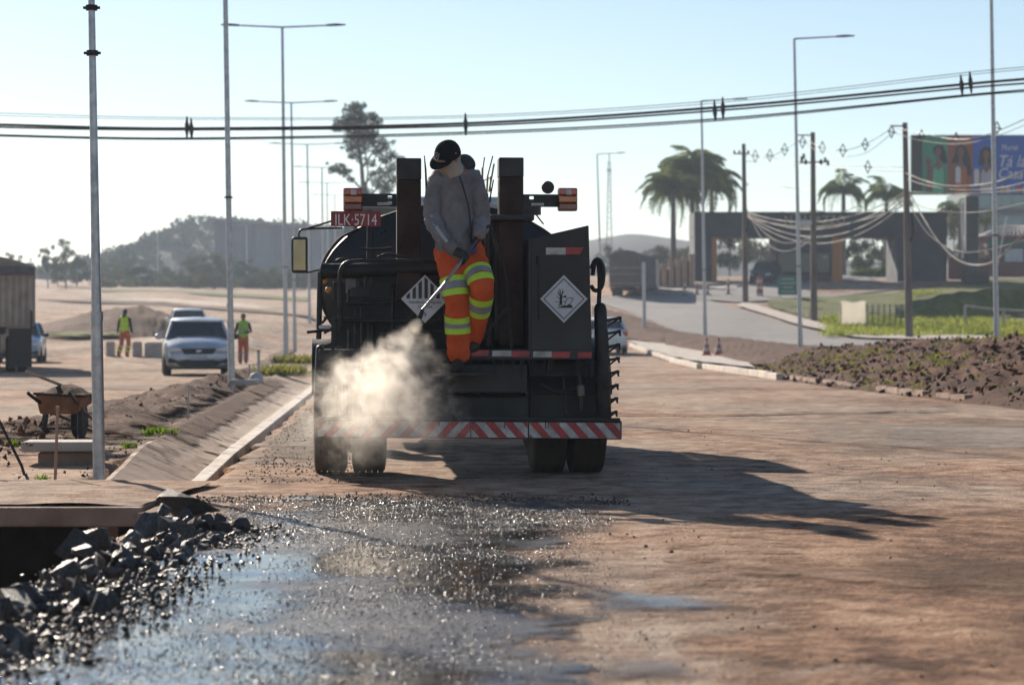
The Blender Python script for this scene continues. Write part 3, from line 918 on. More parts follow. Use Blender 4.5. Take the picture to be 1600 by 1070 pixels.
# number plate
a, b = L(517, 330, .3), L(595, 354, .3)
npl = MB().box(((a.x + b.x) / 2, .3, (a.z + b.z) / 2), (b.x - a.x, .006, a.z - b.z)).build('number_plate', M_plate, truck, bevel=.002)
lettering('lettering', 'ILK·5714', .128, M_paint, npl, ((a.x + b.x) / 2, .2955, (a.z + b.z) / 2 - .012), sx=.72)
MB().bar(L(545, 328, .34), L(556, 356, .36), .012).bar(L(575, 328, .34), L(574, 412, .36), .012).bar(L(580, 328, .34), L(583, 420, .36), .012).build('plate_bracket', M_black, truck)

# right tool locker with its sloping top
lk = [L2(829, 373, .02), L2(920, 352, .02), L2(925, 547, .02), L2(829, 547, .02)]
loc = MB().prism(lk, .02, .75).build('tool_locker', M_charcoal, truck, bevel=.008)
MB().prism([L2(826, 374, .0), L2(829.5, 373, .0), L2(829.5, 547, .0), L2(826, 547, .0)], .0, .6).build('locker_hinge', M_charcoal, loc)
MB().tube([L(842, 400, 0), L(842.5, 500, 0)], .006, 6).tube([L(840, 400, 0), L(840, 414, 0)], .012, 6).build('locker_rod', M_blackmetal, loc, smooth=60)
def strip(pa, pb, y0, y1, m, par, d, cut=0):
    a, b = L(pa, y0, d), L(pb, y1, d)
    MB().prism([(a.x, a.z), (b.x, a.z), (b.x - cut, b.z), (a.x, b.z)], d - .004, d).build('reflective_strip', m, par)
strip(853, 883.8, 387, 398, M_white, loc, .015)
strip(884.2, 912, 386.5, 397.5, M_red, loc, .015, .03)

def diamond(pcx, pcy, hd, d):
    c_ = L(pcx, pcy, d)
    r_ = hd / (FPX / (TY + d))
    def ring(k): return [(c_.x, c_.z + r_ * k), (c_.x + r_ * k, c_.z), (c_.x, c_.z - r_ * k), (c_.x - r_ * k, c_.z)]
    return c_, r_, ring
# environmental hazard diamond: tree and fish
c_, r_, ring = diamond(881, 467, 37.5, .012)
pl = MB().prism(ring(1), .008, .014).build('hazard_diamond', M_placard, truck)
pl['label'] = 'white diamond with a dead tree and a fish'
o_, i_ = ring(.86), ring(.815)
mb = MB()
for k in range(4):
    mb.prism([o_[k], o_[(k + 1) % 4], i_[(k + 1) % 4], i_[k]], .0045, .008)
mb.build('border', M_ink, pl)
U = r_ / 37.5 * 1.0
def S(x, z): return (c_.x + x * U, c_.z + z * U)
def stroke(mb, p, q, w0, w1):
    p, q = Vector(S(*p)), Vector(S(*q)); n_ = (q - p).orthogonal().normalized()
    mb.prism([tuple(p + n_ * w0 * U), tuple(q + n_ * w1 * U), tuple(q - n_ * w1 * U), tuple(p - n_ * w0 * U)], .0045, .008)
mb = MB()
stroke(mb, (-5, -8), (-4.5, 6), 1.9, 1.4)
for p, q, a_, b_ in (((-4.8, 3), (-10, 10), 1.0, .3), ((-7.5, 7), (-8, 14), .6, .25), ((-4.5, 5), (-6.5, 16), .9, .3), ((-4.6, 4), (0, 12), 1.0, .35), ((-2.3, 8), (-2, 15), .6, .25),
                     ((-4.6, 1), (1, 5), .9, .35), ((-1.8, 3.2), (1.5, 3.5), .5, .3), ((-5, -1), (-12, 5), .8, .3), ((-5, -8), (-9, -10.5), 1.2, .3), ((-5, -8), (-2, -10), 1.2, .3), ((-14, -4.5), (3, -4.8), .35, .35)):
    stroke(mb, p, q, a_, b_)
mb.prism([S(-12, -14), S(-7, -12.5), S(-2, -11), S(1, -9.5), S(4, -10.5), S(8, -8), (S(12, -9.5)), S(13, -12), S(15, -14)], .0045, .008)
mb.prism([S(0, 4.5), S(3.5, 5.5), S(4, 2), S(1.2, 1.8)], .0045, .0078)
fish = [(2, -8), (3, -3.5), (6, 0.5), (10, 2.2), (12, 1.8), (12.6, .6), (14.5, 1.2), (13.8, -2), (12, -5), (9, -7.5)]
for a_, b_ in zip(fish, fish[1:]):
    stroke(mb, a_, b_, .45, .45)
mb.build('tree_and_fish_symbol', M_ink, pl)
# class nine diamond: stripes above, words below
c_, r_, ring = diamond(664, 467, 37.5, .05)
pl = MB().prism(ring(1), .046, .052).build('hazard_diamond', M_placard, truck)
pl['label'] = 'white diamond with black upright bars and small lettering'
U = r_ / 37.5
for k in range(7):
    x = -30 + k * 9.3 + 1.2
    x2 = x + 5.3
    top = lambda q: 33.5 - abs(q)
    P = [(x, 0), (x2, 0), (x2, top(x2))] + ([(0, top(0))] if x < 0 < x2 else []) + [(x, top(x))]
    if min(top(x), top(x2)) < 1: continue
    MB().prism([S(p, q + .5) for p, q in P], .0425, .046).build('black_bar', M_ink, pl)
lettering('lettering', 'Substâncias Perigosas', .031, M_ink, pl, (S(0, -5)[0], .0445, S(0, -5)[1]), sx=.95)
lettering('lettering', 'Diversas', .033, M_ink, pl, (S(0, -12)[0], .0445, S(0, -12)[1]))
lettering('lettering', '9', .05, M_ink, pl, (S(0, -25)[0], .0445, S(0, -25)[1]))
MB().bar(L(638, 445, .09), L(690, 500, .09), .015).bar(L(690, 440, .09), L(636, 500, .09), .015).bar(L(664, 440, .1), L(664, 430, .9), .02).build('placard_frame', M_black, truck)

# rear deck, step and lower boxes
a, b = L(690, 546, .0), L(926, 562, .0)
deck = MB().box(((L(498, 550).x + b.x) / 2, .42, (a.z + b.z) / 2), (b.x - L(498, 550).x, .8, a.z - b.z)).build('deck', M_charcoal, truck, bevel=.006)
for pa, pb, m in ((737, 764, M_red), (769, 799, M_white), (799.5, 828, M_red), (833, 862, M_white), (862.5, 891, M_red), (903, 925, M_red)):
    strip(pa, pb, 547 + (pa - 737) * .02, 556 + (pa - 737) * .02, m, deck, .0165, .006 if m is M_red else 0)
a, b = L(693, 569, .05), L(824, 614, .05)
MB().box(((a.x + b.x) / 2, .3, (a.z + b.z) / 2), (b.x - a.x, .5, a.z - b.z)).build('pump_box', M_charcoal, truck, bevel=.012)
a = L(690, 579, -.2); b = L(760, 584, -.2)
MB().box(((a.x + b.x) / 2 - .02, -.02, L(720, 584, -.1).z), (b.x - a.x + .1, .36, .03)).build('step', M_blackmetal, truck, bevel=.005)
a, b = L(620, 620, .2), L(826, 656, .2)
MB().box(((a.x + b.x) / 2, .42, (a.z + b.z) / 2), (b.x - a.x, .4, a.z - b.z)).build('rear_crossmember', M_black, truck, bevel=.01)
a, b = L(828, 566, .2), L(942, 655, .2)
MB().box(((a.x + b.x) / 2, .5, (a.z + b.z) / 2), (b.x - a.x, .3, a.z - b.z)).build('valve_chest', M_black, truck, bevel=.015)
a, b = L(520, 440, .5), L(700, 655, .5)
MB().box(((a.x + b.x) / 2, .62, (a.z + b.z) / 2), (b.x - a.x, .2, a.z - b.z)).build('rear_panel', M_black, truck, bevel=.01)
mb = MB().bar(L(748, 535, .1), L(792, 482, .1), .035, .02)
mb.build('brace', M_charcoal, truck)
# plumbing on the right
for pts, r_ in (([(855, 566), (857, 580), (875, 578), (905, 572), (928, 571)], .014), ([(905, 585), (907, 640)], .02), ([(880, 590), (885, 650)], .012), ([(845, 600), (870, 612), (900, 605)], .016)):
    MB().tube(crom([L(x, y_, .12) for x, y_ in pts]), r_, 8).build('pipe', M_blackmetal, truck, smooth=60)
MB().cyl(L(907, 602, .1), L(908, 618, .1), .03).build('filter_cup', mat('grey_glass_cup', (.16, .15, .14), .4), truck, smooth=50)
MB().cyl(L(857, 558, .08), L(857, 578, .08), .022).bar(L(850, 567, .08), L(866, 565, .08), .012).build('valve', M_blackmetal, truck, smooth=50)

# folded spray bar on the right, with its nozzle arms
c0, c1 = L(938, 472, .1), L(944, 655, .1)
sb = MB().limb([c0 - Vector((0, 0, .05)), c0.lerp(c1, .5), c1], [.05, .06, .058], 14).build('spray_bar', M_blackmetal, truck, smooth=60)
for k in range(8):
    t = k / 7
    py = 497 + t * 147
    px = 946 - t * 3
    p = L(px, py + 6, .1); q = L(px + 22 - t * 3, py, .1)
    mb = MB().bar(p + Vector((0, 0, .012)), q + Vector((0, 0, 0)), .022).bar(p - Vector((0, 0, .05)), q - Vector((.012, 0, .006)), .014).box(q, (.03, .035, .028)).cyl(q + Vector((0, .0, .0)), q + Vector((.012, 0, -.035)), .008, n=8)
    mb.build('nozzle', M_blackmetal, sb)
# and on the left
c0, c1 = L(500, 545, .1), L(497, 655, .1)
sb = MB().limb([c0, c0.lerp(c1, .5), c1], [.032, .038, .036], 12).build('spray_bar', M_blackmetal, truck, smooth=60)
for k in range(7):
    py = 492 + k * 22
    p = L(521, py, .1); q = L(508, py + 5, .1)
    MB().bar(p, q, .02).box(q, (.022, .03, .026)).tube([p + Vector((.012, 0, .02)), p + Vector((.02, 0, .02)), p + Vector((.02, 0, -.03)), p + Vector((.006, 0, -.03))], .005, 6).build('nozzle', M_blackmetal, sb)
MB().bar(L(521, 470, .12), L(519, 655, .12), .03).build('bar_upright', M_black, truck)
# hoses on the right
mb = MB()
mb.tube(crom([L(924, 420, .2), L(930, 407, .18), L(938, 408, .16), L(943, 425, .15), L(940, 448, .15), L(930, 454, .17), L(924, 447, .2)]), .017, 9)
mb.build('hose', M_rubber, truck, smooth=60)
MB().tube(crom([L(926, 430, .24), L(929, 412, .22), L(935, 412, .18), L(937, 440, .16), L(936, 470, .16), L(934, 520, .18), L(935, 580, .2)]), .018, 9).build('hose', M_rubber, truck, smooth=60)

# rails and pipes on the left
MB().tube(crom([L(531, 520, .05), L(531, 440, .05), L(532, 424, .05), L(539, 412, .05), L(556, 408, .05), L(600, 408, .05), L(650, 408, .05), L(680, 409, .05), L(690, 418, .06), L(694, 440, .08), L(697, 520, .1)], 6), .017, 9).build('handrail', M_blackmetal, truck, smooth=60)
MB().cyl(L(504, 424, .35), L(690, 420, .35), .06, n=18).cyl(L(502, 424, .35), L(509, 424, .35), .068, n=18).build('transfer_pipe', M_black, truck, smooth=45)
MB().tube(crom([L(506, 480, .4), L(500, 452, .4), L(501, 425, .4), L(510, 400, .4), L(528, 376, .45), L(545, 365, .5), L(560, 358, .6)]), .012, 8).build('hose', M_rubber, truck, smooth=60)
MB().tube([L(500, 425, .3), L(499, 480, .3), L(498, 530, .3)], .022, 8).build('upright_pipe', M_black, truck, smooth=60)
for pts, r_ in (([(525, 408), (533, 405), (545, 405)], .012), ([(563, 389), (580, 390), (612, 388)], .011), ([(590, 402), (606, 397), (630, 402), (655, 405)], .011), ([(545, 452), (545, 472), (553, 474)], .012),
                ([(555, 480), (555, 560)], .01), ([(571, 432), (571, 450)], .014), ([(580, 433), (580, 450)], .012), ([(590, 500), (640, 500)], .02), ([(540, 474), (615, 472)], .017), ([(520, 500), (690, 503)], .02),
                ([(613, 445), (613, 520)], .018), ([(546, 515), (546, 650)], .014), ([(565, 480), (566, 650)], .011), ([(636, 462), (600, 478)], .014)):
    MB().tube(crom([L(x, y_, .2) for x, y_ in pts]), r_, 8).build('pipe', M_blackmetal, truck, smooth=60)
MB().box(L(563, 457, .25), (.16, .12, .075)).cyl(L(563, 448, .25), L(563, 440, .25), .02).build('valve_box', M_black, truck, bevel=.008)
MB().cyl(L(557, 472, .22), L(557, 477, .22), .03).build('hand_wheel', M_blackmetal, truck, smooth=40)
a, b = L(540, 433, .45), L(556, 458, .45)
MB().box(((a.x + b.x) / 2, .46, (a.z + b.z) / 2), (b.x - a.x, .01, a.z - b.z)).build('grey_label', mat('grey_label_paint', (.3, .29, .32), .6), truck)
for px, py in ((507, 438), (513, 453)):
    MB().ball(L(px, py, .5), .026, .02, .026).build('marker_lamp', M_amber_lit, truck, smooth=60)
MB().limb([L(501, 511, .25), L(514, 511, .25)], [.016, .016], 10).build('lever_grip', M_paint, truck, smooth=60)
MB().tube([L(480, 519, .2), L(500, 517, .25), L(520, 512, .3)], .012, 8).build('lever', M_black, truck, smooth=60)
MB().bar(L(503, 505, .35), L(527, 478, .35), .02).build('brace', M_black, truck)

# dried tar runs hanging from edges
gt = random.Random(2)
for _ in range(34):
    px = gt.uniform(700, 925); d_ = .012
    p = L(px, 562.5, d_); l_ = gt.uniform(.03, .14)
    MB().tube([p + Vector((0, 0, .01)), p - Vector((gt.uniform(-.004, .004), 0, l_ * .6)), p - Vector((0, 0, l_))], [.005, .004, .006], 6).build('tar_run', M_black, truck, smooth=60)
for _ in range(26):
    px = gt.uniform(505, 965)
    p = L(px, 655, -.002); l_ = gt.uniform(.02, .085)
    MB().tube([p + Vector((0, 0, .006)), p - Vector((gt.uniform(-.004, .004), .001, l_ * .6)), p - Vector((0, .001, l_))], [.006, .003, .004], 6).build('tar_run', M_black, truck, smooth=60)
for x, y_, x2, y2 in ((530, 540, 530, 650), (580, 500, 580, 560), (600, 520, 690, 520), (600, 540, 600, 640), (640, 510, 640, 640), (655, 560, 655, 650), (540, 570, 690, 568), (540, 600, 680, 603), (712, 350, 712, 540), (762, 350, 764, 540), (735, 360, 735, 480)):
    MB().cyl(L(x, y_, .3), L(x2, y2, .3), gt.choice((.014, .02, .028)), n=10).build('pipe', M_blackmetal, truck, smooth=50)
for x, y_ in ((580, 560), (600, 520), (640, 540), (655, 603), (735, 470), (600, 600)):
    MB().cyl(L(x - 5, y_, .26), L(x + 5, y_, .26), .032, n=12).cyl(L(x, y_, .26), L(x, y_ - 9, .22), .012, n=8).build('valve', M_blackmetal, truck, smooth=50)
# aerial and laths sticking up behind the worker
MB().tube([L(663, 243, .8), L(665, 265, .8), L(668, 335, .8)], [.004, .008, .011], 6).build('aerial', M_black, truck)
for p, q, w, m in (((754, 262), (752, 332), .016, M_wood), ((757, 246), (754, 268), .008, M_blackmetal), ((762, 275), (759, 332), .014, M_wood), ((770, 244), (762, 275), .007, M_blackmetal), ((772, 256), (764, 300), .012, M_wood),
                   ((747, 286), (766, 278), .01, M_wood), ((771, 281), (762, 330), .008, M_blackmetal), ((748, 270), (749, 330), .014, M_wood), ((766, 276), (767, 318), .007, M_wood)):
    MB().bar(L(*p, .7), L(*q, .75), w, .008).build('lath', m, truck)
a, b = L(742, 329, .7), L(780, 345, .7)
MB().box(((a.x + b.x) / 2, .72, (a.z + b.z) / 2), (b.x - a.x, .2, a.z - b.z)).build('lath_holder', M_black, truck)
# ------------------------------------------------------------------ the worker with the spray lance
M_jacket = mat('grey_padded_jacket', (.23, .213, .215), .85, c2=(.14, .13, .135), scale=5, bump=.4, bscale=35)
M_jdark = mat('dark_jacket_lining', (.045, .045, .055), .85)
M_orange = mat('orange_work_trousers', (.72, .105, .012), .8, c2=(.55, .07, .01), scale=5, bump=.35, bscale=30)
M_lime = mat('lime_reflective_tape', (.55, .85, .06), .6, c2=(.45, .7, .05), scale=12)
M_silver = mat('silver_reflective_tape', (.3, .3, .33), .45, c2=(.24, .24, .27), scale=12)
M_cap = mat('black_cap_cloth', (.014, .015, .018), .95, spec=.1, bump=.2, bscale=80)
M_capgrey = mat('grey_embroidery', (.3, .3, .32), .7)
M_cloth = mat('beige_face_cloth', (.42, .36, .3), .9, c2=(.33, .28, .23), scale=8, bump=.3, bscale=40)
M_skin = mat('skin', (.3, .16, .1), .6)
M_glove = mat('black_rubber_glove', (.02, .022, .024), .55)
M_boot = mat('black_boot', (.025, .022, .02), .7)
M_jeans = mat('blue_cloth', (.03, .07, .32), .8)

wroot = Vector((W(715, 579, 18.75).x, 18.75, L(720, 584, -.1).z + .016))
worker = thing('person', 'worker in grey jacket, orange striped trousers and black cap aiming a spray lance', 'person', wroot)
def P(px, py, Y=18.75):
    return W(px, py, Y) - wroot
YB = 18.78
# trousers: two tapered legs fused at the seat
legA = [P(704, 397, YB), P(709, 430, YB - .03), P(714, 470, YB - .07), P(715, 510, YB - .02), P(717, 552, YB)]
radA = [(.125, .12), (.112, .115), (.096, .1), (.092, .093), (.092, .09)]
legB = [P(732, 397, YB + .02), P(744, 422, YB - .06), P(753, 450, YB - .14), P(748, 490, YB - .02), P(741, 530, YB + .1)]
radB = [(.125, .12), (.108, .11), (.092, .1), (.08, .085), (.066, .07)]
mb = MB().limb(crom(legA, 4), [tuple(np.interp(k / 4, range(5), [r_[i] for r_ in radA]) for i in (0, 1)) for k in range(17)], 18)
mb.limb(crom(legB, 4), [tuple(np.interp(k / 4, range(5), [r_[i] for r_ in radB]) for i in (0, 1)) for k in range(17)], 18)
mb.limb([P(700, 396, YB + .02), P(736, 396, YB + .02)], [(.12, .12), (.12, .12)], 16)
mb.limb([P(718, 370, YB + .02), P(718, 400, YB + .02)], [(.165, .12), (.185, .13)], 16)
trou = fuse('trousers', mb, M_orange, worker, .01, 3, .02, .05)
def band(leg, rad, t, w_, m, nm, k=1.045):
    C = crom(leg, 24)
    n_ = len(C) - 1
    seg = (t - w_ / 2, t - w_ / 6, t + w_ / 6, t + w_ / 2)
    pts = [C[min(n_, max(0, int(q * n_)))] for q in seg]
    rr = [tuple(k * np.interp(q * 4, range(5), [r_[i] for r_ in rad]) + .004 for i in (0, 1)) for q in seg]
    MB().tube(pts, rr, 26, False).build(nm, m, trou, smooth=60)
for leg, rad, ts in ((legA, radA, (.38, .73)), (legB, radB, (.37, .66))):
    for t in ts:
        band(leg, rad, t - .058, .058, M_lime, 'lime_tape')
        band(leg, rad, t, .056, M_silver, 'silver_tape', 1.05)
        band(leg, rad, t + .058, .058, M_lime, 'lime_tape')
MB().prism([(P(737, 385).x, P(737, 385).z), (P(744, 384).x, P(744, 384).z), (P(745, 393).x, P(745, 393).z), (P(738, 401).x, P(738, 401).z)], YB - .16 - wroot.y, YB - .1 - wroot.y).build('blue_cloth', M_jeans, worker, bevel=.01)

# jacket: padded torso, sleeves and collar
mb = MB()
mb.limb(crom([P(716, 394, YB), P(713, 360, YB - .01), P(711, 320, YB + .01), P(712, 288, YB), P(710, 270, YB - .02)], 3),
        [(.165, .14)] * 1 + [(.172, .145), (.168, .145), (.16, .145), (.16, .145), (.162, .145), (.168, .145), (.172, .14), (.172, .135), (.165, .13), (.145, .12), (.12, .105), (.09, .09)], 22)
jm = mb; mb = MB()
mb.limb(crom([P(686, 281, YB - .01), P(677, 313, YB - .05), P(677, 345, YB - .1), P(690, 369, YB - .19), P(706, 388, YB - .27)], 3),
        [.08, .08, .078, .075, .072, .07, .07, .067, .063, .06, .057, .054, .05], 16)
slv = [mb]; mb = MB()
mb.limb(crom([P(738, 280, YB + .02), P(747, 310, YB), P(752, 340, YB - .02), P(751, 358, YB - .12), P(749, 366, YB - .2)], 3),
        [.085, .084, .082, .08, .078, .076, .074, .07, .066, .06, .056, .054, .052], 16)
slv.append(mb); mb = jm
mb.limb([P(684, 280, YB), P(740, 279, YB)], [(.07, .07), (.07, .07)], 14)
mb.limb([P(722, 272, YB + .06), P(702, 271, YB - .06)], [(.1, .05), (.09, .05)], 16)
jac = fuse('jacket', mb, M_jacket, worker, .01, 2, .03, .055)
for q in slv:
    fuse('sleeve', q, M_jacket, jac, .009, 2, .028, .05)
# raised collar or hood behind the head
mb = MB()
mb.ball(P(727, 256, YB + .05), .085, .06, .075, Matrix.Rotation(.6, 3, 'Y')).ball(P(700, 262, YB + .08), .12, .05, .06)
fuse('hood', mb, M_jdark, jac, .01, 3, .008, .06)
# sleeve stripe
C = crom([P(677, 300, YB - .06), P(674, 325, YB - .1), P(678, 347, YB - .15), P(690, 367, YB - .235), P(699, 378, YB - .28)], 6)
mb = MB(); ring_ = []
for i, p in enumerate(C):
    d = (C[min(i + 1, len(C) - 1)] - C[max(i - 1, 0)]).normalized()
    s_ = d.cross(Vector((0, -1, 0))).normalized() * .013
    o_ = Vector((0, -.03, 0))
    ring_.append([p + s_ + o_, p - s_ + o_, p - s_ + o_ + Vector((0, .03, 0)), p + s_ + o_ + Vector((0, .03, 0))])
mb.loft(ring_).build('sleeve_stripe', mat('pale_grey_piping', (.45, .43, .42), .7), jac, smooth=60, recalc=True)
MB().tube(crom([P(718, 275, YB - .15), P(726, 300, YB - .165), P(733, 330, YB - .165), P(736, 380, YB - .165)]), .007, 6).build('zip', M_jdark, jac, smooth=60)

# body: head, neck, trunk and limbs, one continuous mesh inside the clothes
hc = P(700, 246, YB - .07)
mb = MB()
mb.limb([P(714, 390, YB), P(712, 330, YB), P(711, 280, YB)], [(.15, .1), (.15, .1), (.16, .1)], 16)
mb.limb([P(711, 285, YB), P(706, 262, YB - .03), hc], [.06, .058, .06], 12)
mb.limb([P(684, 284, YB), P(676, 345, YB - .08), P(709, 392, YB - .26)], [.045, .04, .03], 12)
mb.limb([P(737, 282, YB), P(751, 340, YB), P(748, 369, YB - .22)], [.045, .04, .03], 12)
mb.limb([legA[0], legA[2], legA[4] - Vector((0, 0, .05))], [.08, .06, .045], 12)
mb.limb([legB[0], legB[2], legB[4] - Vector((0, 0, .03))], [.08, .06, .045], 12)
mb.limb([legA[0], legB[0]], [.09, .09], 12)
fw = Vector((-.62, -.6, -.5)).normalized()
up = Vector((-.05, -.5, .86)); up = (up - fw * up.dot(fw)).normalized()
rt = fw.cross(up)
Hm = Matrix((rt, fw, up)).transposed()
mb.ball(hc, .078, .1, .118, Hm)
mb.ball(hc + fw * .1 - up * .015, .014, .02, .022, Hm)
for s_ in (-1, 1):
    mb.ball(hc + rt * s_ * .078 - up * .01, .012, .02, .03, Hm)
fuse('body', mb, M_skin, worker, .012, 2)
# cloth mask over face, ears and neck
mb = MB().ball(hc - up * .035, .088, .112, .115, Hm).limb([hc - up * .05, P(708, 268, YB - .05)], [.085, .085], 14)
mask = fuse('face_cloth', mb, M_cloth, worker, .011, 3, .012, .05)
# eye slit under the brim
MB().ball(hc + fw * .085 + up * .03, .06, .04, .016, Hm).build('eye_slit', M_skin, mask, smooth=60)
# cap: crown, peak, button, shield badge
cp = []
for i in range(9):
    t = i / 8 * math.pi / 2
    cp.append([hc + up * (.018 + .118 * math.sin(t)) + (rt * math.cos(2 * math.pi * j / 24) * .098 + fw * math.sin(2 * math.pi * j / 24) * .116) * max(.02, math.cos(t) ** .75) for j in range(24)])
cap = MB().loft(cp).build('cap', M_cap, worker, smooth=60, recalc=True)
pk = [[], []]
for k in range(13):
    a_ = R(-68 + 136 * k / 12)
    base_ = hc + up * .02 + rt * math.sin(a_) * .094 + fw * math.cos(a_) * .108
    tip = base_ + fw * (.075 * math.cos(a_) ** .6) - up * (.02 + .012 * math.cos(2 * a_)) + rt * math.sin(a_) * .004
    pk[0].append(base_); pk[1].append(tip)
mb = MB()
mb.loft([[pk[0][k], pk[1][k], pk[1][k] + up * .006, pk[0][k] + up * .01] for k in range(13)]).build('cap_peak', M_cap, cap, smooth=50, recalc=True)
MB().ball(hc + up * .14, .01).build('cap_button', M_cap, cap, smooth=60)
bc = hc + up * .065 + (fw * .98 + rt * .1).normalized() * .112
q_ = [(-.5, .55), (0, .62), (.5, .55), (.48, -.1), (.3, -.45), (0, -.7), (-.3, -.45), (-.48, -.1)]
mb = MB()
bu = (up * .9 - fw * .35).normalized(); br_ = rt
P3 = lambda x, z, o: bc + br_ * x * .046 + bu * z * .046 + fw * o
for k in range(8):
    a_, b_ = q_[k], q_[(k + 1) % 8]
    mb.tube([P3(*a_, .002), P3(*b_, .002)], .0028, 6)
for a_, b_ in (((-.22, .3), (.22, .3)), ((-.2, .1), (.2, .1)), ((-.16, -.1), (.16, -.1)), ((-.3, -.3), (.3, .4)), ((.3, -.3), (-.3, .4))):
    mb.tube([P3(*a_, .001), P3(*b_, .001)], .002, 5)
mb.build('shield_badge', M_capgrey, cap, smooth=60)
MB().ball(hc + up * .07 + (rt * -.1) + fw * .01, .006).build('cap_stitch', M_capgrey, cap)
# lance axis, gloves closed on it
lt, lm, ln = W(749, 370, YB - .2), W(692, 447, YB - .5), W(655, 497, YB - .74)
ld = (lm - lt).normalized()
def glove(c_, side):
    n1 = ld.cross(Vector((0, 1, 0))).normalized()
    n2 = ld.cross(n1).normalized()
    mb = MB()
    mb.limb([c_ + n2 * -.03 - ld * .03, c_ + n2 * -.03 + ld * .045], [(.022, .034), (.022, .036)], 12)
    for k in range(4):
        o_ = c_ + ld * (-.03 + .023 * k)
        rr = .027
        L_ = (2.6, 2.9, 2.75, 2.3)[k]
        arc = [o_ + (n2 * -math.cos(a_) + n1 * math.sin(a_) * side) * rr for a_ in np.linspace(.1, L_, 6)]
        mb.limb(arc, [.0105, .0105, .01, .0098, .0095, .009], 8)
    th = [c_ - ld * .035 + n2 * -.025, c_ - ld * .05 - n1 * side * .02 + n2 * -.005, c_ - ld * .03 - n1 * side * .024 + n2 * .02]
    mb.limb(th, [.013, .012, .01], 8)
    mb.v = [tuple(Vector(v_) - wroot) for v_ in mb.v]
    return mb
g1c = W(716, 401, YB - .3)
t1 = (g1c - lt).dot(ld); g1c = lt + ld * t1
g = glove(g1c, 1); g.limb([P(706, 390, YB - .25), g1c - wroot - Vector((0, -.02, -.02))], [.04, .035], 12)
fuse('glove', g, M_glove, worker, .006, 2)
g2c = lt + ld * .03
g = glove(g2c, -1); g.limb([P(750, 362, YB - .19), g2c - wroot + Vector((.01, .02, .02))], [.042, .036], 12)
fuse('glove', g, M_glove, worker, .006, 2)
# boots
for leg, dz, fy in ((legA, 0, -.16), (legB, .0, -.1)):
    a_ = leg[4]
    sole = .012 if leg is legA else a_.z - .1
    mb = MB().limb([a_ + Vector((0, 0, .04)), Vector((a_.x, a_.y + .0, sole + .06))], [.05, .05], 12)
    mb.limb([Vector((a_.x, a_.y + .05, sole + .042)), Vector((a_.x - .01, a_.y + fy * .5, sole + .045)), Vector((a_.x - .02, a_.y + fy, sole + .035))], [(.042, .045), (.046, .05), (.04, .036)], 12)
    fuse('boot', mb, M_boot, worker, .01, 2)

lance = thing('spray_lance', 'long metal spray lance held by the worker, misting at its tip', 'spray lance', lt)
Q = lambda p: Vector(p) - lt
MB().tube([Q(lt - ld * .05), Q(lt + ld * .3)], .011, 10).build('handle', mat('dark_blue_grey_tube', (.09, .1, .13), .4, metal=.3), lance, smooth=60)
MB().tube(crom([Q(lt + ld * .28), Q(lt + ld * .36), Q(lm), Q(lm.lerp(ln, .35) + Vector((-.01, 0, .0))), Q(ln + Vector((.025, 0, .06)))], 5), .0125, 10).build('tube', mat('worn_pale_tube', (.38, .33, .3), .35, metal=.6), lance, smooth=60)
MB().tube([Q(ln + Vector((.025, 0, .065))), Q(ln + Vector((.012, 0, .02))), Q(ln)], [.014, .017, .02], 10).build('nozzle', M_blackmetal, lance, smooth=60)
MB().box(Q(lt - ld * .02 + Vector((.0, -.02, .012))), (.05, .012, .012)).build('trigger', M_galv, lance, bevel=.003)
hz = crom([lt - ld * .05, lt - ld * .12 + Vector((.02, .02, .0)), W(775, 380, YB), W(790, 430, YB + .1), W(795, 500, YB + .12), W(800, 548, YB + .2)], 6)
MB().tube([Q(p) for p in hz], .012, 8).build('supply_hose', M_rubber, lance, smooth=60)

# ------------------------------------------------------------------ mist from the lance
mist_m = bpy.data.materials.new('sunlit_mist')
mist_m.use_nodes = True
N = mist_m.node_tree.nodes; LK = mist_m.node_tree.links
N.clear()
out = N.new('ShaderNodeOutputMaterial')
pv = N.new('ShaderNodeVolumePrincipled')
pv.inputs['Color'].default_value = (.985, .94, .87, 1)
pv.inputs['Anisotropy'].default_value = .5
tc = N.new('ShaderNodeTexCoord')
sx = N.new('ShaderNodeSeparateXYZ'); LK.new(tc.outputs['Object'], sx.inputs[0])
def mn(op, a, b=None, c=None):
    n = N.new('ShaderNodeMath'); n.operation = op
    for i, q in enumerate((a, b, c)):
        if q is None: continue
        if isinstance(q, (int, float)): n.inputs[i].default_value = q
        else: LK.new(q, n.inputs[i])
    return n.outputs[0]
warp = N.new('ShaderNodeTexNoise'); warp.inputs['Scale'].default_value = 3.2; warp.inputs['Detail'].default_value = 3
LK.new(tc.outputs['Object'], warp.inputs['Vector'])
vm = N.new('ShaderNodeVectorMath'); vm.operation = 'MULTIPLY_ADD'
LK.new(warp.outputs['Color'], vm.inputs[0]); vm.inputs[1].default_value = (.3, .3, .3); LK.new(tc.outputs['Object'], vm.inputs[2])
n1 = N.new('ShaderNodeTexNoise'); n1.inputs['Scale'].default_value = 6.5; n1.inputs['Detail'].default_value = 7; n1.inputs['Roughness'].default_value = .62
LK.new(vm.outputs[0], n1.inputs['Vector'])
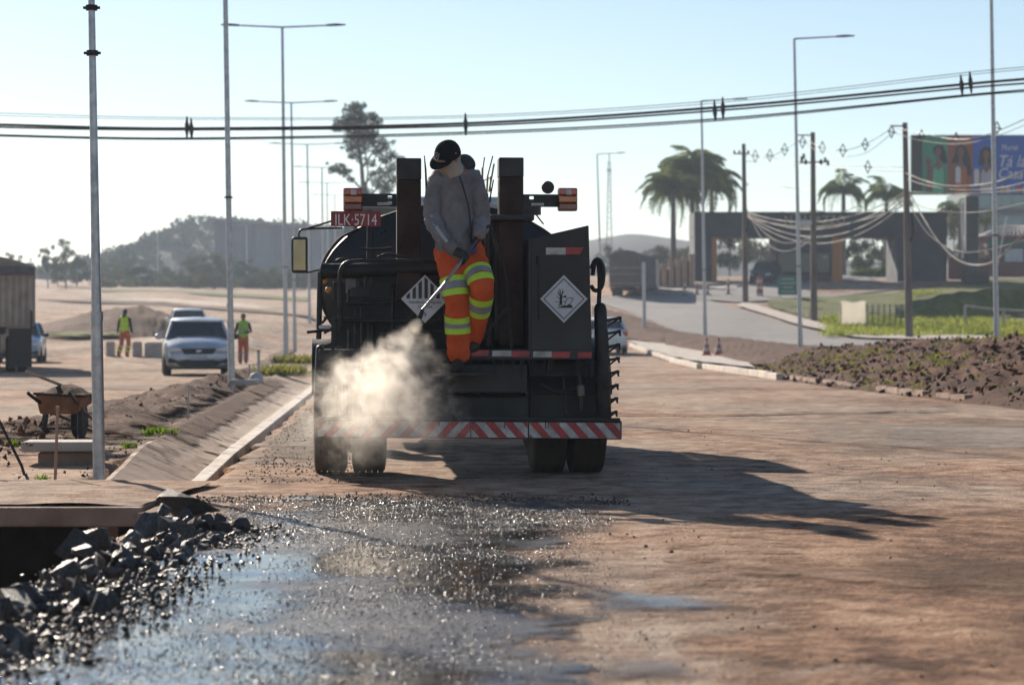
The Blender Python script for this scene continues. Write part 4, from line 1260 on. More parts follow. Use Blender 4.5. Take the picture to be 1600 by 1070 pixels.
# local z runs down the plume, width grows with it
wid = mn('MULTIPLY_ADD', sx.outputs['Z'], 1.0, .035)
rad = mn('SQRT', mn('ADD', mn('POWER', sx.outputs['X'], 2.0), mn('POWER', mn('MULTIPLY', sx.outputs['Y'], 1.25), 2.0)))
rel = mn('DIVIDE', rad, wid)
core = mn('SUBTRACT', 1.0, rel)
dn = mn('ADD', mn('MULTIPLY', mn('SUBTRACT', n1.outputs[0], .5), 3.0), core)
mr = N.new('ShaderNodeMapRange'); mr.interpolation_type = 'SMOOTHSTEP'
mr.inputs['From Min'].default_value = .2; mr.inputs['From Max'].default_value = 1.4; mr.inputs['To Min'].default_value = 0; mr.inputs['To Max'].default_value = 1
LK.new(dn, mr.inputs[0])
fall = N.new('ShaderNodeMapRange'); fall.interpolation_type = 'SMOOTHSTEP'; fall.inputs['From Min'].default_value = 1.2; fall.inputs['From Max'].default_value = .55; fall.inputs['To Min'].default_value = .0; fall.inputs['To Max'].default_value = 1
LK.new(sx.outputs['Z'], fall.inputs[0])
edge = N.new('ShaderNodeMapRange'); edge.interpolation_type = 'SMOOTHSTEP'; edge.inputs['From Min'].default_value = 1.0; edge.inputs['From Max'].default_value = .7; edge.inputs['To Min'].default_value = 0; edge.inputs['To Max'].default_value = 1
LK.new(rel, edge.inputs[0])
dens = mn('MULTIPLY', mn('MULTIPLY', mr.outputs[0], mn('MULTIPLY', fall.outputs[0], edge.outputs[0])), 6.0)
LK.new(dens, pv.inputs['Density'])
LK.new(pv.outputs[0], out.inputs['Volume'])
pr = [(.05, -.01)] + [(.045 + 1.02 * z_, z_) for z_ in np.linspace(.02, 1.2, 9)]
pr.append((.5, 1.22))
mist = MB().lathe(pr, (0, 0, 0), 'z', 28).build('spray_mist', mist_m)
tag(mist, 'pale sunlit mist billowing from the spray lance', 'mist', kind='stuff')
axis = (W(592, 650, 17.55) - ln).normalized()
mist.location = ln - Vector((0, 0, .01))
mist.rotation_euler = axis.to_track_quat('Z', 'Y').to_euler()

# ------------------------------------------------------------------ broken stone along the pit
M_rock = mat('tarred_basalt', (.06, .05, .045), .46, c2=(.018, .017, .017), scale=5, bump=.35, bscale=30, rvar=.2)
M_rockb = mat('dusty_basalt', (.17, .12, .09), .75, c2=(.05, .045, .045), scale=4, bump=.35, bscale=25)
protos = [rock_mesh(100 + i, 12, .72, True) for i in range(9)]
pme = []
for i, (v, f) in enumerate(protos):
    for m in (M_rock, M_rockb):
        me = bpy.data.meshes.new('stone'); me.from_pydata([tuple(q) for q in v], [], f); me.materials.append(m); pme.append(me)
GROUP = 'broken stones heaped along the pit'
spots = []
edgeA = [(268, 822), (225, 846), (170, 872), (112, 900), (55, 938), (-10, 985)]
edgeB = [(388, 826), (345, 862), (275, 895), (195, 940), (105, 995), (0, 1055)]
A_ = resample([(W(a, b, FPX * CH / (b - HY))) for a, b in edgeA], 40)
B_ = resample([(W(a, b, FPX * CH / (b - HY))) for a, b in edgeB], 40)
rr = random.Random(5)
tries = 0
while len(spots) < 210 and tries < 9000:
    tries += 1
    i = rr.randrange(40); t = rr.random() ** 1.5
    p = A_[i].lerp(B_[i], t)
    s_ = (.04 + .085 * rr.random() ** 1.6) * (1 - .35 * t)
    if any((p - q).length < (s_ + r_) * .62 for q, r_ in spots): continue
    spots.append((p, s_))
for k, (p, s_) in enumerate(spots):
    dusty = rr.random() < .2
    o = bpy.data.objects.new('broken_stone', pme[rr.randrange(9) * 2 + (1 if dusty else 0)]); COL.objects.link(o)
    o.location = (p.x, p.y, s_ * .35 + max(0, .1 * (1 - abs(p.x + 2.15) / .5)) * rr.random())
    o.rotation_euler = (rr.uniform(0, 6), rr.uniform(0, 6), rr.uniform(0, 6))
    o.scale = (s_ * rr.uniform(.8, 1.2), s_ * rr.uniform(.8, 1.2), s_ * rr.uniform(.8, 1.1))
    part_ = 'at the far end of the heap, by the concrete slab' if p.y > 13.3 else ('in the middle of the heap, at the pit edge' if p.y > 11.2 else 'at the near end of the heap, lower left')
    tag(o, ('dusty brown' if dusty else 'dark tarred') + (' big' if s_ > .13 else ' small') + ' broken stone ' + part_, 'stone', GROUP)
# a few conspicuous ones
for px, py, s_, sc, rot, lab in ((300, 818, .2, (1.5, .9, .75), (.2, .35, .4), 'largest dark slab of stone at the top of the heap'),
                             (336, 832, .1, (1.3, .9, .35), (-.25, .1, .2), 'flat stone with a pale wet face at the right of the heap'),
                             (112, 882, .15, (1.0, 1, 1.15), (.5, .2, 1), 'tall dark stone standing at the edge of the pit')):
    Y_ = FPX * CH / (py - HY)
    p = W(px, py, Y_)
    o = bpy.data.objects.new('broken_stone', pme[rr.randrange(9) * 2]); COL.objects.link(o)
    o.location = (p.x, Y_, s_ * .5); o.rotation_euler = rot; o.scale = tuple(s_ * q for q in sc)
    tag(o, lab, 'stone', GROUP)

# ------------------------------------------------------------------ chippings, grit and clods
small = [rock_mesh(200 + i, 7, .75) for i in range(5)]
M_chip = mat('tarred_chippings', (.2, .185, .17), .3, c2=(.04, .04, .042), scale=9, rvar=.15, lo=.4, hi=.6)
M_clod = mat('dry_clods', (.32, .2, .13), .95, c2=(.12, .072, .048), scale=3)
M_sclod = mat('soil_clods', (.1, .05, .03), .95, c2=(.045, .022, .013), scale=3)
nn = 120000
ys = 6.3 + (16.3 - 6.3) * RNG.random(nn) ** .9
lx = np.interp(ys, [5, 8, 10, 12, 13.5, 15, 16.5], [-2.3, -2.3, -2.25, -2.1, -1.95, -2.0, -1.8]); rx = np.interp(ys, [5, 8.5, 10, 11, 12, 13.2, 14.8, 16.5], [.5, .6, .6, .55, .5, .5, .65, .5])
tt = RNG.random(nn)
xs = lx + (rx - lx) * tt
keep = []
for i in range(nn):
    d = .34 + 1.0 * noise.noise((xs[i] * .9, ys[i] * .55, 11)) + .5 * noise.noise((xs[i] * 2.5, ys[i] * 1.5, 5))
    d += .5 * max(0, (.35 - tt[i]) / .35) + 1.3 * max(0, (ys[i] - 13.2) / 3)
    e = min(1, min(tt[i], 1 - tt[i]) * 8 + .15)
    if RNG.random() < max(.05, d) * e * .8: keep.append(i)
keep = np.array(keep)
cs = .0028 + .0055 * RNG.random(len(keep)) ** 2.2
cz = np.array([hb(x, y) for x, y in zip(xs[keep], ys[keep])]) + .009
scatter('chippings', np.stack([xs[keep], ys[keep], cz + cs * .2], 1), cs, M_chip, small, 'wet dark chippings covering the primed strip', 'gravel')
# coarse wet gravel round the stones
n3 = 5200
ii = RNG.integers(0, 40, n3); tt = RNG.random(n3) * 1.5 - .1
pp = np.array([A_[i].lerp(B_[i], t)[:] for i, t in zip(ii, tt)]); pp[:, :2] += RNG.normal(0, .08, (n3, 2))
pp = pp[pp[:, 0] > -2.45]
s3 = .006 + .02 * RNG.random(len(pp)) ** 2.5
pp[:, 2] = s3 * .4 + .008
scatter('coarse_gravel', pp, s3, M_rock, small, 'coarse dark gravel spilled around the stone heap', 'gravel')
# grit at the far edge of the strip and beside the drain
n3 = 5000
x3 = np.concatenate([RNG.uniform(-3.6, .8, n3 // 2), RNG.uniform(-2.1, -1.2, n3 // 2)]); y3 = np.concatenate([16.2 + np.abs(RNG.normal(0, .35, n3 // 2)), RNG.uniform(18.5, 36, n3 // 2)])
x3[n3 // 2:] -= (y3[n3 // 2:] - 18.5) * .06
s3 = .005 + .014 * RNG.random(n3) ** 2
scatter('grit', np.stack([x3, y3, np.array([hb(a, b) for a, b in zip(x3, y3)]) + s3 * .4], 1), s3, M_rockb, small, 'loose grit beside the drain and along the wet strip', 'gravel')
# clods over the dirt road on the right
n3 = 5200
y3 = 7 + 45 * RNG.random(n3) ** 1.8; x3 = .5 + (y3 * .24 + .5) * RNG.random(n3)
cl = np.array([noise.noise((a * .8, b * .5, 3)) for a, b in zip(x3, y3)])
k3 = RNG.random(n3) < np.clip(.35 + cl * 1.4, .06, 1)
x3, y3 = x3[k3], y3[k3]
s3 = .003 + .016 * RNG.random(len(x3)) ** 4.5
scatter('clods', np.stack([x3, y3, np.array([hb(a, b) for a, b in zip(x3, y3)]) + s3 * .3], 1), s3, M_clod, small, 'small dry clods scattered over the dirt road', 'clods')
# clods on the soil bank and on the median
Pb, Sb = [], []
bs, os_ = resample(base, 200), resample(outer, 200)
for _ in range(5200):
    i = int(199 * random.random()); t = random.random() * .72
    p = bs[i].lerp(os_[i], t)
    if p.y < 20: continue
    s_ = .02 + .1 * random.random() ** 3.2
    Pb.append((p.x, p.y, bank_h(p.x, p.y, t, i / 199) + s_ * .3)); Sb.append(s_)
scatter('bank_clods', Pb, Sb, M_soil, small, 'brown clods covering the soil bank on the right', 'clods')
Pb, Sb = [], []
for _ in range(260):
    i = int(199 * random.random()); t = random.random() * .6
    p = bs[i].lerp(os_[i], t)
    if p.y < 28: continue
    s_ = .02 + .06 * random.random() ** 2
    Pb.append((p.x, p.y, bank_h(p.x, p.y, t, i / 199) + s_ * .4)); Sb.append(s_)
scatter('bank_stones', Pb, Sb, mat('pale_stones', (.38, .3, .24), .9), small, 'pale stones lying on the soil bank', 'stones')
Pb, Sb = [], []
for _ in range(3000):
    y_ = random.uniform(17.9, 50); t = random.random()
    w_ = float(np.interp(y_, [17.8, 24, 34, 46, 62], [3, 2.6, 1.9, 1.6, 1.3])); x_ = drain_out(y_) - .02 - w_ * t
    s_ = .01 + .05 * random.random() ** 3
    Pb.append((x_, y_, (hmed(x_, y_, t, 0) if .22 < t < .78 else hb(x_, y_) + .02) + s_ * .2)); Sb.append(s_ * (1 if .22 < t < .78 else .5))
scatter('median_clods', Pb, Sb, M_soil, small, 'brown clods along the median beside the drain', 'clods')

# ------------------------------------------------------------------ weeds
M_weed = leafmat('bright_weed_leaf', (.22, .32, .03), (.1, .16, .02), .5)
M_dryweed = leafmat('yellowish_weed_leaf', (.26, .25, .05), (.12, .14, .03), .5)
def tuft(mb, c_, r_, hgt, n_, rnd):
    for _ in range(n_):
        a_ = rnd.uniform(0, 6.28); q = rnd.random() ** .7 * r_
        p = Vector(c_) + Vector((math.cos(a_) * q, math.sin(a_) * q, 0))
        d = Vector((rnd.gauss(0, .45), rnd.gauss(0, .45), 1)).normalized() * hgt * rnd.uniform(.4, 1)
        s_ = Vector((rnd.gauss(0, 1), rnd.gauss(0, 1), 0)).normalized() * hgt * rnd.uniform(.04, .12)
        mb.add([p - s_ * .3, p + d * .55 - s_, p + d, p + d * .55 + s_], [(0, 1, 2, 3)])
for px, py, r_, hg, n_, lab in ((250, 692, .16, .13, 260, 'low green weeds beside the drain, left of the leaning white stake'), (203, 712, .07, .09, 90, 'small bright weed by the drain near the first lamp post'),
                              (22, 712, .08, .1, 90, 'little green weed beside the dark iron rod'), (66, 750, .06, .07, 60, 'tiny weed at the foot of the wooden stake'),
                              (440, 592, .6, .35, 500, 'big yellow-green weed patch at the far end of the drain'), (462, 572, .8, .4, 500, 'weed patch behind the other, beside the truck'), (505, 590, .5, .2, 200, 'weeds almost hidden behind the left of the truck')):
    Y_ = FPX * CH / (py - HY) if py > 560 else 60
    p = W(px, py, Y_)
    mb = MB(); tuft(mb, (0, 0, 0), r_, hg, n_, random.Random(px))
    o = mb.build('weed_clump', M_weed if hg < .3 else M_dryweed)
    o.location = (p.x, p.y, max(p.z, hb(p.x, p.y)) + (.08 if py < 720 else 0) - .02)
    tag(o, lab, 'weeds', 'weeds along the median')
mb = MB(); rnd = random.Random(3)
for _ in range(420):
    i = int(199 * rnd.random()); t = rnd.random() ** .8 * .62
    p = bs[i].lerp(os_[i], t)
    if p.y < 30 or noise.noise((p.x * .3, p.y * .12, 5)) < -.05 + .25 * t: continue
    tuft(mb, (p.x, p.y, bank_h(p.x, p.y, t, i / 199) - .02), .2, .16, 22, rnd)
tag(mb.build('bank_weeds', M_dryweed), 'patchy yellow-green weeds on the soil bank', 'weeds', kind='stuff')
# ------------------------------------------------------------------ street lamps
M_lamphead = mat('grey_lamp_head', (.12, .13, .15), .5, metal=.3)
def street_lamp(px, py, Y, label, group, pxt=None, pyt=None, H=None, arms=(), rb=.075, sleeve=None, ground=True):
    b = W(px, py, Y)
    if H is None: H = (py - pyt) * Y / FPX
    lean = ((pxt - px) if pxt is not None else -9.0 * H * FPX / Y / 560) * Y / FPX
    t = thing('street_lamp', label, 'street lamp', b, 0, group)
    top = Vector((lean, 0, H))
    at_ = lambda z: Vector((lean * z / H, 0, z))
    sl = sleeve or 1.25
    MB().tube([at_(-.4), at_(sl)], [rb, rb * .97], 16).build('lower_pole', M_galv, t, smooth=50)
    MB().tube([at_(sl - .02), at_(sl + .05)], [rb * 1.07, rb * 1.07], 16).build('pole_joint', M_galv, t, smooth=50)
    MB().tube([at_(sl), at_(H * .45), at_(H)], [rb * .86, rb * .72, rb * .5], 16).build('upper_pole', M_galv, t, smooth=50)
    for z in ((3.3, 3.65) if Y < 30 else (3.5,)):
        MB().lathe([(rb * .95, -.02), (rb * .95, .02)], at_(z), 'z', 16).bar(at_(z) - Vector((rb * 1.35, 0, 0)), at_(z) + Vector((rb * 1.35, 0, 0)), .02).build('clamp', M_blackmetal, t)
    for ln_, rise in arms:
        e = top + Vector((ln_, 0, rise))
        s_ = 1 if ln_ > 0 else -1
        MB().tube([top, top.lerp(e, .75)], [.035, .03], 8).build('arm', M_galv, t, smooth=60)
        q = top.lerp(e, .7)
        mb = MB()
        d = (e - q)
        mb.loft([[q + Vector((0, -.07, -.03)), q + Vector((0, .07, -.03)), q + Vector((0, .06, .04)), q + Vector((0, -.06, .04))],
                 [q + d * .5 + Vector((0, -.15, -.03)), q + d * .5 + Vector((0, .15, -.03)), q + d * .5 + Vector((0, .1, .05)), q + d * .5 + Vector((0, -.1, .05))],
                 [e + Vector((0, -.1, -.02)), e + Vector((0, .1, -.02)), e + Vector((0, .08, .01)), e + Vector((0, -.08, .01))]])
        mb.build('lamp_head', M_lamphead, t, recalc=True)
    return t
GL, GR_ = 'lamps along the median on the left', 'lamps along the right of the road'
def armpx(a, b, x, Y): return tuple(((q - x) * Y / FPX, .1) for q in (a, b))
street_lamp(155, 750, 18.7, 'thick galvanised lamp post nearest the camera at the left', GL, H=4.1, pxt=155 - 9.0 * 4.1 * 202 / 560, rb=.048)
street_lamp(362, 616, 43, 'lamp post standing beside the silver car', GL, H=12.4, arms=((-2.3, .12), (2.3, .12)), rb=.064)
street_lamp(447, 564, 90, 'nearest lamp with both arms in view, tallest in the photo', GL, 441, 43, arms=armpx(345, 540, 441, 90), rb=.1)
street_lamp(461, 547, 121, 'second tallest two-armed lamp, just right of the tallest', GL, 455, 161, arms=armpx(382, 528, 455, 121), rb=.1)
street_lamp(484, 512, 164, 'two-armed lamp whose arms cross the black overhead cables', GL, 480, 226, arms=armpx(420, 540, 480, 164), rb=.11)
for px, Y, xt, yt, a, b, lab in ((505, 200, 503, 262, 458, 545, 'two-armed lamp left of the eucalyptus, higher of the small ones'), (513, 250, 511, 286, 465, 560, 'small two-armed lamp above the mirror'),
                             (524, 310, 523, 305, 485, 565, 'tiny far two-armed lamp above the number plate')):
    gz = h((px - CX) * Y / FPX, Y)
    street_lamp(px, HY - (gz - CH) * FPX / Y, Y, lab, GL, xt, yt, arms=armpx(a, b, xt, Y), rb=.11)
for px, Y, xt, yt, a, lab in ((48, 480, 46, 353, 15, 'far one-armed lamp above the dump trailer'), (74, 560, 73, 366, 50, 'faint far lamp between the trailer and the first lamp post'), (247, 520, 246, 360, 220, 'faint far lamp left of the silver car'), (386, 430, 385, 352, 362, 'faint far lamp in front of the hill')):
    gz = h((px - CX) * Y / FPX, Y)
    street_lamp(px, HY - (gz - CH) * FPX / Y, Y, lab, 'far lamps on the left', xt, yt, arms=(((a - xt) * Y / FPX, .1),), rb=.12)
street_lamp(1558, 568, 66, 'lamp post on the soil bank at the right, in front of the billboard', GR_, H=12.4, arms=((2.3, .12),), rb=.085)
street_lamp(1251, 557, 94, 'tall one-armed lamp in front of the gatehouse, arm pointing right', GR_, 1241, 61, arms=((94 * FPX ** -1 * 94, .12),), rb=.1)
street_lamp(1102, 534, 118, 'one-armed lamp in front of the palm trees', GR_, 1096, 158, arms=((72 * 118 / FPX, .12),), rb=.1)
gz = h(138 * 190 / FPX, 190)
street_lamp(939, HY - (gz - CH) * FPX / 190, 190, 'far one-armed lamp beside the lattice mast', GR_, 933, 241, arms=((45 * 190 / FPX, .12),), rb=.1)
t = G(1007, 522)
o = MB().tube([(0, 0, -.2), (-.03, 0, 112 * t.y / FPX)], [.1, .09], 12).build('steel_post', M_galv, None, smooth=50)
o.location = t; tag(o, 'short bare steel post on the soil strip right of the truck', 'post')

# ------------------------------------------------------------------ overhead cables across the road
def wire(name, pts, Y0, Y1, r, m, label, group, per=10):
    n_ = len(pts)
    p = [W(x, y_, Y0 + (Y1 - Y0) * i / (n_ - 1)) for i, (x, y_) in enumerate(pts)]
    c_ = p[0].copy()
    o = MB().tube([q - c_ for q in crom(p, per)], r, 6).build(name, m, None, smooth=60)
    o.location = c_
    return tag(o, label, 'cable', group)
GC = 'black cables crossing the whole picture'
wire('overhead_cable', [(-300, 186), (0, 195), (295, 201), (727, 193), (1122, 168), (1507, 132), (1650, 119), (1900, 90)], 60, 60, .034, M_cable, 'thickest black overhead cable, top of the close pair', GC)
wire('overhead_cable', [(-300, 189), (0, 199), (295, 203), (727, 197), (1122, 173), (1507, 138), (1650, 126), (1900, 97)], 60.2, 60.2, .024, M_cable, 'black overhead cable just under the thickest one', GC)
wire('overhead_cable', [(-300, 202), (0, 211), (295, 216), (727, 207), (1122, 186), (1507, 149), (1650, 136), (1900, 107)], 60, 60, .02, M_cable, 'upper cable of the lower black pair', GC)
wire('overhead_cable', [(-300, 204), (0, 213), (295, 218), (727, 210), (1122, 189), (1507, 151), (1650, 139), (1900, 110)], 60.3, 60.3, .015, M_cable, 'lowest black overhead cable', GC)
wire('overhead_cable', [(-300, 168), (0, 177), (295, 184), (727, 181), (1122, 157), (1507, 114), (1650, 100), (1900, 70)], 62, 62, .009, M_cable, 'thin faint wire above the black overhead cables', GC)
wire('overhead_cable', [(-300, 172), (0, 181), (295, 187), (727, 184), (1122, 161), (1507, 118), (1650, 104), (1900, 75)], 62.5, 62.5, .008, M_cable, 'thin faint wire just under the other thin one', GC)
for px, y0, y1, dx, lab in ((292, 182, 216, 0, 'left bar of the leftmost pair of cable spacers'), (298.5, 185, 218, 1, 'right bar of the leftmost pair of cable spacers'), (727, 177, 212, 1, 'single cable spacer above the worker'),
                        (1116, 157, 190, 2, 'left bar of the cable spacers right of the centre'), (1129, 152, 187, 1, 'right bar of the cable spacers right of the centre'), (1501, 117, 150, 3, 'left bar of the rightmost cable spacers'), (1515, 112, 146, 3, 'right bar of the rightmost cable spacers')):
    a, b = W(px, y0, 59.9), W(px + dx, y1, 59.9)
    c_ = (a + b) / 2
    o = MB().tube([a - c_, (a - c_) * .5, (a - c_) * .25, (b - c_) * .25, (b - c_) * .6, b - c_], [.02, .035, .055, .055, .035, .02], 8).build('cable_spacer', M_black, None, smooth=40)
    o.location = c_; tag(o, lab, 'cable spacer', 'spacers on the overhead cables')

# ------------------------------------------------------------------ wooden line poles on the right with their wires
M_pole = mat('weathered_wood_pole', (.2, .155, .13), .9, c2=(.1, .078, .066), scale=3, bump=.3, bscale=15, stretch=(1, 1, .15))
M_pale_wire = mat('pale_sunlit_cable', (.2, .185, .17), .75)
GP = 'line poles on the right'
lp = []
for px, py, xt, yt, lab in ((1421, 531, 1414, 192, 'nearest line pole, left of the billboard'), (1272, 504, 1270, 207, 'middle line pole, in front of the gatehouse'), (1165, 476, 1162, 225, 'farthest line pole, left of the gatehouse entrance')):
    b = G(px, py)
    H = (py - yt) * b.y / FPX
    t = thing('line_pole', lab, 'line pole', b, 0, GP)
    top = Vector(((xt - px) * b.y / FPX, 0, H))
    MB().tube([(0, 0, -.4), top * .5, top], [.21, .17, .13], 14).build('pole', M_pole, t, smooth=50)
    if px == 1165:
        q = top * .93
        MB().bar(q - Vector((.7, 0, -.1)), q + Vector((.35, 0, .1)), .1).build('crossarm', M_pole, t)
        for s_ in (-.65, -.3, .3): MB().lathe([(.05, 0), (.09, .08), (.05, .12), (.08, .2), (.03, .26)], q + Vector((s_, 0, .08)), 'z', 10).build('insulator', M_black, t, smooth=50)
    else:
        q = top * .985
        MB().bar(q, q - Vector((.75 if px == 1421 else 1.0, 0, 0)), .07).build('bracket', M_blackmetal, t)
    if px == 1272:
        for s_, zz in ((-.9, .615), (-.6, .6), (.5, .6), (.8, .61), (-.75, .63), (1.0, .595)):
            MB().lathe([(.05, 0), (.11, .1), (.06, .16), (.1, .26), (.03, .32)], Vector((s_ * .8, 0, H * zz + H * .23)), 'z', 10).build('insulator', M_black, t, smooth=50)
        MB().bar((-.85, 0, H * .84), (.85, 0, H * .845), .09).build('crossarm', M_pole, t)
        MB().box((-.55, 0, H * .525), (.9, .25, .3)).build('junction_box', M_galv, t, bevel=.03)
    if px != 1272:
        MB().tube([(.12, -.18, H * .58), (.2, -.2, H * .5), (.05, -.2, H * .45)], .09, 8).build('cable_coil', M_cable, t, smooth=50)
    lp.append((b, H))
Y1, Y2, Y3 = lp[0][0].y, lp[1][0].y, lp[2][0].y
GW = 'wires between the line poles'
def w3(pts, Ya, Yb, r, m, lab): wire('line_wire', pts, Ya, Yb, r * (.75 if m is M_pale_wire else 1), m, lab, GW, 8)
w3([(1397, 200), (1440, 208), (1495, 218), (1545, 210), (1620, 178), (1750, 120)], Y1, Y1 - 30, .02, M_cable, 'top wire running right from the nearest line pole over the billboard')
w3([(1397, 208), (1440, 220), (1495, 225), (1550, 215), (1620, 188), (1750, 135)], Y1, Y1 - 30, .02, M_pale_wire, 'second wire running right from the nearest line pole')
w3([(1253, 217), (1290, 232), (1320, 235), (1355, 224), (1395, 200)], Y2, Y1, .02, M_cable, 'top wire between the middle and nearest line poles')
w3([(1253, 222), (1290, 242), (1320, 245), (1355, 238), (1395, 208)], Y2, Y1, .016, M_cable, 'second wire between the middle and nearest line poles')
w3([(1165, 244), (1190, 248), (1215, 240), (1253, 218)], Y3, Y2, .02, M_cable, 'top wire between the far and middle line poles')
w3([(1165, 240), (1270, 256), (1350, 260), (1414, 261)], Y3, Y1, .02, M_cable, 'long straight wire passing all three line poles')
w3([(1165, 252), (1270, 260), (1350, 266), (1414, 268)], Y3, Y1, .016, M_cable, 'long wire just under the straight one')
w3([(1165, 283), (1200, 288), (1270, 300)], Y3, Y2, .02, M_cable, 'slack wire from the far pole at mid height')
for k, (s_, col) in enumerate(((26, 1), (34, 1), (43, 1), (50, 1), (20, 1))):
    a_ = (1165, 331 + k * 2); b_ = (1416, 300 + k * 5)
    pts = [a_]
    for q in (.12, .25, .4, .55, .7, .85):
        sag = 4 * q * (1 - q) * (s_ + 4)
        pts.append((a_[0] + (b_[0] - a_[0]) * q, a_[1] + (b_[1] - a_[1]) * q + sag))
    pts.append(b_)
    w3(pts, Y3, Y1, .045 if k < 3 else .035, M_pale_wire, ('topmost', 'second', 'third', 'lowest', 'fourth')[k] + ' pale cable sagging across the gatehouse front')
w3([(1166, 325), (1190, 372), (1220, 392), (1250, 386), (1272, 368)], Y3, Y2, .035, M_pale_wire, 'pale cable loop hanging left of the middle line pole')
w3([(1168, 335), (1200, 368), (1230, 380), (1272, 370)], Y3, Y2, .03, M_pale_wire, 'shorter pale cable loop left of the middle line pole')
w3([(1222, 331), (1250, 335), (1272, 328)], Y2 + 2, Y2, .035, M_pale_wire, 'pale cable end left of the middle line pole at roof height')
w3([(1270, 328), (1300, 333), (1320, 330), (1338, 323)], Y2, Y2 - 5, .04, M_pale_wire, 'pale cable end right of the middle line pole at roof height')
w3([(1414, 270), (1450, 284), (1490, 291), (1550, 286), (1600, 268), (1700, 225)], Y1, Y1 - 25, .045, M_pale_wire, 'thick pale cable sagging across the billboard')
w3([(1416, 280), (1450, 290), (1500, 297), (1560, 294), (1620, 280), (1720, 250)], Y1, Y1 - 25, .03, M_pale_wire, 'thin pale cable under the thick one on the billboard')
w3([(1418, 300), (1500, 303), (1600, 297), (1750, 282)], Y1, Y1 - 25, .03, M_pale_wire, 'pale cable along the foot of the billboard')
w3([(1418, 310), (1450, 326), (1520, 332), (1600, 318), (1750, 285)], Y1, Y1 - 25, .025, M_pale_wire, 'pale cable below the billboard')
w3([(1421, 300), (1440, 335), (1465, 375), (1495, 405), (1525, 414), (1555, 407), (1590, 375), (1650, 320)], Y1, Y1 - 25, .05, M_pale_wire, 'heavy pale cable hanging in a deep loop right of the nearest line pole')
w3([(1420, 318), (1450, 365), (1490, 390), (1530, 393), (1600, 375), (1700, 340)], Y1, Y1 - 25, .025, M_pale_wire, 'slender pale cable inside the deep loop')
k = 0
for px, py, Y, lab in ((1180, 244, Y3 - 5, 'first from the left'), (1203, 243, Y3 - 8, 'second from the left'), (1226, 234, Y3 - 12, 'third from the left'), (1254, 222, Y2, 'fourth, at the middle pole'), (1285, 231, Y2 - 3, 'fifth, right of the middle pole'),
                   (1317, 235, Y2 - 8, 'sixth, between the two nearer poles'), (1352, 226, Y1 + 6, 'seventh from the left'), (1393, 206, Y1, 'beside the nearest pole'), (1440, 213, Y1 - 5, 'at the left end of the billboard'), (1494, 217, Y1 - 10, 'over the middle of the billboard'), (1558, 200, Y1 - 14, 'at the lamp post, over the billboard'), (1356, 261, Y1 + 5, 'low on the straight wire')):
    c_ = W(px, py, Y); u = 10 * Y / FPX
    mb = MB()
    for a_, b_ in (((0, 1), (.45, 0)), ((.45, 0), (0, -1)), ((0, -1), (-.45, 0)), ((-.45, 0), (0, 1)), ((-.7, .15), (.7, -.15))):
        mb.tube([(a_[0] * u, 0, a_[1] * u), (b_[0] * u, 0, b_[1] * u)], .028, 6)
    o = mb.build('wire_spacer', M_black); o.location = c_
    tag(o, 'dark diamond spacer on the line wires, ' + lab, 'wire spacer', 'spacers on the line wires')

# ------------------------------------------------------------------ foliage
M_leafA = leafmat('grey_green_leaf', (.1, .115, .06), (.045, .055, .03), .3)
M_leafB = leafmat('olive_leaf', (.12, .125, .045), (.05, .06, .022), .3)
M_leafC = leafmat('dark_leaf', (.06, .08, .04), (.025, .038, .02), .25)
M_leafD = leafmat('fresh_green_leaf', (.16, .22, .04), (.07, .11, .02), .45)
M_palm = leafmat('palm_frond', (.16, .2, .06), (.07, .1, .03), .45)
def crown_mesh(name, clumps, n_, size, m, seed=0):
    g = np.random.default_rng(seed)
    C_ = np.array([c[0] for c in clumps]); Rr = np.array([c[1] for c in clumps])
    wgt = Rr ** 2 / (Rr ** 2).sum()
    k = g.choice(len(clumps), n_, p=wgt)
    d = g.normal(size=(n_, 3)); d /= np.linalg.norm(d, axis=1)[:, None]
    p = C_[k] + d * (Rr[k] * g.random(n_) ** .45)[:, None] * np.array([1, 1, .75])
    a = g.normal(size=(n_, 3)); a /= np.linalg.norm(a, axis=1)[:, None]
    b = np.cross(a, g.normal(size=(n_, 3))); b /= np.linalg.norm(b, axis=1)[:, None]
    s = size * (.6 + .8 * g.random(n_))[:, None]
    v = np.stack([p - a * s, p - b * s * .6, p + a * s, p + b * s * .6], 1).reshape(-1, 3)
    me = bpy.data.meshes.new(name)
    me.vertices.add(len(v)); me.vertices.foreach_set('co', v.ravel())
    me.loops.add(len(v)); me.loops.foreach_set('vertex_index', np.arange(len(v), dtype=np.int32))
    me.polygons.add(n_); me.polygons.foreach_set('loop_start', np.arange(0, len(v), 4, dtype=np.int32))
    me.update(calc_edges=True)
    me.materials.append(m)
    return me
def clump_tree(seed, w, z0, z1, n_clumps, cr):
    g = random.Random(seed)
    out = []
    for _ in range(n_clumps):
        t = g.random()
        rr_ = (w / 2) * (math.sin(math.pi * (.18 + .72 * t)) ** .8) * g.random() ** .5
        a = g.uniform(0, 6.28)
        out.append(((rr_ * math.cos(a), rr_ * math.sin(a), z0 + (z1 - z0) * t), cr * g.uniform(.6, 1.25)))
    return out
PROTO = {}
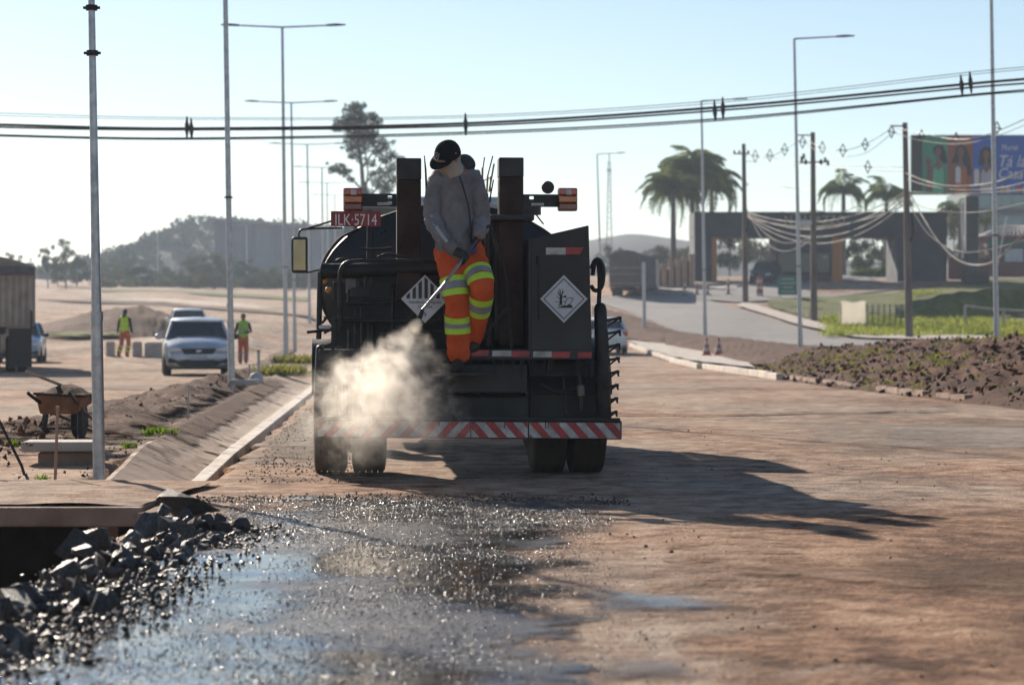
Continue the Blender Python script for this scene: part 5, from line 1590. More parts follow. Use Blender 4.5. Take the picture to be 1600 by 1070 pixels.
def tree_proto(kind):
    """unit tree, one metre tall"""
    if kind in PROTO: return PROTO[kind]
    seed = sum(map(ord, kind))
    if kind[0] == 'e':   # airy eucalypt
        cl = clump_tree(seed, .62, .3, .95, 16, .1); m, n_, s_ = M_leafA, 2600, .017
    elif kind[0] == 'd':
        cl = clump_tree(seed, .8, .22, .92, 22, .14); m, n_, s_ = M_leafC, 3000, .022
    else:
        cl = clump_tree(seed, 1.0, .15, .88, 22, .17); m, n_, s_ = M_leafB, 3000, .025
    me = crown_mesh('crown', cl, n_, s_, m, seed)
    mb = MB().tube([(0, 0, -.05), (.01, 0, .3), (0, .01, .6), (0, 0, .85)], [.022, .017, .01, .004], 7)
    for c_, r_ in cl[::3]:
        mb.tube([(0, 0, max(.15, c_[2] - .25)), (c_[0] * .5, c_[1] * .5, c_[2] - .08), c_], [.009, .006, .002], 5)
    tm = mb.mesh('trunk', 60); tm.materials.append(M_bark)
    PROTO[kind] = (me, tm)
    return PROTO[kind]
def tree(kind, px, ytop, Y, label, group, wide=1.0, ybase=None):
    x = (px - CX) * Y / FPX
    z = h(x, Y) - .2 if ybase is None else W(px, ybase, Y).z
    H = W(px, ytop, Y).z - z
    me, tm = tree_proto(kind)
    t = thing('tree' if kind[0] != 'b' else 'bushy_tree', label, 'tree', (x, Y, z), random.uniform(0, 6), group)
    for nm, q in (('trunk', tm), ('crown', me)):
        o = bpy.data.objects.new(nm, q); COL.objects.link(o); o.parent = t
    t.scale = (H * wide, H * wide, H)
    return t

# the tall eucalyptus behind the truck
x = (563 - CX) * 240 / FPX
ez = h(x, 240)
ek = 240 / FPX
eu = thing('eucalyptus_tree', 'tall airy eucalyptus rising behind the left of the truck', 'tree', (x, 240, ez))
def E(px, py, dy=0): return Vector(((px - 563) * ek, dy, W(563, py, 240).z - ez))
cl = []
ge = random.Random(12)
for px, py, r_ in ((552, 178, 18), (566, 190, 20), (545, 200, 15), (530, 190, 11), (525, 200, 9), (575, 208, 17), (560, 215, 20), (545, 195, 14), (588, 190, 10), (582, 180, 9), (555, 168, 12), (600, 228, 12), (592, 238, 10), (546, 232, 9), (550, 243, 8),
               (530, 262, 11), (520, 265, 8), (540, 270, 9), (580, 255, 8), (602, 250, 10), (612, 242, 10), (618, 262, 12), (600, 272, 13), (590, 285, 12), (612, 282, 12), (625, 250, 8), (545, 222, 10), (570, 232, 12), (585, 222, 12), (604, 296, 12), (575, 300, 9), (548, 280, 6), (560, 250, 6)):
    cl.append((tuple(E(px, py, ge.uniform(-1.0, 1.0))), r_ * ek * 1.1))
    for _ in range(3):
        cl.append((tuple(E(px + ge.gauss(0, r_ * .8), py + ge.gauss(0, r_ * .55), ge.uniform(-1.2, 1.2))), r_ * ek * ge.uniform(.2, .5)))
link('crown', crown_mesh('crown', cl, 13000, .11, M_leafA, 4), None, eu)
mb = MB()
mb.tube([E(570, 470), E(570, 330), E(568, 300), E(565, 260), E(560, 220), E(556, 180)], [.3, .26, .24, .2, .14, .05], 9)
for pts in (((570, 310), (575, 270), (570, 230), (572, 195)), ((568, 290), (590, 265), (602, 245)), ((569, 300), (545, 275), (528, 263)), ((566, 262), (585, 235), (596, 222)), ((562, 235), (545, 205), (530, 195)), ((570, 315), (596, 288), (612, 268)), ((565, 250), (552, 236), (548, 230))):
    mb.tube([E(*p) for p in pts], [.13] + [.08] * (len(pts) - 2) + [.03], 7)
mb.build('trunk', M_bark, eu, smooth=60)

# tree line at the left
GT = 'far tree line on the left'
k = 0
trees = [('e1', 20, 392, 350, 1.0), ('e2', 46, 404, 380, .9), ('e1', 75, 380, 330, .7), ('e3', 103, 374, 330, .95), ('d1', 120, 404, 340, 1.1), ('d1', 90, 410, 345, 1.1), ('e2', 140, 418, 350, 1.0), ('b1', 172, 394, 420, .9), ('d2', 198, 388, 440, .9), ('b2', 186, 412, 360, 1.2), ('d1', 214, 416, 340, 1.5),
         ('d2', 232, 385, 520, .9), ('e3', 250, 370, 560, .8), ('d2', 270, 352, 600, .7), ('e1', 297, 340, 620, .6), ('d1', 322, 343, 620, .6), ('d2', 285, 372, 560, .8), ('b1', 265, 412, 345, 1.4), ('b2', 312, 390, 360, 1.1), ('b1', 345, 388, 360, 1.0), ('d2', 384, 402, 350, 1.1), ('b1', 402, 420, 330, 1.4), ('b2', 415, 411, 350, 1.2),
         ('b2', 335, 425, 320, 1.8), ('b1', 295, 424, 325, 1.8), ('b1', 432, 418, 330, 1.5), ('d1', 452, 425, 320, 1.6), ('b2', 472, 415, 330, 1.4), ('b1', 495, 418, 330, 1.4), ('e2', 438, 338, 640, .5), ('e1', 405, 340, 640, .4), ('d1', 152, 424, 345, 1.5), ('d2', 240, 420, 350, 1.6)]
words = {'e': 'airy grey-green', 'd': 'dark dense', 'b': 'rounded olive'}
trees.sort(key=lambda q: q[1])
ORD = 'first second third fourth fifth sixth seventh eighth ninth tenth eleventh twelfth thirteenth fourteenth fifteenth sixteenth seventeenth eighteenth nineteenth twentieth'.split()
ORD += ['twenty-' + q for q in ORD[:9]] + ['thirtieth'] + ['thirty-' + q for q in ORD[:9]]
for i, (kd, px, yt, Y, wd) in enumerate(trees):
    where = 'on the far hill' if Y > 500 else 'in the far line'
    side = 'left of the first lamp post' if px < 145 else ('right of the first lamp post' if px < 255 else ('above the silver car' if px < 362 else 'left of the mirror'))
    tall = 'tall' if yt < 385 else ('middling' if yt < 412 else 'low')
    tree(kd, px, yt, Y, f'{ORD[i]} tree from the left {where}, {tall} and {words[kd[0]]}', GT, wd, None if Y < 500 else yt + 60)
# hedge of scrub that reads as one mass at the foot of the tree line
cl = []
for px in range(150, 660, 5):
    Y = 335
    cl.append((((px - CX) * Y / FPX, Y + random.uniform(-4, 6), h((px - CX) * Y / FPX, Y) + .4), random.uniform(.8, 1.5)))
tag(link('scrub', crown_mesh('scrub', cl, 9000, .22, M_leafB, 8), None), 'low scrub along the foot of the far tree line', 'scrub', kind='stuff')

# the flat-topped hill
hill_m = earth('distant_slope', (.025, .032, .035), (.035, .042, .045), (.05, .055, .055), s1=.05, s2=.4, bump=.2)
topx = [(-200, 445), (120, 440), (190, 424), (240, 402), (290, 376), (335, 356), (350, 354), (440, 358), (520, 366), (640, 380), (760, 395), (900, 405), (1050, 440)]
mb_v, mb_f = [], []
nr = 9
xs_ = np.linspace(-200, 1050, 120)
for j in range(nr):
    for px in xs_:
        Yh = 520 + j * 18
        yt = float(np.interp(px, [q[0] for q in topx], [q[1] for q in topx]))
        x = (px - CX) * 650 / FPX
        t_ = min(1, j / 5) ** .6 if j <= 5 else 1 - .1 * (j - 5)
        zt_ = W(px, yt, 620).z + .9 * noise.noise((px * .03, j, 0))
        zg = h(x, Yh) - 2
        mb_v.append((x, Yh + 3 * noise.noise((px * .05, j * .5, 3)), zg + max(0, zt_ - zg) * t_))
n_ = len(xs_)
mb_f = [(j * n_ + i, j * n_ + i + 1, (j + 1) * n_ + i + 1, (j + 1) * n_ + i) for j in range(nr - 1) for i in range(n_ - 1)]
me = bpy.data.meshes.new('hill'); me.from_pydata(mb_v, [], mb_f); me.polygons.foreach_set('use_smooth', [True] * len(mb_f))
tag(link('hill', me, hill_m), kind='structure')
cl = []
gh = random.Random(4)
for _ in range(900):
    j = gh.randrange(0, 6); i = gh.randrange(30, 112)
    v_ = mb_v[j * n_ + i]
    if j > 0 and i > 66 and gh.random() < .75: continue
    cl.append(((v_[0] + gh.uniform(-1, 1), v_[1] - 1, v_[2] + gh.uniform(0, 1.5)), gh.uniform(1.0, 2.6)))
tag(link('hill_forest', crown_mesh('hill_forest', cl, 26000, .5, M_leafC, 21), None), 'dark woodland covering the flat-topped hill', 'forest', kind='stuff')
# low ridge on the right
mb_v = []
for j in range(6):
    for px in np.linspace(820, 1500, 60):
        Yh = 620 + j * 25
        yt = float(np.interp(px, [820, 925, 985, 1010, 1100, 1300, 1500], [385, 372, 362, 363, 376, 400, 420]))
        zt_ = W(px, yt, 680).z; x = (px - CX) * 680 / FPX; zg = h(x, Yh) - 2
        mb_v.append((x, Yh, zg + max(0, zt_ - zg) * (min(1, j / 3) ** .7 if j < 4 else .9)))
mb_f = [(j * 60 + i, j * 60 + i + 1, (j + 1) * 60 + i + 1, (j + 1) * 60 + i) for j in range(5) for i in range(59)]
me = bpy.data.meshes.new('hill'); me.from_pydata(mb_v, [], mb_f); me.polygons.foreach_set('use_smooth', [True] * len(mb_f))
tag(link('hill', me, hill_m), kind='structure')
# long industrial hall in the haze
Yw = 470.0
hall = thing('industrial_hall', 'long grey-blue industrial hall with a gently sloping roof beyond the trees', 'building', (0, Yw, 0))
M_hall = mat('grey_blue_cladding', (.1, .115, .15), .7, c2=(.08, .092, .12), scale=.3)
M_hall2 = mat('darker_grey_blue_cladding', (.07, .082, .11), .7)
M_roofg = mat('grey_roof_sheet', (.2, .2, .22), .6)
def hz_(px): return float(np.interp(px, [335, 700], [345, 372]))
for i in range(24):
    xa, xb = 335 + i * 15.2, 335 + (i + 1) * 15.2 - .5
    p = [(W(xa, 0, Yw).x, 2.0), (W(xb, 0, Yw).x, 2.0), (W(xb, 0, Yw).x, W(0, hz_(xb), Yw).z), (W(xa, 0, Yw).x, W(0, hz_(xa), Yw).z)]
    MB().prism(p, 0 if i % 2 else .25, 30).build('cladding_panel', M_hall if i % 3 else M_hall2, hall)
p = [(W(331, 0, Yw).x, W(0, hz_(331) + .2, Yw).z), (W(704, 0, Yw).x, W(0, hz_(704) + .2, Yw).z), (W(704, 0, Yw).x, W(0, hz_(704) - 5, Yw).z), (W(331, 0, Yw).x, W(0, hz_(331) - 5, Yw).z)]
MB().prism(p, -1.5, 31).build('roof', M_roofg, hall)
# lattice mast
c_ = W(952, 370, 560); u = 560 / FPX
mast = thing('lattice_mast', 'thin grey lattice radio mast behind the truck', 'mast', c_)
M_mast = mat('grey_mast_steel', (.3, .31, .33), .6)
Hm_ = 118 * u
mb = MB()
def cn(i, t): r_ = (4.2 - 2.6 * t) * u; return Vector((r_ * (-1, 1, 1, -1)[i], r_ * (-1, -1, 1, 1)[i], Hm_ * t - 3 * (t == 0)))
for i in range(4):
    mb.bar(cn(i, 0), cn(i, 1), .14)
for k in range(14):
    for i in range(4):
        mb.bar(cn(i, k / 14), cn((i + 1) % 4, (k + 1) / 14), .08)
mb.build('lattice', M_mast, mast)
MB().lathe([(2.6 * u, 0), (2.6 * u, .4)], (0, 0, Hm_ * .86), 'z', 10).build('platform', M_mast, mast)
for s_ in (-1, 1): MB().ball((s_ * 3.2 * u, 0, Hm_ * .88), 1.2 * u).build('dish', M_mast, mast, smooth=60)
MB().tube([(0, 0, Hm_), (0, 0, Hm_ * 1.1)], .12, 6).build('spike', M_mast, mast)

# bushes behind the right of the truck and inside the gatehouse grounds
GB = 'trees behind the gatehouse'
for kd, px, yt, Y, wd, lab in (('b1', 955, 374, 300, .8, 'olive tree just right of the truck, below the mast'), ('b2', 978, 384, 290, 1.0, 'olive bush above the covered lorry'), ('b1', 1020, 378, 280, .9, 'olive tree behind the brick pillars'), ('b2', 1050, 374, 280, .9, 'olive tree left of the palms'), ('b1', 1075, 376, 270, .9, 'olive tree at the left end of the gatehouse'),
                           ('d1', 1140, 360, 240, .9, 'dark tree seen through the left gate opening'), ('b2', 1190, 362, 245, 1.0, 'olive tree seen through the left gate opening'), ('d2', 1340, 350, 240, .8, 'dark tree seen through the right gate opening'), ('d1', 1380, 340, 250, .8, 'dark tree at the right of the right gate opening'), ('b1', 1360, 380, 225, 1.0, 'low leafy tree in the right gate opening'),
                           ('d1', 1490, 330, 260, .7, 'dark tree under the billboard'), ('b1', 905, 396, 300, .9, 'olive bush half hidden by the locker')):
    tree(kd, px, yt, Y, lab, GB, wd)
hd = G(1360, 434); hd = Vector((hd.x + 2, 222, h(hd.x, 222)))
hk = 222 / FPX
cl = [(((px - 1360) * hk, random.uniform(-.5, .5), .5 + random.random() * .4), .6) for px in range(1335, 1400, 3)]
o = link('hedge', crown_mesh('hedge', cl, 2500, .1, M_leafD, 3), None); o.location = (560 * hk, 222, W(0, 434, 222).z - .3); tag(o, 'clipped bright green hedge seen through the right gate opening', 'hedge')

# palms
def frond_mesh(seed, droop):
    g = random.Random(seed)
    mb = MB()
    n_ = 15
    sp = []
    for i in range(n_ + 1):
        t = i / n_
        sp.append(Vector((2.9 * (t - .32 * t ** 2.5 * droop), 0, 1.15 * math.sin(t * 2.0) - 2.7 * droop * t ** 2.2)))
    mb.tube(sp, [.05 * (1 - i / (n_ + 1)) + .008 for i in range(n_ + 1)], 5)
    for i in range(2, n_ + 1):
        for s_ in (-1, 1):
            for q in (0, .5):
                p = sp[i - 1].lerp(sp[i], q)
                l_ = 1.0 * math.sin(math.pi * (.12 + .8 * i / n_)) + .1
                d = Vector((.35, s_ * .55, -.75 + g.uniform(-.3, .3))).normalized() * l_
                w_ = Vector((.055, 0, 0))
                mb.add([p - w_ * .5, p + d * .5 - w_, p + d, p + d * .5 + w_], [(0, 1, 2, 3)])
    me = mb.mesh('frond'); me.materials.append(M_palm)
    return me
FR = [frond_mesh(i, d) for i, d in enumerate((.6, .9, 1.2))]
def palm(px, ycrown, Y, size, label, nf=20, ybase=None):
    x = (px - CX) * Y / FPX; z = h(x, Y)
    t = thing('palm_tree', label, 'palm tree', (x, Y, z), 0, 'palms around the gatehouse')
    H = W(px, ycrown, Y).z - z
    MB().tube([(0, 0, -.3), (0, 0, H * .5), (0, 0, H * .93), (0, 0, H)], [.3, .24, .2, .26], 10).build('trunk', M_bark, t, smooth=60)
    g = random.Random(px)
    for k in range(nf):
        o = bpy.data.objects.new('frond', FR[k % 3]); COL.objects.link(o); o.parent = t
        o.location = (0, 0, H); o.rotation_euler = (0, -R(g.uniform(-25, 65)) * (1 if k % 2 else .5), k * 2.4 + g.uniform(-.3, .3)); o.scale = (size,) * 3
palm(1052, 298, 215, 1.2, 'shorter palm left of the gatehouse', 40)
palm(1082, 272, 222, 1.4, 'tallest palm, behind the left end of the gatehouse', 46)
palm(1112, 290, 230, 1.25, 'palm partly hidden behind the one-armed lamp', 34)
palm(1318, 298, 235, 1.1, 'palm behind the gatehouse, right of the middle line pole', 18)
palm(1385, 306, 240, 1.1, 'palm behind the gatehouse, left of the nearest line pole', 18)
palm(1500, 335, 235, 1.0, 'palm under the left of the billboard', 18)
# sunlit grass blades on the right field
M_blade = leafmat('sunlit_grass_blade', (.34, .36, .06), (.16, .2, .035), .55)
mb = MB(); rg_ = random.Random(9)
for _ in range(2600):
    px = rg_.uniform(1290, 1610); py = rg_.uniform(459, 529)
    lo_y = 505 + (px - 1290) * .08
    if not (py > lo_y - 22 or py < 470 - (px - 1400) * .13): continue
    if py < 470 and px < 1420: continue
    if 498 > py > 466: continue
    p = G(px, py)
    tuft(mb, (p.x, p.y, p.z + .08), .5, .38, 9, rg_)
tag(mb.build('field_grass', M_blade), 'sunlit yellow-green grass on the field below the billboard', 'grass', kind='stuff')
palm(1540, 345, 240, .6, 'small palm under the billboard beside its column', 14)
# ------------------------------------------------------------------ gatehouse
M_gate = mat('dark_slate_blue_render', (.026, .032, .05), .8, c2=(.021, .026, .04), scale=.8)
M_gor = mat('orange_render', (.6, .24, .09), .8)
M_gold = mat('faded_gold_letters', (.42, .38, .2), .6)
gy_ = 195.0
gk = gy_ / FPX
gz0 = h(15, gy_) - .3
gate = thing('gatehouse', 'wide dark slate gatehouse with two drive-through openings and orange inner walls', 'gatehouse', (0, gy_, 0))
def gbox(nm, xa, xb, ya, yb, m, d0=0, d1=6, par=None):
    a, b = W(xa, ya, gy_), W(xb, yb, gy_)
    return MB().box(((a.x + b.x) / 2, (d0 + d1) / 2, (a.z + b.z) / 2), (b.x - a.x, d1 - d0, a.z - b.z)).build(nm, m, par or gate, bevel=.03)
yb_ = HY - (gz0 - CH) / gk
fas = gbox('fascia', 1085, 1480, 331, 369, M_gate)
for xa, xb in ((1085, 1112), (1213, 1300), (1402, 1480)):
    gbox('pier', xa + .3, xb - .3, 369.3, yb_, M_gate, .02, 5.98)
gbox('orange_wall', 1112, 1121, 370, yb_, M_gor, .5, 5.9)
gbox('orange_wall', 1300, 1318, 370, yb_, M_gor, .5, 5.9)
gbox('glass_band', 1216, 1296, 395, 425, M_dkglass, -.03, .0)
gbox('plinth', 1214, 1299, 430, yb_, mat('brown_plinth', (.1, .06, .05), .9), -.06, .01)
gbox('wall_lamp', 1284, 1292, 400, 403, M_conc, -.12, .0)
lettering('lettering', 'N PALAZZO', .95, M_gold, fas, (W(1273, 344, gy_).x, -.035, W(1273, 344, gy_).z), depth=.02, sx=.95)

# brick pillars with fence panels between, left of the gatehouse
M_peach = mat('peach_brick', (.45, .29, .21), .85, c2=(.33, .2, .14), scale=3)
fence = thing('pillar_fence', 'row of peach brick pillars with dark panels climbing to the gatehouse', 'fence', (0, 186, 0))
pk_ = 186 / FPX
pil = [(1017, 422, 466), (1028, 419, 464), (1038, 416, 463), (1049, 412, 461), (1060, 408, 459), (1070, 404, 457), (1081, 400, 455)]
for i, (px, a, b) in enumerate(pil):
    p, q = W(px - 3.6, a, 186), W(px + 3.6, b, 186)
    pr_ = MB().box(((p.x + q.x) / 2, 0, (p.z + q.z) / 2 - .2), (q.x - p.x, .4, p.z - q.z + .4)).build('pillar', M_peach, fence, bevel=.02)
    MB().box(((p.x + q.x) / 2, 0, p.z + .07), (q.x - p.x + .15, .55, .13)).build('cap', M_peach, pr_, bevel=.02)
    if i:
        p0, q0 = W(pil[i - 1][0] + 3.8, a + 8, 186), W(px - 3.8, b, 186)
        MB().box(((p0.x + q0.x) / 2, .05, (p0.z + q0.z) / 2), (q0.x - p0.x, .06, p0.z - q0.z)).build('panel', M_rust, fence)

# bollards and drum in front of the forecourt
M_rw = mat('faded_red_plastic', (.45, .09, .06), .6)
M_wh = mat('dusty_white_plastic', (.6, .55, .5), .6)
for px, py, hh, lab in ((1070, 463, 20, 'red and white post nearest the brick pillars'), (1089, 462, 20, 'red and white post second from the brick pillars'), (1106, 462, 20, 'red and white post just right of the one-armed lamp'), (1138, 461, 25, 'red and white post left of the far line pole')):
    b = G(px, py); k = b.y / FPX
    t = thing('traffic_post', lab, 'traffic post', b, 0, 'red and white posts on the forecourt')
    MB().box((0, 0, .06), (10 * k, 5 * k, .12)).build('base', M_rubber, t, bevel=.02)
    for i in range(4):
        MB().cyl((0, 0, .1 + i * (hh * k - .1) / 4), (0, 0, .1 + (i + 1) * (hh * k - .1) / 4), .1, n=10).build('band', M_rw if i % 2 == 0 else M_wh, t, smooth=50)
b = G(1187, 463); k = b.y / FPX
t = thing('traffic_drum', 'striped red and white drum left of the green sign', 'traffic drum', b)
for i in range(6):
    MB().lathe([(.27 - .015 * i, i * .24), (.265 - .015 * i, (i + 1) * .24)], (0, 0, 0), 'z', 14).build('band', M_rw if i % 2 else M_wh, t, smooth=50)
# cones on the pavement
for px, lab in ((1104, 'traffic cone left of its twin on the pavement'), (1123, 'traffic cone right of its twin on the pavement')):
    b = G(px, 560); k = b.y / FPX
    t = thing('traffic_cone', lab, 'traffic cone', b + Vector((0, 0, .12)), 0, 'traffic cones on the pavement')
    MB().box((0, 0, .02), (.4, .4, .04)).build('base', M_rw, t, bevel=.01)
    H = 30 * k - .1
    for i in range(5):
        r0, r1 = .16 - .026 * i, .16 - .026 * (i + 1)
        MB().lathe([(r0, .04 + H * i / 5), (r1, .04 + H * (i + 1) / 5)], (0, 0, 0), 'z', 14).build('band', M_wh if i in (1, 3) else M_rw, t, smooth=50)
# green direction sign
b = G(1231, 467); k = b.y / FPX
t = thing('road_sign', 'small green road sign with white lines in front of the gatehouse', 'sign', b)
M_green = mat('green_sign_paint', (.02, .16, .12), .5)
pn = MB().box((0, 0, 21 * k), (31 * k, .04, 30 * k)).build('panel', M_green, t, bevel=.01)
for i, w_ in enumerate((.6, .75, .5, .65)):
    MB().box((0, -.024, (31 - i * 6.5) * k), (31 * k * w_, .006, 1.6 * k)).build('text_line', M_wh, pn)
for s_ in (-11, 11): MB().cyl((s_ * k, .05, -.3), (s_ * k, .05, 34 * k), .035, n=8).build('post', M_galv, t)
# banner, wire fence, barrier in the grass
b = G(1333, 512); k = b.y / FPX
ban = thing('white_banner', 'blank white sheet tied to the wire fence in the grass', 'banner', b)
mb = MB(); vv, ff = [], []
for i in range(11):
    for j in range(9):
        x_ = (i / 10 - .5) * 42 * k; z_ = j / 8 * 38 * k + .1
        vv.append((x_, .06 * noise.noise((x_ * 2, z_ * 2, 0)), z_ + .05 * math.sin(i * .9)))
ff = [(i * 9 + j, (i + 1) * 9 + j, (i + 1) * 9 + j + 1, i * 9 + j + 1) for i in range(10) for j in range(8)]
o = MB().add(vv, ff).build('sheet', leafmat('white_sheet', (.85, .82, .74), (.75, .72, .64), .6), ban, smooth=60)
o.modifiers.new('thick', 'SOLIDIFY').thickness = .01
for s_ in (-20, 20): MB().cyl((s_ * k, .08, -.2), (s_ * k, .08, 40 * k), .04, n=8).build('post', M_wood, ban)
wf = thing('wire_fence', 'low wire fence with thin posts right of the white sheet', 'fence', b)
for i in range(8):
    MB().cyl(((22 + i * 9) * k, .1, -.2), ((22 + i * 9) * k, .1, 37 * k), .035, n=8).build('post', M_bark, wf)
for j in range(7):
    MB().cyl((21 * k, .1, (5 + j * 5) * k), (87 * k, .1, (5 + j * 5) * k), .014, n=5).build('wire', M_galv, wf)
b = G(1262, 502); k = b.y / FPX
t = thing('trestle_barrier', 'small white trestle beside the middle line pole', 'barrier', b)
MB().bar((-9 * k, 0, 22 * k), (6 * k, 0, 18 * k), .1, .05).build('board', M_wh, t)
MB().bar((-6 * k, -.2, 0), (-8 * k, .1, 22 * k), .06).build('leg', M_wh, t)
MB().bar((0, -.2, 0), (5 * k, .1, 19 * k), .06).build('leg', M_wh, t)
b = G(1508, 512); k = b.y / FPX
t = thing('rail_fence', 'low pale rail on posts in the grass below the billboard', 'fence', b)
MB().tube([(0, 0, 34 * k), (50 * k, 0, 28 * k), (150 * k, 0, 24 * k)], .07, 8).build('rail', M_conc, t, smooth=60)
for q in (0, 60, 120): MB().cyl((q * k, 0, -.2), (q * k, 0, (33 - q * .07) * k), .08, n=8).build('post', M_conc, t)

# ------------------------------------------------------------------ billboard
bb0 = G(1520, 447); bk2 = bb0.y / FPX
bill = thing('billboard', 'large billboard on one column, three women on green, orange and blue panels', 'billboard', (bb0.x, bb0.y, bb0.z))
def BP(px, py, dy=0): q = W(px, py, bb0.y); return Vector((q.x - bb0.x, dy, q.z - bb0.z))
def bpan(nm, xa, xb, ya, yb, m, d0, d1, par=bill):
    a, b = BP(xa, ya), BP(xb, yb)
    return MB().box(((a.x + b.x) / 2, (d0 + d1) / 2, (a.z + b.z) / 2), (b.x - a.x, d1 - d0, a.z - b.z)).build(nm, m, par)
MB().box((0, .6, BP(0, 372).z / 2 + 1), (20 * bk2, .9, BP(0, 300).z + 1)).build('column', mat('dark_column_steel', (.035, .04, .05), .6), bill, bevel=.05)
MB().box((.3, .6, .3), (38 * bk2, 1.8, 1.2)).build('plinth', M_blackmetal, bill, bevel=.05)
bpan('frame', 1424, 1712, 211, 304, M_blackmetal, .05, .5)
bpan('black_panel', 1425, 1441, 213, 301, M_ink, 0, .05)
gp_ = bpan('green_panel', 1441.2, 1481, 212, 302, mat('print_green', (.05, .3, .18), .6), 0, .05)
op_ = bpan('orange_panel', 1481.2, 1520, 212, 302, mat('print_rust_orange', (.33, .09, .05), .6), 0, .05)
bp_ = bpan('blue_panel', 1520.2, 1711, 212, 303, mat('print_blue', (.03, .12, .5), .6), 0, .05)
M_pskin = mat('print_brown_skin', (.2, .095, .07), .6)
M_phair = mat('print_dark_hair', (.015, .012, .014), .7)
def ell(cx_, cy_, rx_, ry_, n_=16): return [(cx_ + rx_ * math.cos(2 * math.pi * i / n_), cy_ + ry_ * math.sin(2 * math.pi * i / n_)) for i in range(n_)]
def pr2(nm, poly, m, dep, par):
    MB().prism([(BP(x_, y_).x, BP(x_, y_).z) for x_, y_ in poly], -dep - .002, -dep).build(nm, m, par)
def woman(cx_, cy_, par, shirt, hair, bottle):
    pr2('printed_hair', hair, M_phair, .002, par)
    pr2('printed_shoulders', [(cx_ - 13, 301), (cx_ - 11, cy_ + 26), (cx_ - 4, cy_ + 17), (cx_ + 4, cy_ + 17), (cx_ + 10, cy_ + 25), (cx_ + 12, 301)], M_pskin, .006, par)
    pr2('printed_top', [(cx_ - 9, 301), (cx_ - 8, cy_ + 30), (cx_ - 5, cy_ + 22), (cx_, cy_ + 29), (cx_ + 6, cy_ + 22), (cx_ + 9, cy_ + 30), (cx_ + 9, 301)], shirt, .010, par)
    pr2('printed_neck', [(cx_ - 2.5, cy_ + 6), (cx_ + 2.5, cy_ + 6), (cx_ + 3.5, cy_ + 19), (cx_ - 3.5, cy_ + 19)], M_pskin, .013, par)
    pr2('printed_face', ell(cx_, cy_, 5.2, 8), M_pskin, .017, par)
    if bottle:
        pr2('printed_bottle', [(bottle - 4, bottle and cy_ + 48), (bottle + 4, cy_ + 48), (bottle + 4, cy_ + 26), (bottle + 2, cy_ + 22), (bottle - 2, cy_ + 22), (bottle - 4, cy_ + 26)], M_placard, .021, par)
woman(1466, 238, gp_, mat('print_mint', (.1, .5, .28), .6), [(1458, 232), (1463, 227), (1473, 228), (1478, 238), (1480, 255), (1474, 256), (1466, 246), (1459, 240)], None)
pr2('printed_arm', [(1446, 300), (1449, 262), (1445, 252), (1449, 244), (1455, 252), (1454, 275), (1456, 300)], M_pskin, .02, gp_)
woman(1501, 238, op_, mat('print_orange_top', (.5, .12, .03), .6), [(1492, 240), (1494, 230), (1502, 226), (1510, 230), (1515, 245), (1519, 272), (1510, 275), (1505, 255), (1495, 255), (1486, 256)], 1497)
woman(1541, 242, bp_, mat('print_pale_top', (.5, .47, .55), .6), [(1529, 258), (1531, 238), (1538, 229), (1546, 230), (1552, 240), (1557, 262), (1558, 280), (1549, 272), (1545, 255), (1534, 258)], 1526)
lettering('lettering', 'Muriel', .62, M_paint, bp_, BP(1578, 231, -.012), sx=.8, depth=.004)
lettering('lettering', 'Tá lá', 1.3, M_paint, bp_, BP(1580, 253, -.012), sx=.85, depth=.004, shear=.3)
lettering('lettering', 'Casa', 1.2, M_paint, bp_, BP(1578, 272, -.012), sx=.85, depth=.004, shear=.3)
for px, c__ in ((1566, (.5, .4, .2)), (1575, (.6, .55, .5)), (1584, (.15, .3, .5)), (1592, (.5, .15, .12)), (1602, (.6, .5, .3))):
    pr2('printed_product', [(px - 4, 302), (px + 4, 302), (px + 4, 294), (px + 1.5, 290), (px - 1.5, 290), (px - 4, 294)], mat('print_product', c__, .6), .004, bp_)

# ------------------------------------------------------------------ buildings at the right edge
Yg = 300.0; kg = Yg / FPX
gb = thing('glass_office_building', 'pale green glass office building behind the billboard', 'building', (W(1590, 430, Yg).x, Yg, h(60, Yg) - .5))
Hb = W(0, 296, Yg).z - gb.location.z
M_gg = mat('green_tinted_glass', (.14, .25, .26), .12, rvar=.04)
MB().box((0, 8, Hb / 2), (150 * kg, 16, Hb)).build('wall', mat('grey_green_panels', (.12, .17, .18), .5), gb)
for j in range(5):
    zc = Hb - 1.2 - j * 3.2
    for i in range(9):
        MB().box(((-68 + i * 17) * kg, -.03, zc), (15.5 * kg, .06, 2.1)).build('window', M_gg, gb)
    MB().box((0, -.15, zc - 1.5), (151 * kg, .4, .35)).build('ledge', mat('dark_ledge', (.05, .06, .065), .6), gb)
hb_ = G(1582, 434); Yh = hb_.y + 8; kh = Yh / FPX
house = thing('tiled_roof_house', 'low brick house with pale hipped tile roof and green fascia at the right edge', 'house', (0, Yh, 0))
def HP(px, py): q = W(px, py, Yh); return q.x, q.z
def hbox(nm, xa, xb, ya, yb, m, d0, d1, par=house):
    (x0_, z0_), (x1_, z1_) = HP(xa, ya), HP(xb, yb)
    return MB().box(((x0_ + x1_) / 2, (d0 + d1) / 2, (z0_ + z1_) / 2), (x1_ - x0_, d1 - d0, z0_ - z1_)).build(nm, m, par)
M_brick = mat('brown_brick', (.16, .075, .05), .9, c2=(.1, .045, .03), scale=4)
hbox('wall', 1541, 1680, 364, 440, M_brick, 0, 7)
hbox('fascia', 1541.5, 1690, 376, 386, mat('green_fascia', (.02, .13, .1), .6), -.15, 0)
wn_ = hbox('window', 1570, 1598, 389, 409, mat('pale_window', (.4, .48, .58), .2), -.08, 0)
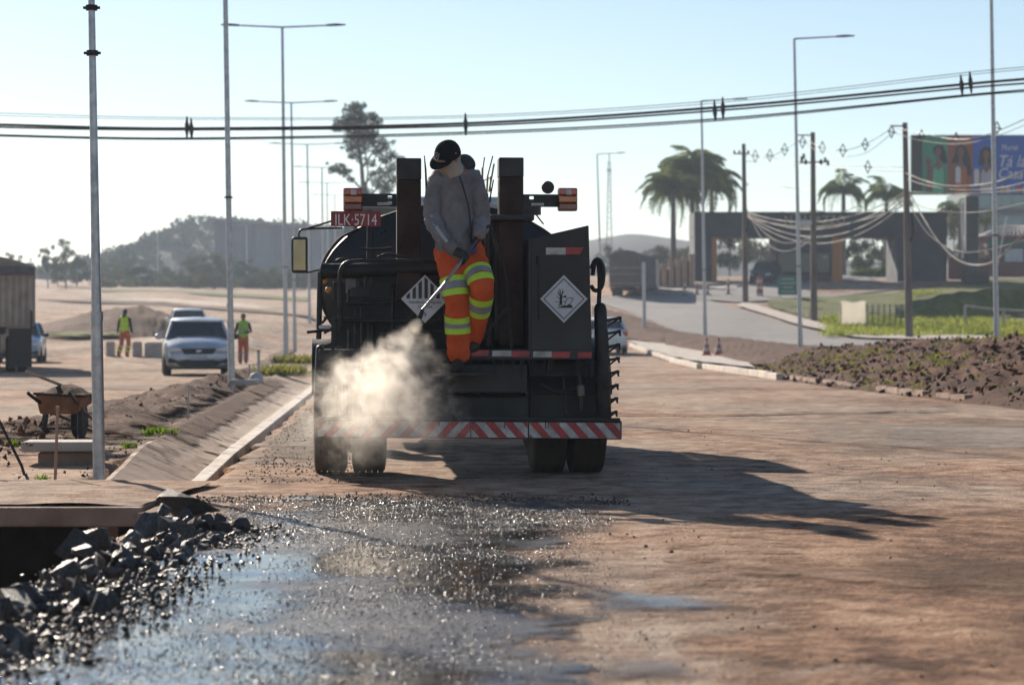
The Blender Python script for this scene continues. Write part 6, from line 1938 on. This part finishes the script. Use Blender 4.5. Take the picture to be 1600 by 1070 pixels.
hbox('window_frame', 1583, 1584.4, 389, 409, M_wh, -.12, -.08, wn_)
hbox('low_wall', 1541.8, 1690, 409.4, 440, mat('red_brown_wall', (.16, .05, .04), .9), -.4, -.02)
(xa, za), (xb, zb_) = HP(1538, 369), HP(1690, 350)
mb = MB(); d = 8
mb.add([(xa - .5, -.8, za), (xb, -.8, za), (xb, d, za), (xa - .5, d, za), (xa + 2.2, 3.6, zb_), (xb - 2, 3.6, zb_)], [(0, 1, 5, 4), (1, 2, 5), (2, 3, 4, 5), (3, 0, 4), (3, 2, 1, 0)])
rf = mb.build('roof', mat('pale_roof_tiles', (.42, .38, .36), .85, c2=(.3, .26, .25), scale=5, stretch=(1, 6, 6)), house)
for i in range(22):
    t_ = i / 21
    MB().tube([(xa + (xb - xa) * t_, -.8, za + .05), (xa + 2.2 + (xb - xa - 4.2) * t_, 3.55, zb_ + .03)], .06, 5).build('tile_row', M_conc, rf)
MB().cyl(L2 and (W(1559, 415, Yh - 3).x, -3, W(1559, 415, Yh - 3).z), (W(1573, 338, Yh - 3).x, -3, W(1573, 338, Yh - 3).z), .05, n=8).build('flag_pole', M_galv, house)
MB().ball((W(1541, 396, Yh).x, -.3, W(1541, 396, Yh).z), .2).build('globe_lamp', M_wh, house, smooth=60)
b = G(1496, 438)
rw = thing('garden_wall', 'low dark red wall running from the gatehouse to the brick house', 'wall', (0, b.y + 6, 0))
a_, c__ = W(1481, 404, b.y + 6), W(1545, 436, b.y + 6)
MB().box(((a_.x + c__.x) / 2, 0, (a_.z + c__.z) / 2 - .3), (c__.x - a_.x, .3, a_.z - c__.z + .6)).build('wall', mat('dark_red_render', (.11, .04, .04), .9), rw)
b = G(1505, 432)
o = MB().tube([(0, 0, -.3), (-.15, 0, 115 * b.y / FPX)], [.13, .09], 10).build('steel_post', M_galv, None, smooth=50); o.location = b
tag(o, 'thin pale post standing left of the billboard column', 'post')

# ------------------------------------------------------------------ vehicles
M_tyre = mat('car_tyre', (.025, .024, .023), .85)
M_chrome = mat('bright_trim', (.5, .5, .5), .25, metal=.9)
M_plastic = mat('black_plastic_trim', (.02, .02, .022), .6)
M_headl = mat('clear_headlamp', (.6, .62, .65), .12, coat=.6)
M_tail = mat('red_tail_lamp', (.5, .03, .03), .2, coat=.6)
M_carglass = glass('car_glass', (.04, .05, .055), .04, .72)
M_seat = mat('dark_seat', (.03, .03, .032), .9)
def car(label, loc, rz, paint, Lc=4.1, Wc=1.75, Hc=1.47, group=None, rear_facing=False):
    t = thing('car', label, 'car', loc, rz, group)
    w = Wc / 2
    # lower body: stations front to back (y, halfwidth, sill z, belt z, crown)
    st = [(-Lc / 2, .72, .36, .58, .03), (-Lc / 2 + .06, .84, .26, .68, .05), (-Lc / 2 + .3, .94, .2, .8, .06), (-Lc / 2 + .8, 1.0, .18, .9, .07), (-Lc / 2 + 1.15, 1.0, .18, .96, .05),
          (0, 1.0, .18, .98, .02), (Lc / 2 - .7, 1.0, .2, 1.0, .02), (Lc / 2 - .2, .95, .24, 1.0, .03), (Lc / 2 - .03, .86, .32, .92, .03), (Lc / 2, .78, .42, .8, .02)]
    rings = []
    for y_, k_, zs, zb2, cr in st:
        ww = w * k_
        zm = (zs + zb2) / 2
        half = [(ww * .8, zs), (ww * .97, zs + .08), (ww, zm), (ww * .985, zb2 - .12), (ww * .93, zb2 - .02), (ww * .55, zb2 + cr), (0, zb2 + cr * 1.25)]
        rings.append([Vector((-x_, y_, z_)) for x_, z_ in half] + [Vector((x_, y_, z_)) for x_, z_ in reversed(half[:-1])])
    MB().loft(rings).build('body', paint, t, smooth=38, recalc=True)
    y0, y1, y2, y3 = -Lc / 2 + 1.05, -Lc / 2 + 1.75, Lc / 2 - .75, Lc / 2 - .2
    zb2 = .97
    wr, wb = w * .72, w * .9
    F = [Vector((-wb, y0, zb2)), Vector((wb, y0, zb2)), Vector((wr, y1, Hc - .05)), Vector((-wr, y1, Hc - .05))]
    B = [Vector((-wb, y3, zb2)), Vector((wb, y3, zb2)), Vector((wr, y2, Hc - .07)), Vector((-wr, y2, Hc - .07))]
    def pane(nm, q, m=M_carglass):
        o = MB().add(q, [(0, 1, 2, 3)]).build(nm, m, t)
        s_ = o.modifiers.new('thick', 'SOLIDIFY'); s_.thickness = .012
    pane('windscreen', F); pane('rear_window', [B[1], B[0], B[3], B[2]])
    for s_ in (0, 1):
        q = [F[s_], B[s_], B[3 - s_ if s_ else 3], F[3 - s_ if s_ else 3]]
        q = [F[s_], B[s_], (B[2] if s_ else B[3]), (F[2] if s_ else F[3])]
        pane('side_window', q)
    # roof and pillars in paint
    rr_ = []
    for y_, z_ in ((y1 - .05, Hc - .07), (y1 + .2, Hc - .01), ((y1 + y2) / 2, Hc + .01), (y2 - .2, Hc - .02), (y2 + .05, Hc - .09)):
        rr_.append([Vector((-wr - .02, y_, z_ - .04)), Vector((-wr * .9, y_, z_ + .01)), Vector((0, y_, z_ + .035)), Vector((wr * .9, y_, z_ + .01)), Vector((wr + .02, y_, z_ - .04)), Vector((wr * .8, y_, z_ - .05)), Vector((-wr * .8, y_, z_ - .05))])
    MB().loft(rr_).build('roof', paint, t, smooth=40, recalc=True)
    for s_ in (-1, 1):
        MB().bar((s_ * wb, y0 - .02, zb2 - .02), (s_ * wr, y1, Hc - .06), .07, .06).build('pillar', paint, t, bevel=.015)
        MB().bar((s_ * wb, y3, zb2 - .02), (s_ * wr, y2, Hc - .08), .12, .07).build('pillar', paint, t, bevel=.015)
        MB().bar((s_ * wb * .995, .1, zb2 - .02), (s_ * wr * 1.01, .05, Hc - .06), .08, .05).build('pillar', M_plastic, t)
        m_ = MB().ball((s_ * (w + .1), y0 + .25, 1.0), .11, .08, .075).build('mirror', paint if s_ < 0 else M_plastic, t, smooth=60)
        MB().bar((s_ * (w - .06), y0 + .28, .97), (s_ * (w + .06), y0 + .25, .98), .04).build('mirror_stalk', M_plastic, m_)
        # headlamp wrapped round the corner
        yf = -Lc / 2
        hl_ = MB().loft([[Vector((s_ * w * .5, yf - .04, .7)), Vector((s_ * w * .5, yf - .04, .63)), Vector((s_ * w * .5, yf + .12, .64)), Vector((s_ * w * .5, yf + .12, .7))],
                         [Vector((s_ * w * .86, yf + .0, .75)), Vector((s_ * w * .86, yf - .01, .62)), Vector((s_ * w * .86, yf + .25, .63)), Vector((s_ * w * .86, yf + .27, .76))],
                         [Vector((s_ * w * .955, yf + .36, .77)), Vector((s_ * w * .955, yf + .34, .68)), Vector((s_ * w * .9, yf + .38, .68)), Vector((s_ * w * .9, yf + .4, .77))]]).build('headlight', M_headl, t, recalc=True)
        MB().prism([(s_ * w * .62, .4), (s_ * w * .86, .46), (s_ * w * .88, .34), (s_ * w * .7, .33)], yf - .02, yf + .2).build('fog_lamp_recess', M_plastic, t)
        MB().box((s_ * w * .83, Lc / 2 - .07, .82), (.24, .12, .2)).build('tail_light', M_tail, t, bevel=.03)
        for yy in (-Lc / 2 + .78, Lc / 2 - .75):
            wh = bpy.data.objects.new('wheel', None); COL.objects.link(wh); wh.parent = t; wh.location = (s_ * (w - .1), yy, .31)
            MB().lathe([(.2, -.08), (.28, -.1), (.31, -.08), (.315, 0), (.31, .08), (.28, .1), (.2, .08)], (0, 0, 0), 'x', 24).build('tyre', M_tyre, wh, smooth=50)
            MB().lathe([(.03, -.07), (.19, -.08), (.2, 0), (.19, .08), (.03, .07)], (0, 0, 0), 'x', 18).build('rim', M_galv, wh, smooth=40)
        MB().ball((s_ * .36, -.05, 1.05), .13, .08, .2).build('headrest', M_seat, t, smooth=60)
    yf = -Lc / 2
    gr = MB().prism([(-w * .5, .7), (w * .5, .7), (w * .42, .56), (-w * .42, .56)], yf - .012, yf + .1).build('grille', M_plastic, t, bevel=.01)
    MB().ball((0, yf - .015, .635), .075, .012, .045).build('badge', M_chrome, gr, smooth=60)
    MB().prism([(-w * .72, .38), (-w * .4, .42), (w * .4, .42), (w * .72, .38), (w * .5, .25), (-w * .5, .25)], yf - .005, yf + .16).build('lower_grille', M_plastic, t, bevel=.01)
    MB().box((0, yf - .015, .47), (.4, .015, .12)).build('number_plate', mat('grey_plate', (.5, .5, .52), .5), t)
    MB().box((0, Lc / 2 + .01, .7), (.4, .015, .12)).build('number_plate', M_wh, t)
    MB().box((0, -.1, .22), (Wc * .8, Lc * .7, .1)).build('underside', M_plastic, t)
    return t
M_silver_car = mat('silver_car_paint', (.5, .53, .58), .3, metal=.25, coat=.7, rvar=.05)
M_white_car = mat('white_car_paint', (.72, .73, .74), .3, coat=.6, rvar=.05)
M_blue_car = mat('pale_blue_car_paint', (.3, .4, .55), .3, coat=.6, rvar=.05)
M_black_car = mat('black_car_paint', (.02, .022, .026), .25, coat=.8, rvar=.05)
b = W(307, 588, 63.0); b.z = h(b.x, 63)
car('silver hatchback facing the camera beside the second lamp post', b, R(9), M_silver_car, group='cars on the left carriageway')
b = G(294, 512); b = Vector(((294 - CX) * 112 / FPX, 112, h(-14, 112)))
car('white car behind the silver one, mostly hidden', b, R(10), M_white_car, group='cars on the left carriageway')
b = W(30, 562, 86); b.z = h(b.x, 86)
car('pale blue car peeping out from behind the dump trailer', b, R(8), M_blue_car, group='cars on the left carriageway')
b = G(942, 552)
car('white and grey car half hidden behind the right of the bitumen truck', b, R(183), M_white_car)
b = G(1197, 443); 
car('black off-roader standing in the left gate opening', b, R(-20), M_black_car, 4.4, 1.85, 1.75)

# dump trailer at the left edge
b = W(52, 580, 66); kt = 66 / FPX
dz_ = h(b.x, 66)
dt = thing('dump_trailer', 'dusty ribbed dump trailer cut off by the left edge', 'truck', (b.x, 66, dz_), R(11.3))
M_dust = mat('dusty_grey_panel', (.46, .38, .31), .85, c2=(.32, .26, .21), scale=2)
Ht = W(0, 417, 66).z - dz_
zl = W(0, 511, 66).z - dz_
MB().box((-1.25, 4.0, (Ht + zl) / 2), (2.5, 8, Ht - zl)).build('body', M_dust, dt, bevel=.03)
for i in range(14):
    MB().box((-.09 - i * .178, -.025, (Ht + zl) / 2 - .1), (.09, .06, Ht - zl - .3)).build('rib', M_dust, dt, bevel=.015)
for i in range(12):
    MB().box((.025, .3 + i * .65, (Ht + zl) / 2 - .1), (.06, .1, Ht - zl - .3)).build('rib', M_dust, dt, bevel=.015)
MB().box((-1.25, 3.95, Ht - .1), (2.6, 8.2, .22)).build('top_rail', mat('dark_grey_rail', (.12, .12, .13), .7), dt, bevel=.03)
pr_ = [(-2.5 + 2.5 * i / 10, Ht + .03 + .28 * math.sin(math.pi * i / 10)) for i in range(11)]
MB().prism(pr_ + [(0, Ht), (-2.5, Ht)], .1, 7.9).build('tarp', mat('tan_tarp', (.4, .31, .24), .9), dt, smooth=40)
MB().box((-.05, -.06, zl + .2), (.06, .08, .5)).build('latch', M_rust, dt)
for x_ in (-.35, -1.2, -2.1):
    MB().box((x_, -.02, zl * .55), (.62, .03, zl * .85)).build('mud_flap', M_rubber, dt)
MB().box((-1.25, 4, zl - .1), (1.0, 7.6, .2)).build('chassis', M_blackmetal, dt)
for x_ in (-.3, -.62, -1.9, -2.2):
    for y_ in (.9, 2.1):
        wh = bpy.data.objects.new('wheel', None); COL.objects.link(wh); wh.parent = dt; wh.location = (x_, y_, .5)
        MB().lathe([(.3, -.1), (.45, -.13), (.5, -.1), (.5, .1), (.45, .13), (.3, .1)], (0, 0, 0), 'x', 26).build('tyre', M_tyre, wh, smooth=40)
        MB().lathe([(.04, -.08), (.29, -.1), (.29, .1), (.04, .08)], (0, 0, 0), 'x', 18).build('rim', M_dust, wh, smooth=40)
MB().box((-1.25, 9.6, 1.7), (2.4, 1.8, 2.4)).build('tractor_cab', M_wh, dt, bevel=.15)
for x_ in (-.35, -2.15):
    MB().lathe([(.3, -.1), (.45, -.13), (.5, -.1), (.5, .1), (.45, .13), (.3, .1)], (x_, 9.8, .5), 'x', 26).build('tyre', M_tyre, dt, smooth=40)

# covered lorry on the side road
b = G(977, 464); kl = b.y / FPX
lo_ = thing('covered_lorry', 'grey covered grain lorry driving away up the side road', 'lorry', b + Vector((0, 0, .05)), R(-11))
wl2 = 50 * kl; Hl = 72 * kl; zf = 14 * kl
M_lor = mat('grey_brown_lorry_board', (.16, .135, .13), .8, c2=(.12, .1, .095), scale=2)
pr_ = [(-wl2 / 2, zf), (wl2 / 2, zf), (wl2 / 2, Hl * .86)] + [(wl2 / 2 * math.cos(math.pi * i / 10), Hl * .86 + Hl * .14 * math.sin(math.pi * i / 10)) for i in range(1, 10)] + [(-wl2 / 2, Hl * .86)]
MB().prism(pr_, 0, 8).build('body', M_lor, lo_)
for z_ in (.28, .48, .62): MB().box((0, -.03, Hl * z_), (wl2 * .98, .05, .06)).build('tail_board_rib', M_dust, lo_)
for i in range(9): MB().box((-wl2 / 2 - .03, .4 + i * .9, Hl * .55), (.06, .12, Hl * .6)).build('side_rib', M_conc, lo_)
for z_ in (.4, .65): MB().box((-wl2 / 2 - .05, 4, Hl * z_), (.05, 8, .1)).build('side_rail', M_conc, lo_)
MB().box((0, .1, zf * .75), (wl2 * .95, .12, .18)).build('bumper', M_blackmetal, lo_)
for s_ in (-1, 1):
    MB().box((s_ * wl2 * .4, -.01, zf * .95), (.3, .08, .14)).build('tail_light', M_tail, lo_)
    for y_ in (1.2, 2.5, 8.6):
        wh = bpy.data.objects.new('wheel', None); COL.objects.link(wh); wh.parent = lo_; wh.location = (s_ * (wl2 / 2 - .3), y_, .5)
        MB().lathe([(.25, -.22), (.45, -.25), (.5, -.2), (.5, .2), (.45, .25), (.25, .22)], (0, 0, 0), 'x', 24).build('tyre', M_tyre, wh, smooth=40)
MB().box((0, 9.4, 1.7), (wl2 * .92, 2, 2.4)).build('cab', M_wh, lo_, bevel=.15)

# ------------------------------------------------------------------ workers on the left carriageway
M_vest = mat('lime_vest', (.5, .8, .04), .7, c2=(.4, .62, .04), scale=10)
M_vest2 = mat('green_vest', (.3, .6, .06), .7, c2=(.24, .48, .05), scale=10)
M_dkcloth = mat('dark_sleeve', (.03, .03, .035), .85)
M_orange2 = mat('faded_orange_trousers', (.52, .13, .06), .85, c2=(.4, .1, .05))
def far_worker(label, b, H, rz, vest, trou_, pose):
    t = thing('person', label, 'person', b, rz, 'workers on the left carriageway')
    k = H / 1.75
    V = lambda x, y_, z: Vector((x, y_, z)) * k
    st = pose
    la = [V(-.09, 0, .92), V(-.1, -.03 - st * .08, .5), V(-.1, st * .02, .1)]
    lb = [V(.09, 0, .92), V(.1, -.03 + st * .1, .5), V(.1, st * .28, .12)]
    mb = MB().limb([V(0, 0, .95), V(0, 0, 1.2), V(0, 0, 1.4)], [(.15 * k, .1 * k), (.15 * k, .1 * k), (.17 * k, .1 * k)], 14)
    mb.limb([V(0, 0, 1.4), V(0, -.02, 1.55)], [.055 * k, .05 * k], 10).ball(V(0, -.03, 1.64), .078 * k, .095 * k, .11 * k).ball(V(0, -.125, 1.63), .012 * k, .02 * k, .02 * k)
    for s_ in (-1, 1): mb.ball(V(s_ * .078, -.02, 1.63), .012 * k, .02 * k, .03 * k)
    mb.limb(la, [.07 * k, .055 * k, .04 * k], 10).limb(lb, [.07 * k, .055 * k, .04 * k], 10)
    if pose:
        arms_ = ([V(-.2, 0, 1.38), V(-.26, .03, 1.12), V(-.28, -.04, .9)], [V(.2, 0, 1.38), V(.27, .0, 1.12), V(.33, -.06, .92)])
    else:
        arms_ = ([V(-.2, 0, 1.38), V(-.27, .02, 1.12), V(-.34, -.18, 1.05)], [V(.2, 0, 1.38), V(.27, .0, 1.14), V(.06, -.2, 1.1)])
    for a_ in arms_:
        mb.limb(a_, [.045 * k, .04 * k, .03 * k], 10)
        d = (a_[2] - a_[1]).normalized(); p = a_[2] + d * .05 * k
        mb.limb([a_[2], p], [(.03 * k, .018 * k), (.036 * k, .02 * k)], 8)
        for f_ in range(4): mb.limb([p + Vector((.0, (f_ - 1.5) * .018 * k, 0)), p + Vector((0, (f_ - 1.5) * .02 * k, 0)) + d * (.06 + .01 * (f_ in (1, 2))) * k], [.008 * k, .007 * k], 6)
        mb.limb([p + Vector((0, .03 * k, 0)), p + Vector((0, .055 * k, 0)) + d * .03 * k], [.009 * k, .008 * k], 6)
    fuse('body', mb, M_skin, t, .014, 2)
    mb = MB()
    for a_ in arms_: mb.limb([a_[0], a_[1], a_[1].lerp(a_[2], .85)], [.06 * k, .055 * k, .045 * k], 10)
    mb.limb([V(-.17, 0, 1.4), V(.17, 0, 1.4)], [.06 * k, .06 * k], 10)
    fuse('shirt', mb, M_dkcloth, t, .014, 2, .01, .06)
    mb = MB().limb([V(0, 0, .98), V(0, .0, 1.2), V(0, 0, 1.42)], [(.185 * k, .125 * k), (.18 * k, .13 * k), (.19 * k, .12 * k)], 16)
    vo = fuse('vest', mb, vest, t, .014, 2, .012, .08)
    for z_ in (1.08, 1.22): MB().tube([V(0, 0, z_ - .02), V(0, 0, z_ + .02)], [(.192 * k, .14 * k)] * 2, 18, False).build('reflective_band', M_lime if vest is M_vest else M_silver, vo, smooth=60)
    mb = MB().limb(la, [.1 * k, .085 * k, .075 * k], 12).limb(lb, [.1 * k, .085 * k, .075 * k], 12).limb([V(-.06, 0, .95), V(.06, 0, .95)], [.11 * k, .11 * k], 12)
    tr = fuse('trousers', mb, trou_, t, .014, 2, .012, .06)
    for leg in (la, lb):
        for q in (.35, .75):
            p = leg[1].lerp(leg[2], q); d = (leg[2] - leg[1]).normalized()
            MB().tube([p - d * .03 * k, p + d * .03 * k], [.092 * k, .09 * k], 12, False).build('reflective_band', M_lime if pose else M_silver, tr, smooth=60)
        p = leg[2]
        mb = MB().limb([p + Vector((0, .04, -.04)) * k, p + Vector((0, -.12, -.06)) * k], [(.045 * k, .045 * k), (.04 * k, .035 * k)], 10)
        fuse('boot', mb, M_boot, t, .012, 1)
    mb = MB().ball(V(0, -.02, 1.665), .088 * k, .105 * k, .1 * k).limb([V(0, .03, 1.6), V(0, .05, 1.46)], [.07 * k, .075 * k], 10)
    fuse('hood', mb, M_dkcloth, t, .012, 2)
    return t
b = W(195, 558, 84); far_worker('worker in a bright lime vest walking left of the cars', b, 75 * 84 / FPX, R(160), M_vest, M_orange2, 1)
b = W(380, 569, 80)
pw = far_worker('worker in a green vest and orange trousers standing right of the silver car', b, 79 * 80 / FPX, R(10), M_vest2, M_orange2, 0)
o = MB().tube([(-.36, -.3, .75), (-.5, -.3, 2.0)], .018, 8).build('survey_pole', M_black); o.location = b; tag(o, 'thin dark staff held by the worker in the green vest', 'staff')

# ------------------------------------------------------------------ wheelbarrow, stakes and slabs
bw = W(104, 682, 23.2); kw = 23.2 / FPX
wb_ = thing('wheelbarrow', 'rusty orange-brown wheelbarrow loaded with soil beside the first lamp post', 'wheelbarrow', (bw.x, 23.2, hb(bw.x, 23.2) + .08), R(-4))
M_barrow = mat('rusty_orange_steel', (.3, .11, .03), .7, c2=(.14, .06, .03), scale=6)
V = lambda x, z: Vector((x * kw, 0, z * kw))
tr_ = MB(); tw = [(-30, 44), (-38, 76), (38, 72), (28, 44)]
ringf = [Vector((x * kw, -.3, z * kw)) for x, z in tw]; ringb = [Vector((x * kw * .8, .45, z * kw + (.0 if z > 60 else .08))) for x, z in tw]
tr_.loft([ringf, ringb]).build('tray', M_barrow, wb_, bevel=.02)
MB().tube([ringf[1], ringf[2], ringb[2], ringb[1], ringf[1]], .014, 8).build('tray_rim', M_rust, wb_, smooth=60)
vv, ff = [], []
for i in range(13):
    for j in range(9):
        u_, v_ = i / 12, j / 8
        p = ringf[1].lerp(ringf[2], u_).lerp(ringb[1].lerp(ringb[2], u_), v_)
        vv.append(p + Vector((0, 0, .1 * math.sin(math.pi * u_) * math.sin(math.pi * v_) + .03 * noise.noise((u_ * 5, v_ * 5, 1)) - .005)))
ff = [(i * 9 + j, (i + 1) * 9 + j, (i + 1) * 9 + j + 1, i * 9 + j + 1) for i in range(12) for j in range(8)]
MB().add(vv, ff).build('soil_load', M_soil, wb_, smooth=60)
for s_ in (-1, 1):
    MB().bar((s_ * 26 * kw, -.15, 46 * kw), (s_ * 30 * kw, -.22, 2 * kw), .035, .05).build('leg', M_blackmetal, wb_)
    MB().tube([(s_ * 20 * kw, .6, 30 * kw), (s_ * 26 * kw, .1, 44 * kw), (s_ * 32 * kw, -.65, 78 * kw)], .017, 8).build('handle', M_blackmetal, wb_, smooth=60)
MB().bar((-28 * kw, -.18, 22 * kw), (28 * kw, -.18, 22 * kw), .025).build('cross_stay', M_blackmetal, wb_)
wh = bpy.data.objects.new('wheel', None); COL.objects.link(wh); wh.parent = wb_; wh.location = (0, .5, .19)
MB().lathe([(.12, -.04), (.17, -.045), (.19, -.02), (.19, .02), (.17, .045), (.12, .04)], (0, 0, 0), 'x', 20).build('tyre', M_tyre, wh, smooth=50)
MB().lathe([(.02, -.05), (.12, -.03), (.12, .03), (.02, .05)], (0, 0, 0), 'x', 14).build('hub', M_rust, wh, smooth=40)
a_, c__ = W(40, 580, 22.9), W(112, 608, 23.3)
o = MB().tube([a_ - c__, (0, 0, 0), (c__ - a_) * .3], [.014, .014, .014], 8).build('shovel', M_wood, None, smooth=60); o.location = c__
MB().box((c__ - a_) * .36, (.16, .1, .03), Matrix.Rotation(.35, 3, 'Y')).build('blade', M_rust, o)
tag(o, 'shovel with a pale handle lying across the wheelbarrow', 'shovel')
def stake(px, y0, y1, pxt, r, m, lab, Y=None, topm=None):
    Y = Y or FPX * CH / (y1 - HY)
    b = W(px, y1, Y); e = W(pxt, y0, Y)
    t = thing('stake', lab, 'stake', b, 0, 'stakes along the median')
    MB().bar((0, 0, -.15), e - b, r * 2, r * 1.4).build('shaft', m, t, bevel=.004)
    MB().bar((e - b) * .97, (e - b) * 1.0 + Vector((0, 0, .012)), r * 2.3, r * 1.7).build('top', topm or m, t)
stake(85, 637, 752, 90, .014, mat('pinkish_timber', (.4, .25, .19), .85), 'square timber stake in front of the wheelbarrow')
stake(36, 728, 729, 36, .001, M_black, 'spare') if False else None
o = MB().tube([W(-6, 648, 19.2) - W(34, 728, 19.2), (0, 0, 0), (.03, 0, -.1)], .012, 8).build('iron_rod', M_blackmetal, None, smooth=60); o.location = W(34, 728, 19.2)
tag(o, 'dark iron rod leaning out of the left edge', 'rod')
stake(293, 602, 660, 295, .016, M_wh, 'leaning white stake at the left of the second lamp post')
stake(405, 548, 602, 404, .04, M_wh, 'white marker stake with a dark top right of the second lamp post', 52, M_black)
stake(389, 570, 608, 390, .02, M_wood, 'thin stake between the second lamp post and the white marker', 50)
b = W(85, 722, 20.6)
o = thing('concrete_slab', 'pale concrete slab lying in the soil under the wheelbarrow', 'concrete slab', (b.x, 21.0, .16), R(4))
MB().box((0, 0, 0), (.66, .5, .085)).build('slab', M_conc, o, bevel=.015)
MB().box((.05, .05, -.15), (.5, .4, .2)).build('footing', M_dustconc, o, bevel=.02)
b = W(650 / 1.0 * 0 + 378, 622, 43)
o = MB().box((0, 0, .05), (.5, .25, .1)).build('kerb_offcut', M_conc, None, bevel=.02); o.location = (b.x + .1, 42.5, .2); tag(o, 'pale offcut of kerb at the foot of the second lamp post', 'concrete')
o = MB().ball((0, 0, 0), .16, .14, .2).build('cement_bag', M_wh, None, smooth=60); q = W(400, 607, 48.5); o.location = (q.x, q.y, .12); tag(o, 'small crumpled white bag among the weeds by the marker stake', 'bag')
# concrete blocks by the soil mound
for px, w_, lab in ((172, 13, 'small concrete block left of the lime-vested worker'), (214, 14, 'concrete block just right of the lime-vested worker'), (241, 30, 'widest concrete block by the soil mound')):
    b = W(px, 527, 92); k = 92 / FPX
    b.z = h(b.x, 92)
    t = thing('concrete_block', lab, 'concrete block', b, R(6), 'concrete blocks by the soil mound')
    MB().box((0, .3, 12 * k), (w_ * k, .7, 24 * k)).build('block', M_conc, t, bevel=.03)
    MB().box((0, .3, 24.5 * k), (w_ * k * .8, .5, .03)).build('top_face', M_pale_dust if False else M_conc, t)

# ------------------------------------------------------------------ haze
hz_m = bpy.data.materials.new('thin_haze')
hz_m.use_nodes = True
hz_m.node_tree.nodes.clear()
N = hz_m.node_tree.nodes
out = N.new('ShaderNodeOutputMaterial'); pv = N.new('ShaderNodeVolumePrincipled')
pv.inputs['Color'].default_value = (.68, .82, 1, 1); pv.inputs['Density'].default_value = .00032; pv.inputs['Anisotropy'].default_value = .3
hz_m.node_tree.links.new(pv.outputs[0], out.inputs['Volume'])
haze = MB().box((0, 1700, 28), (3700, 3640, 62)).build('haze', hz_m)
tag(haze, 'thin pale haze over the distance', 'haze', kind='stuff')
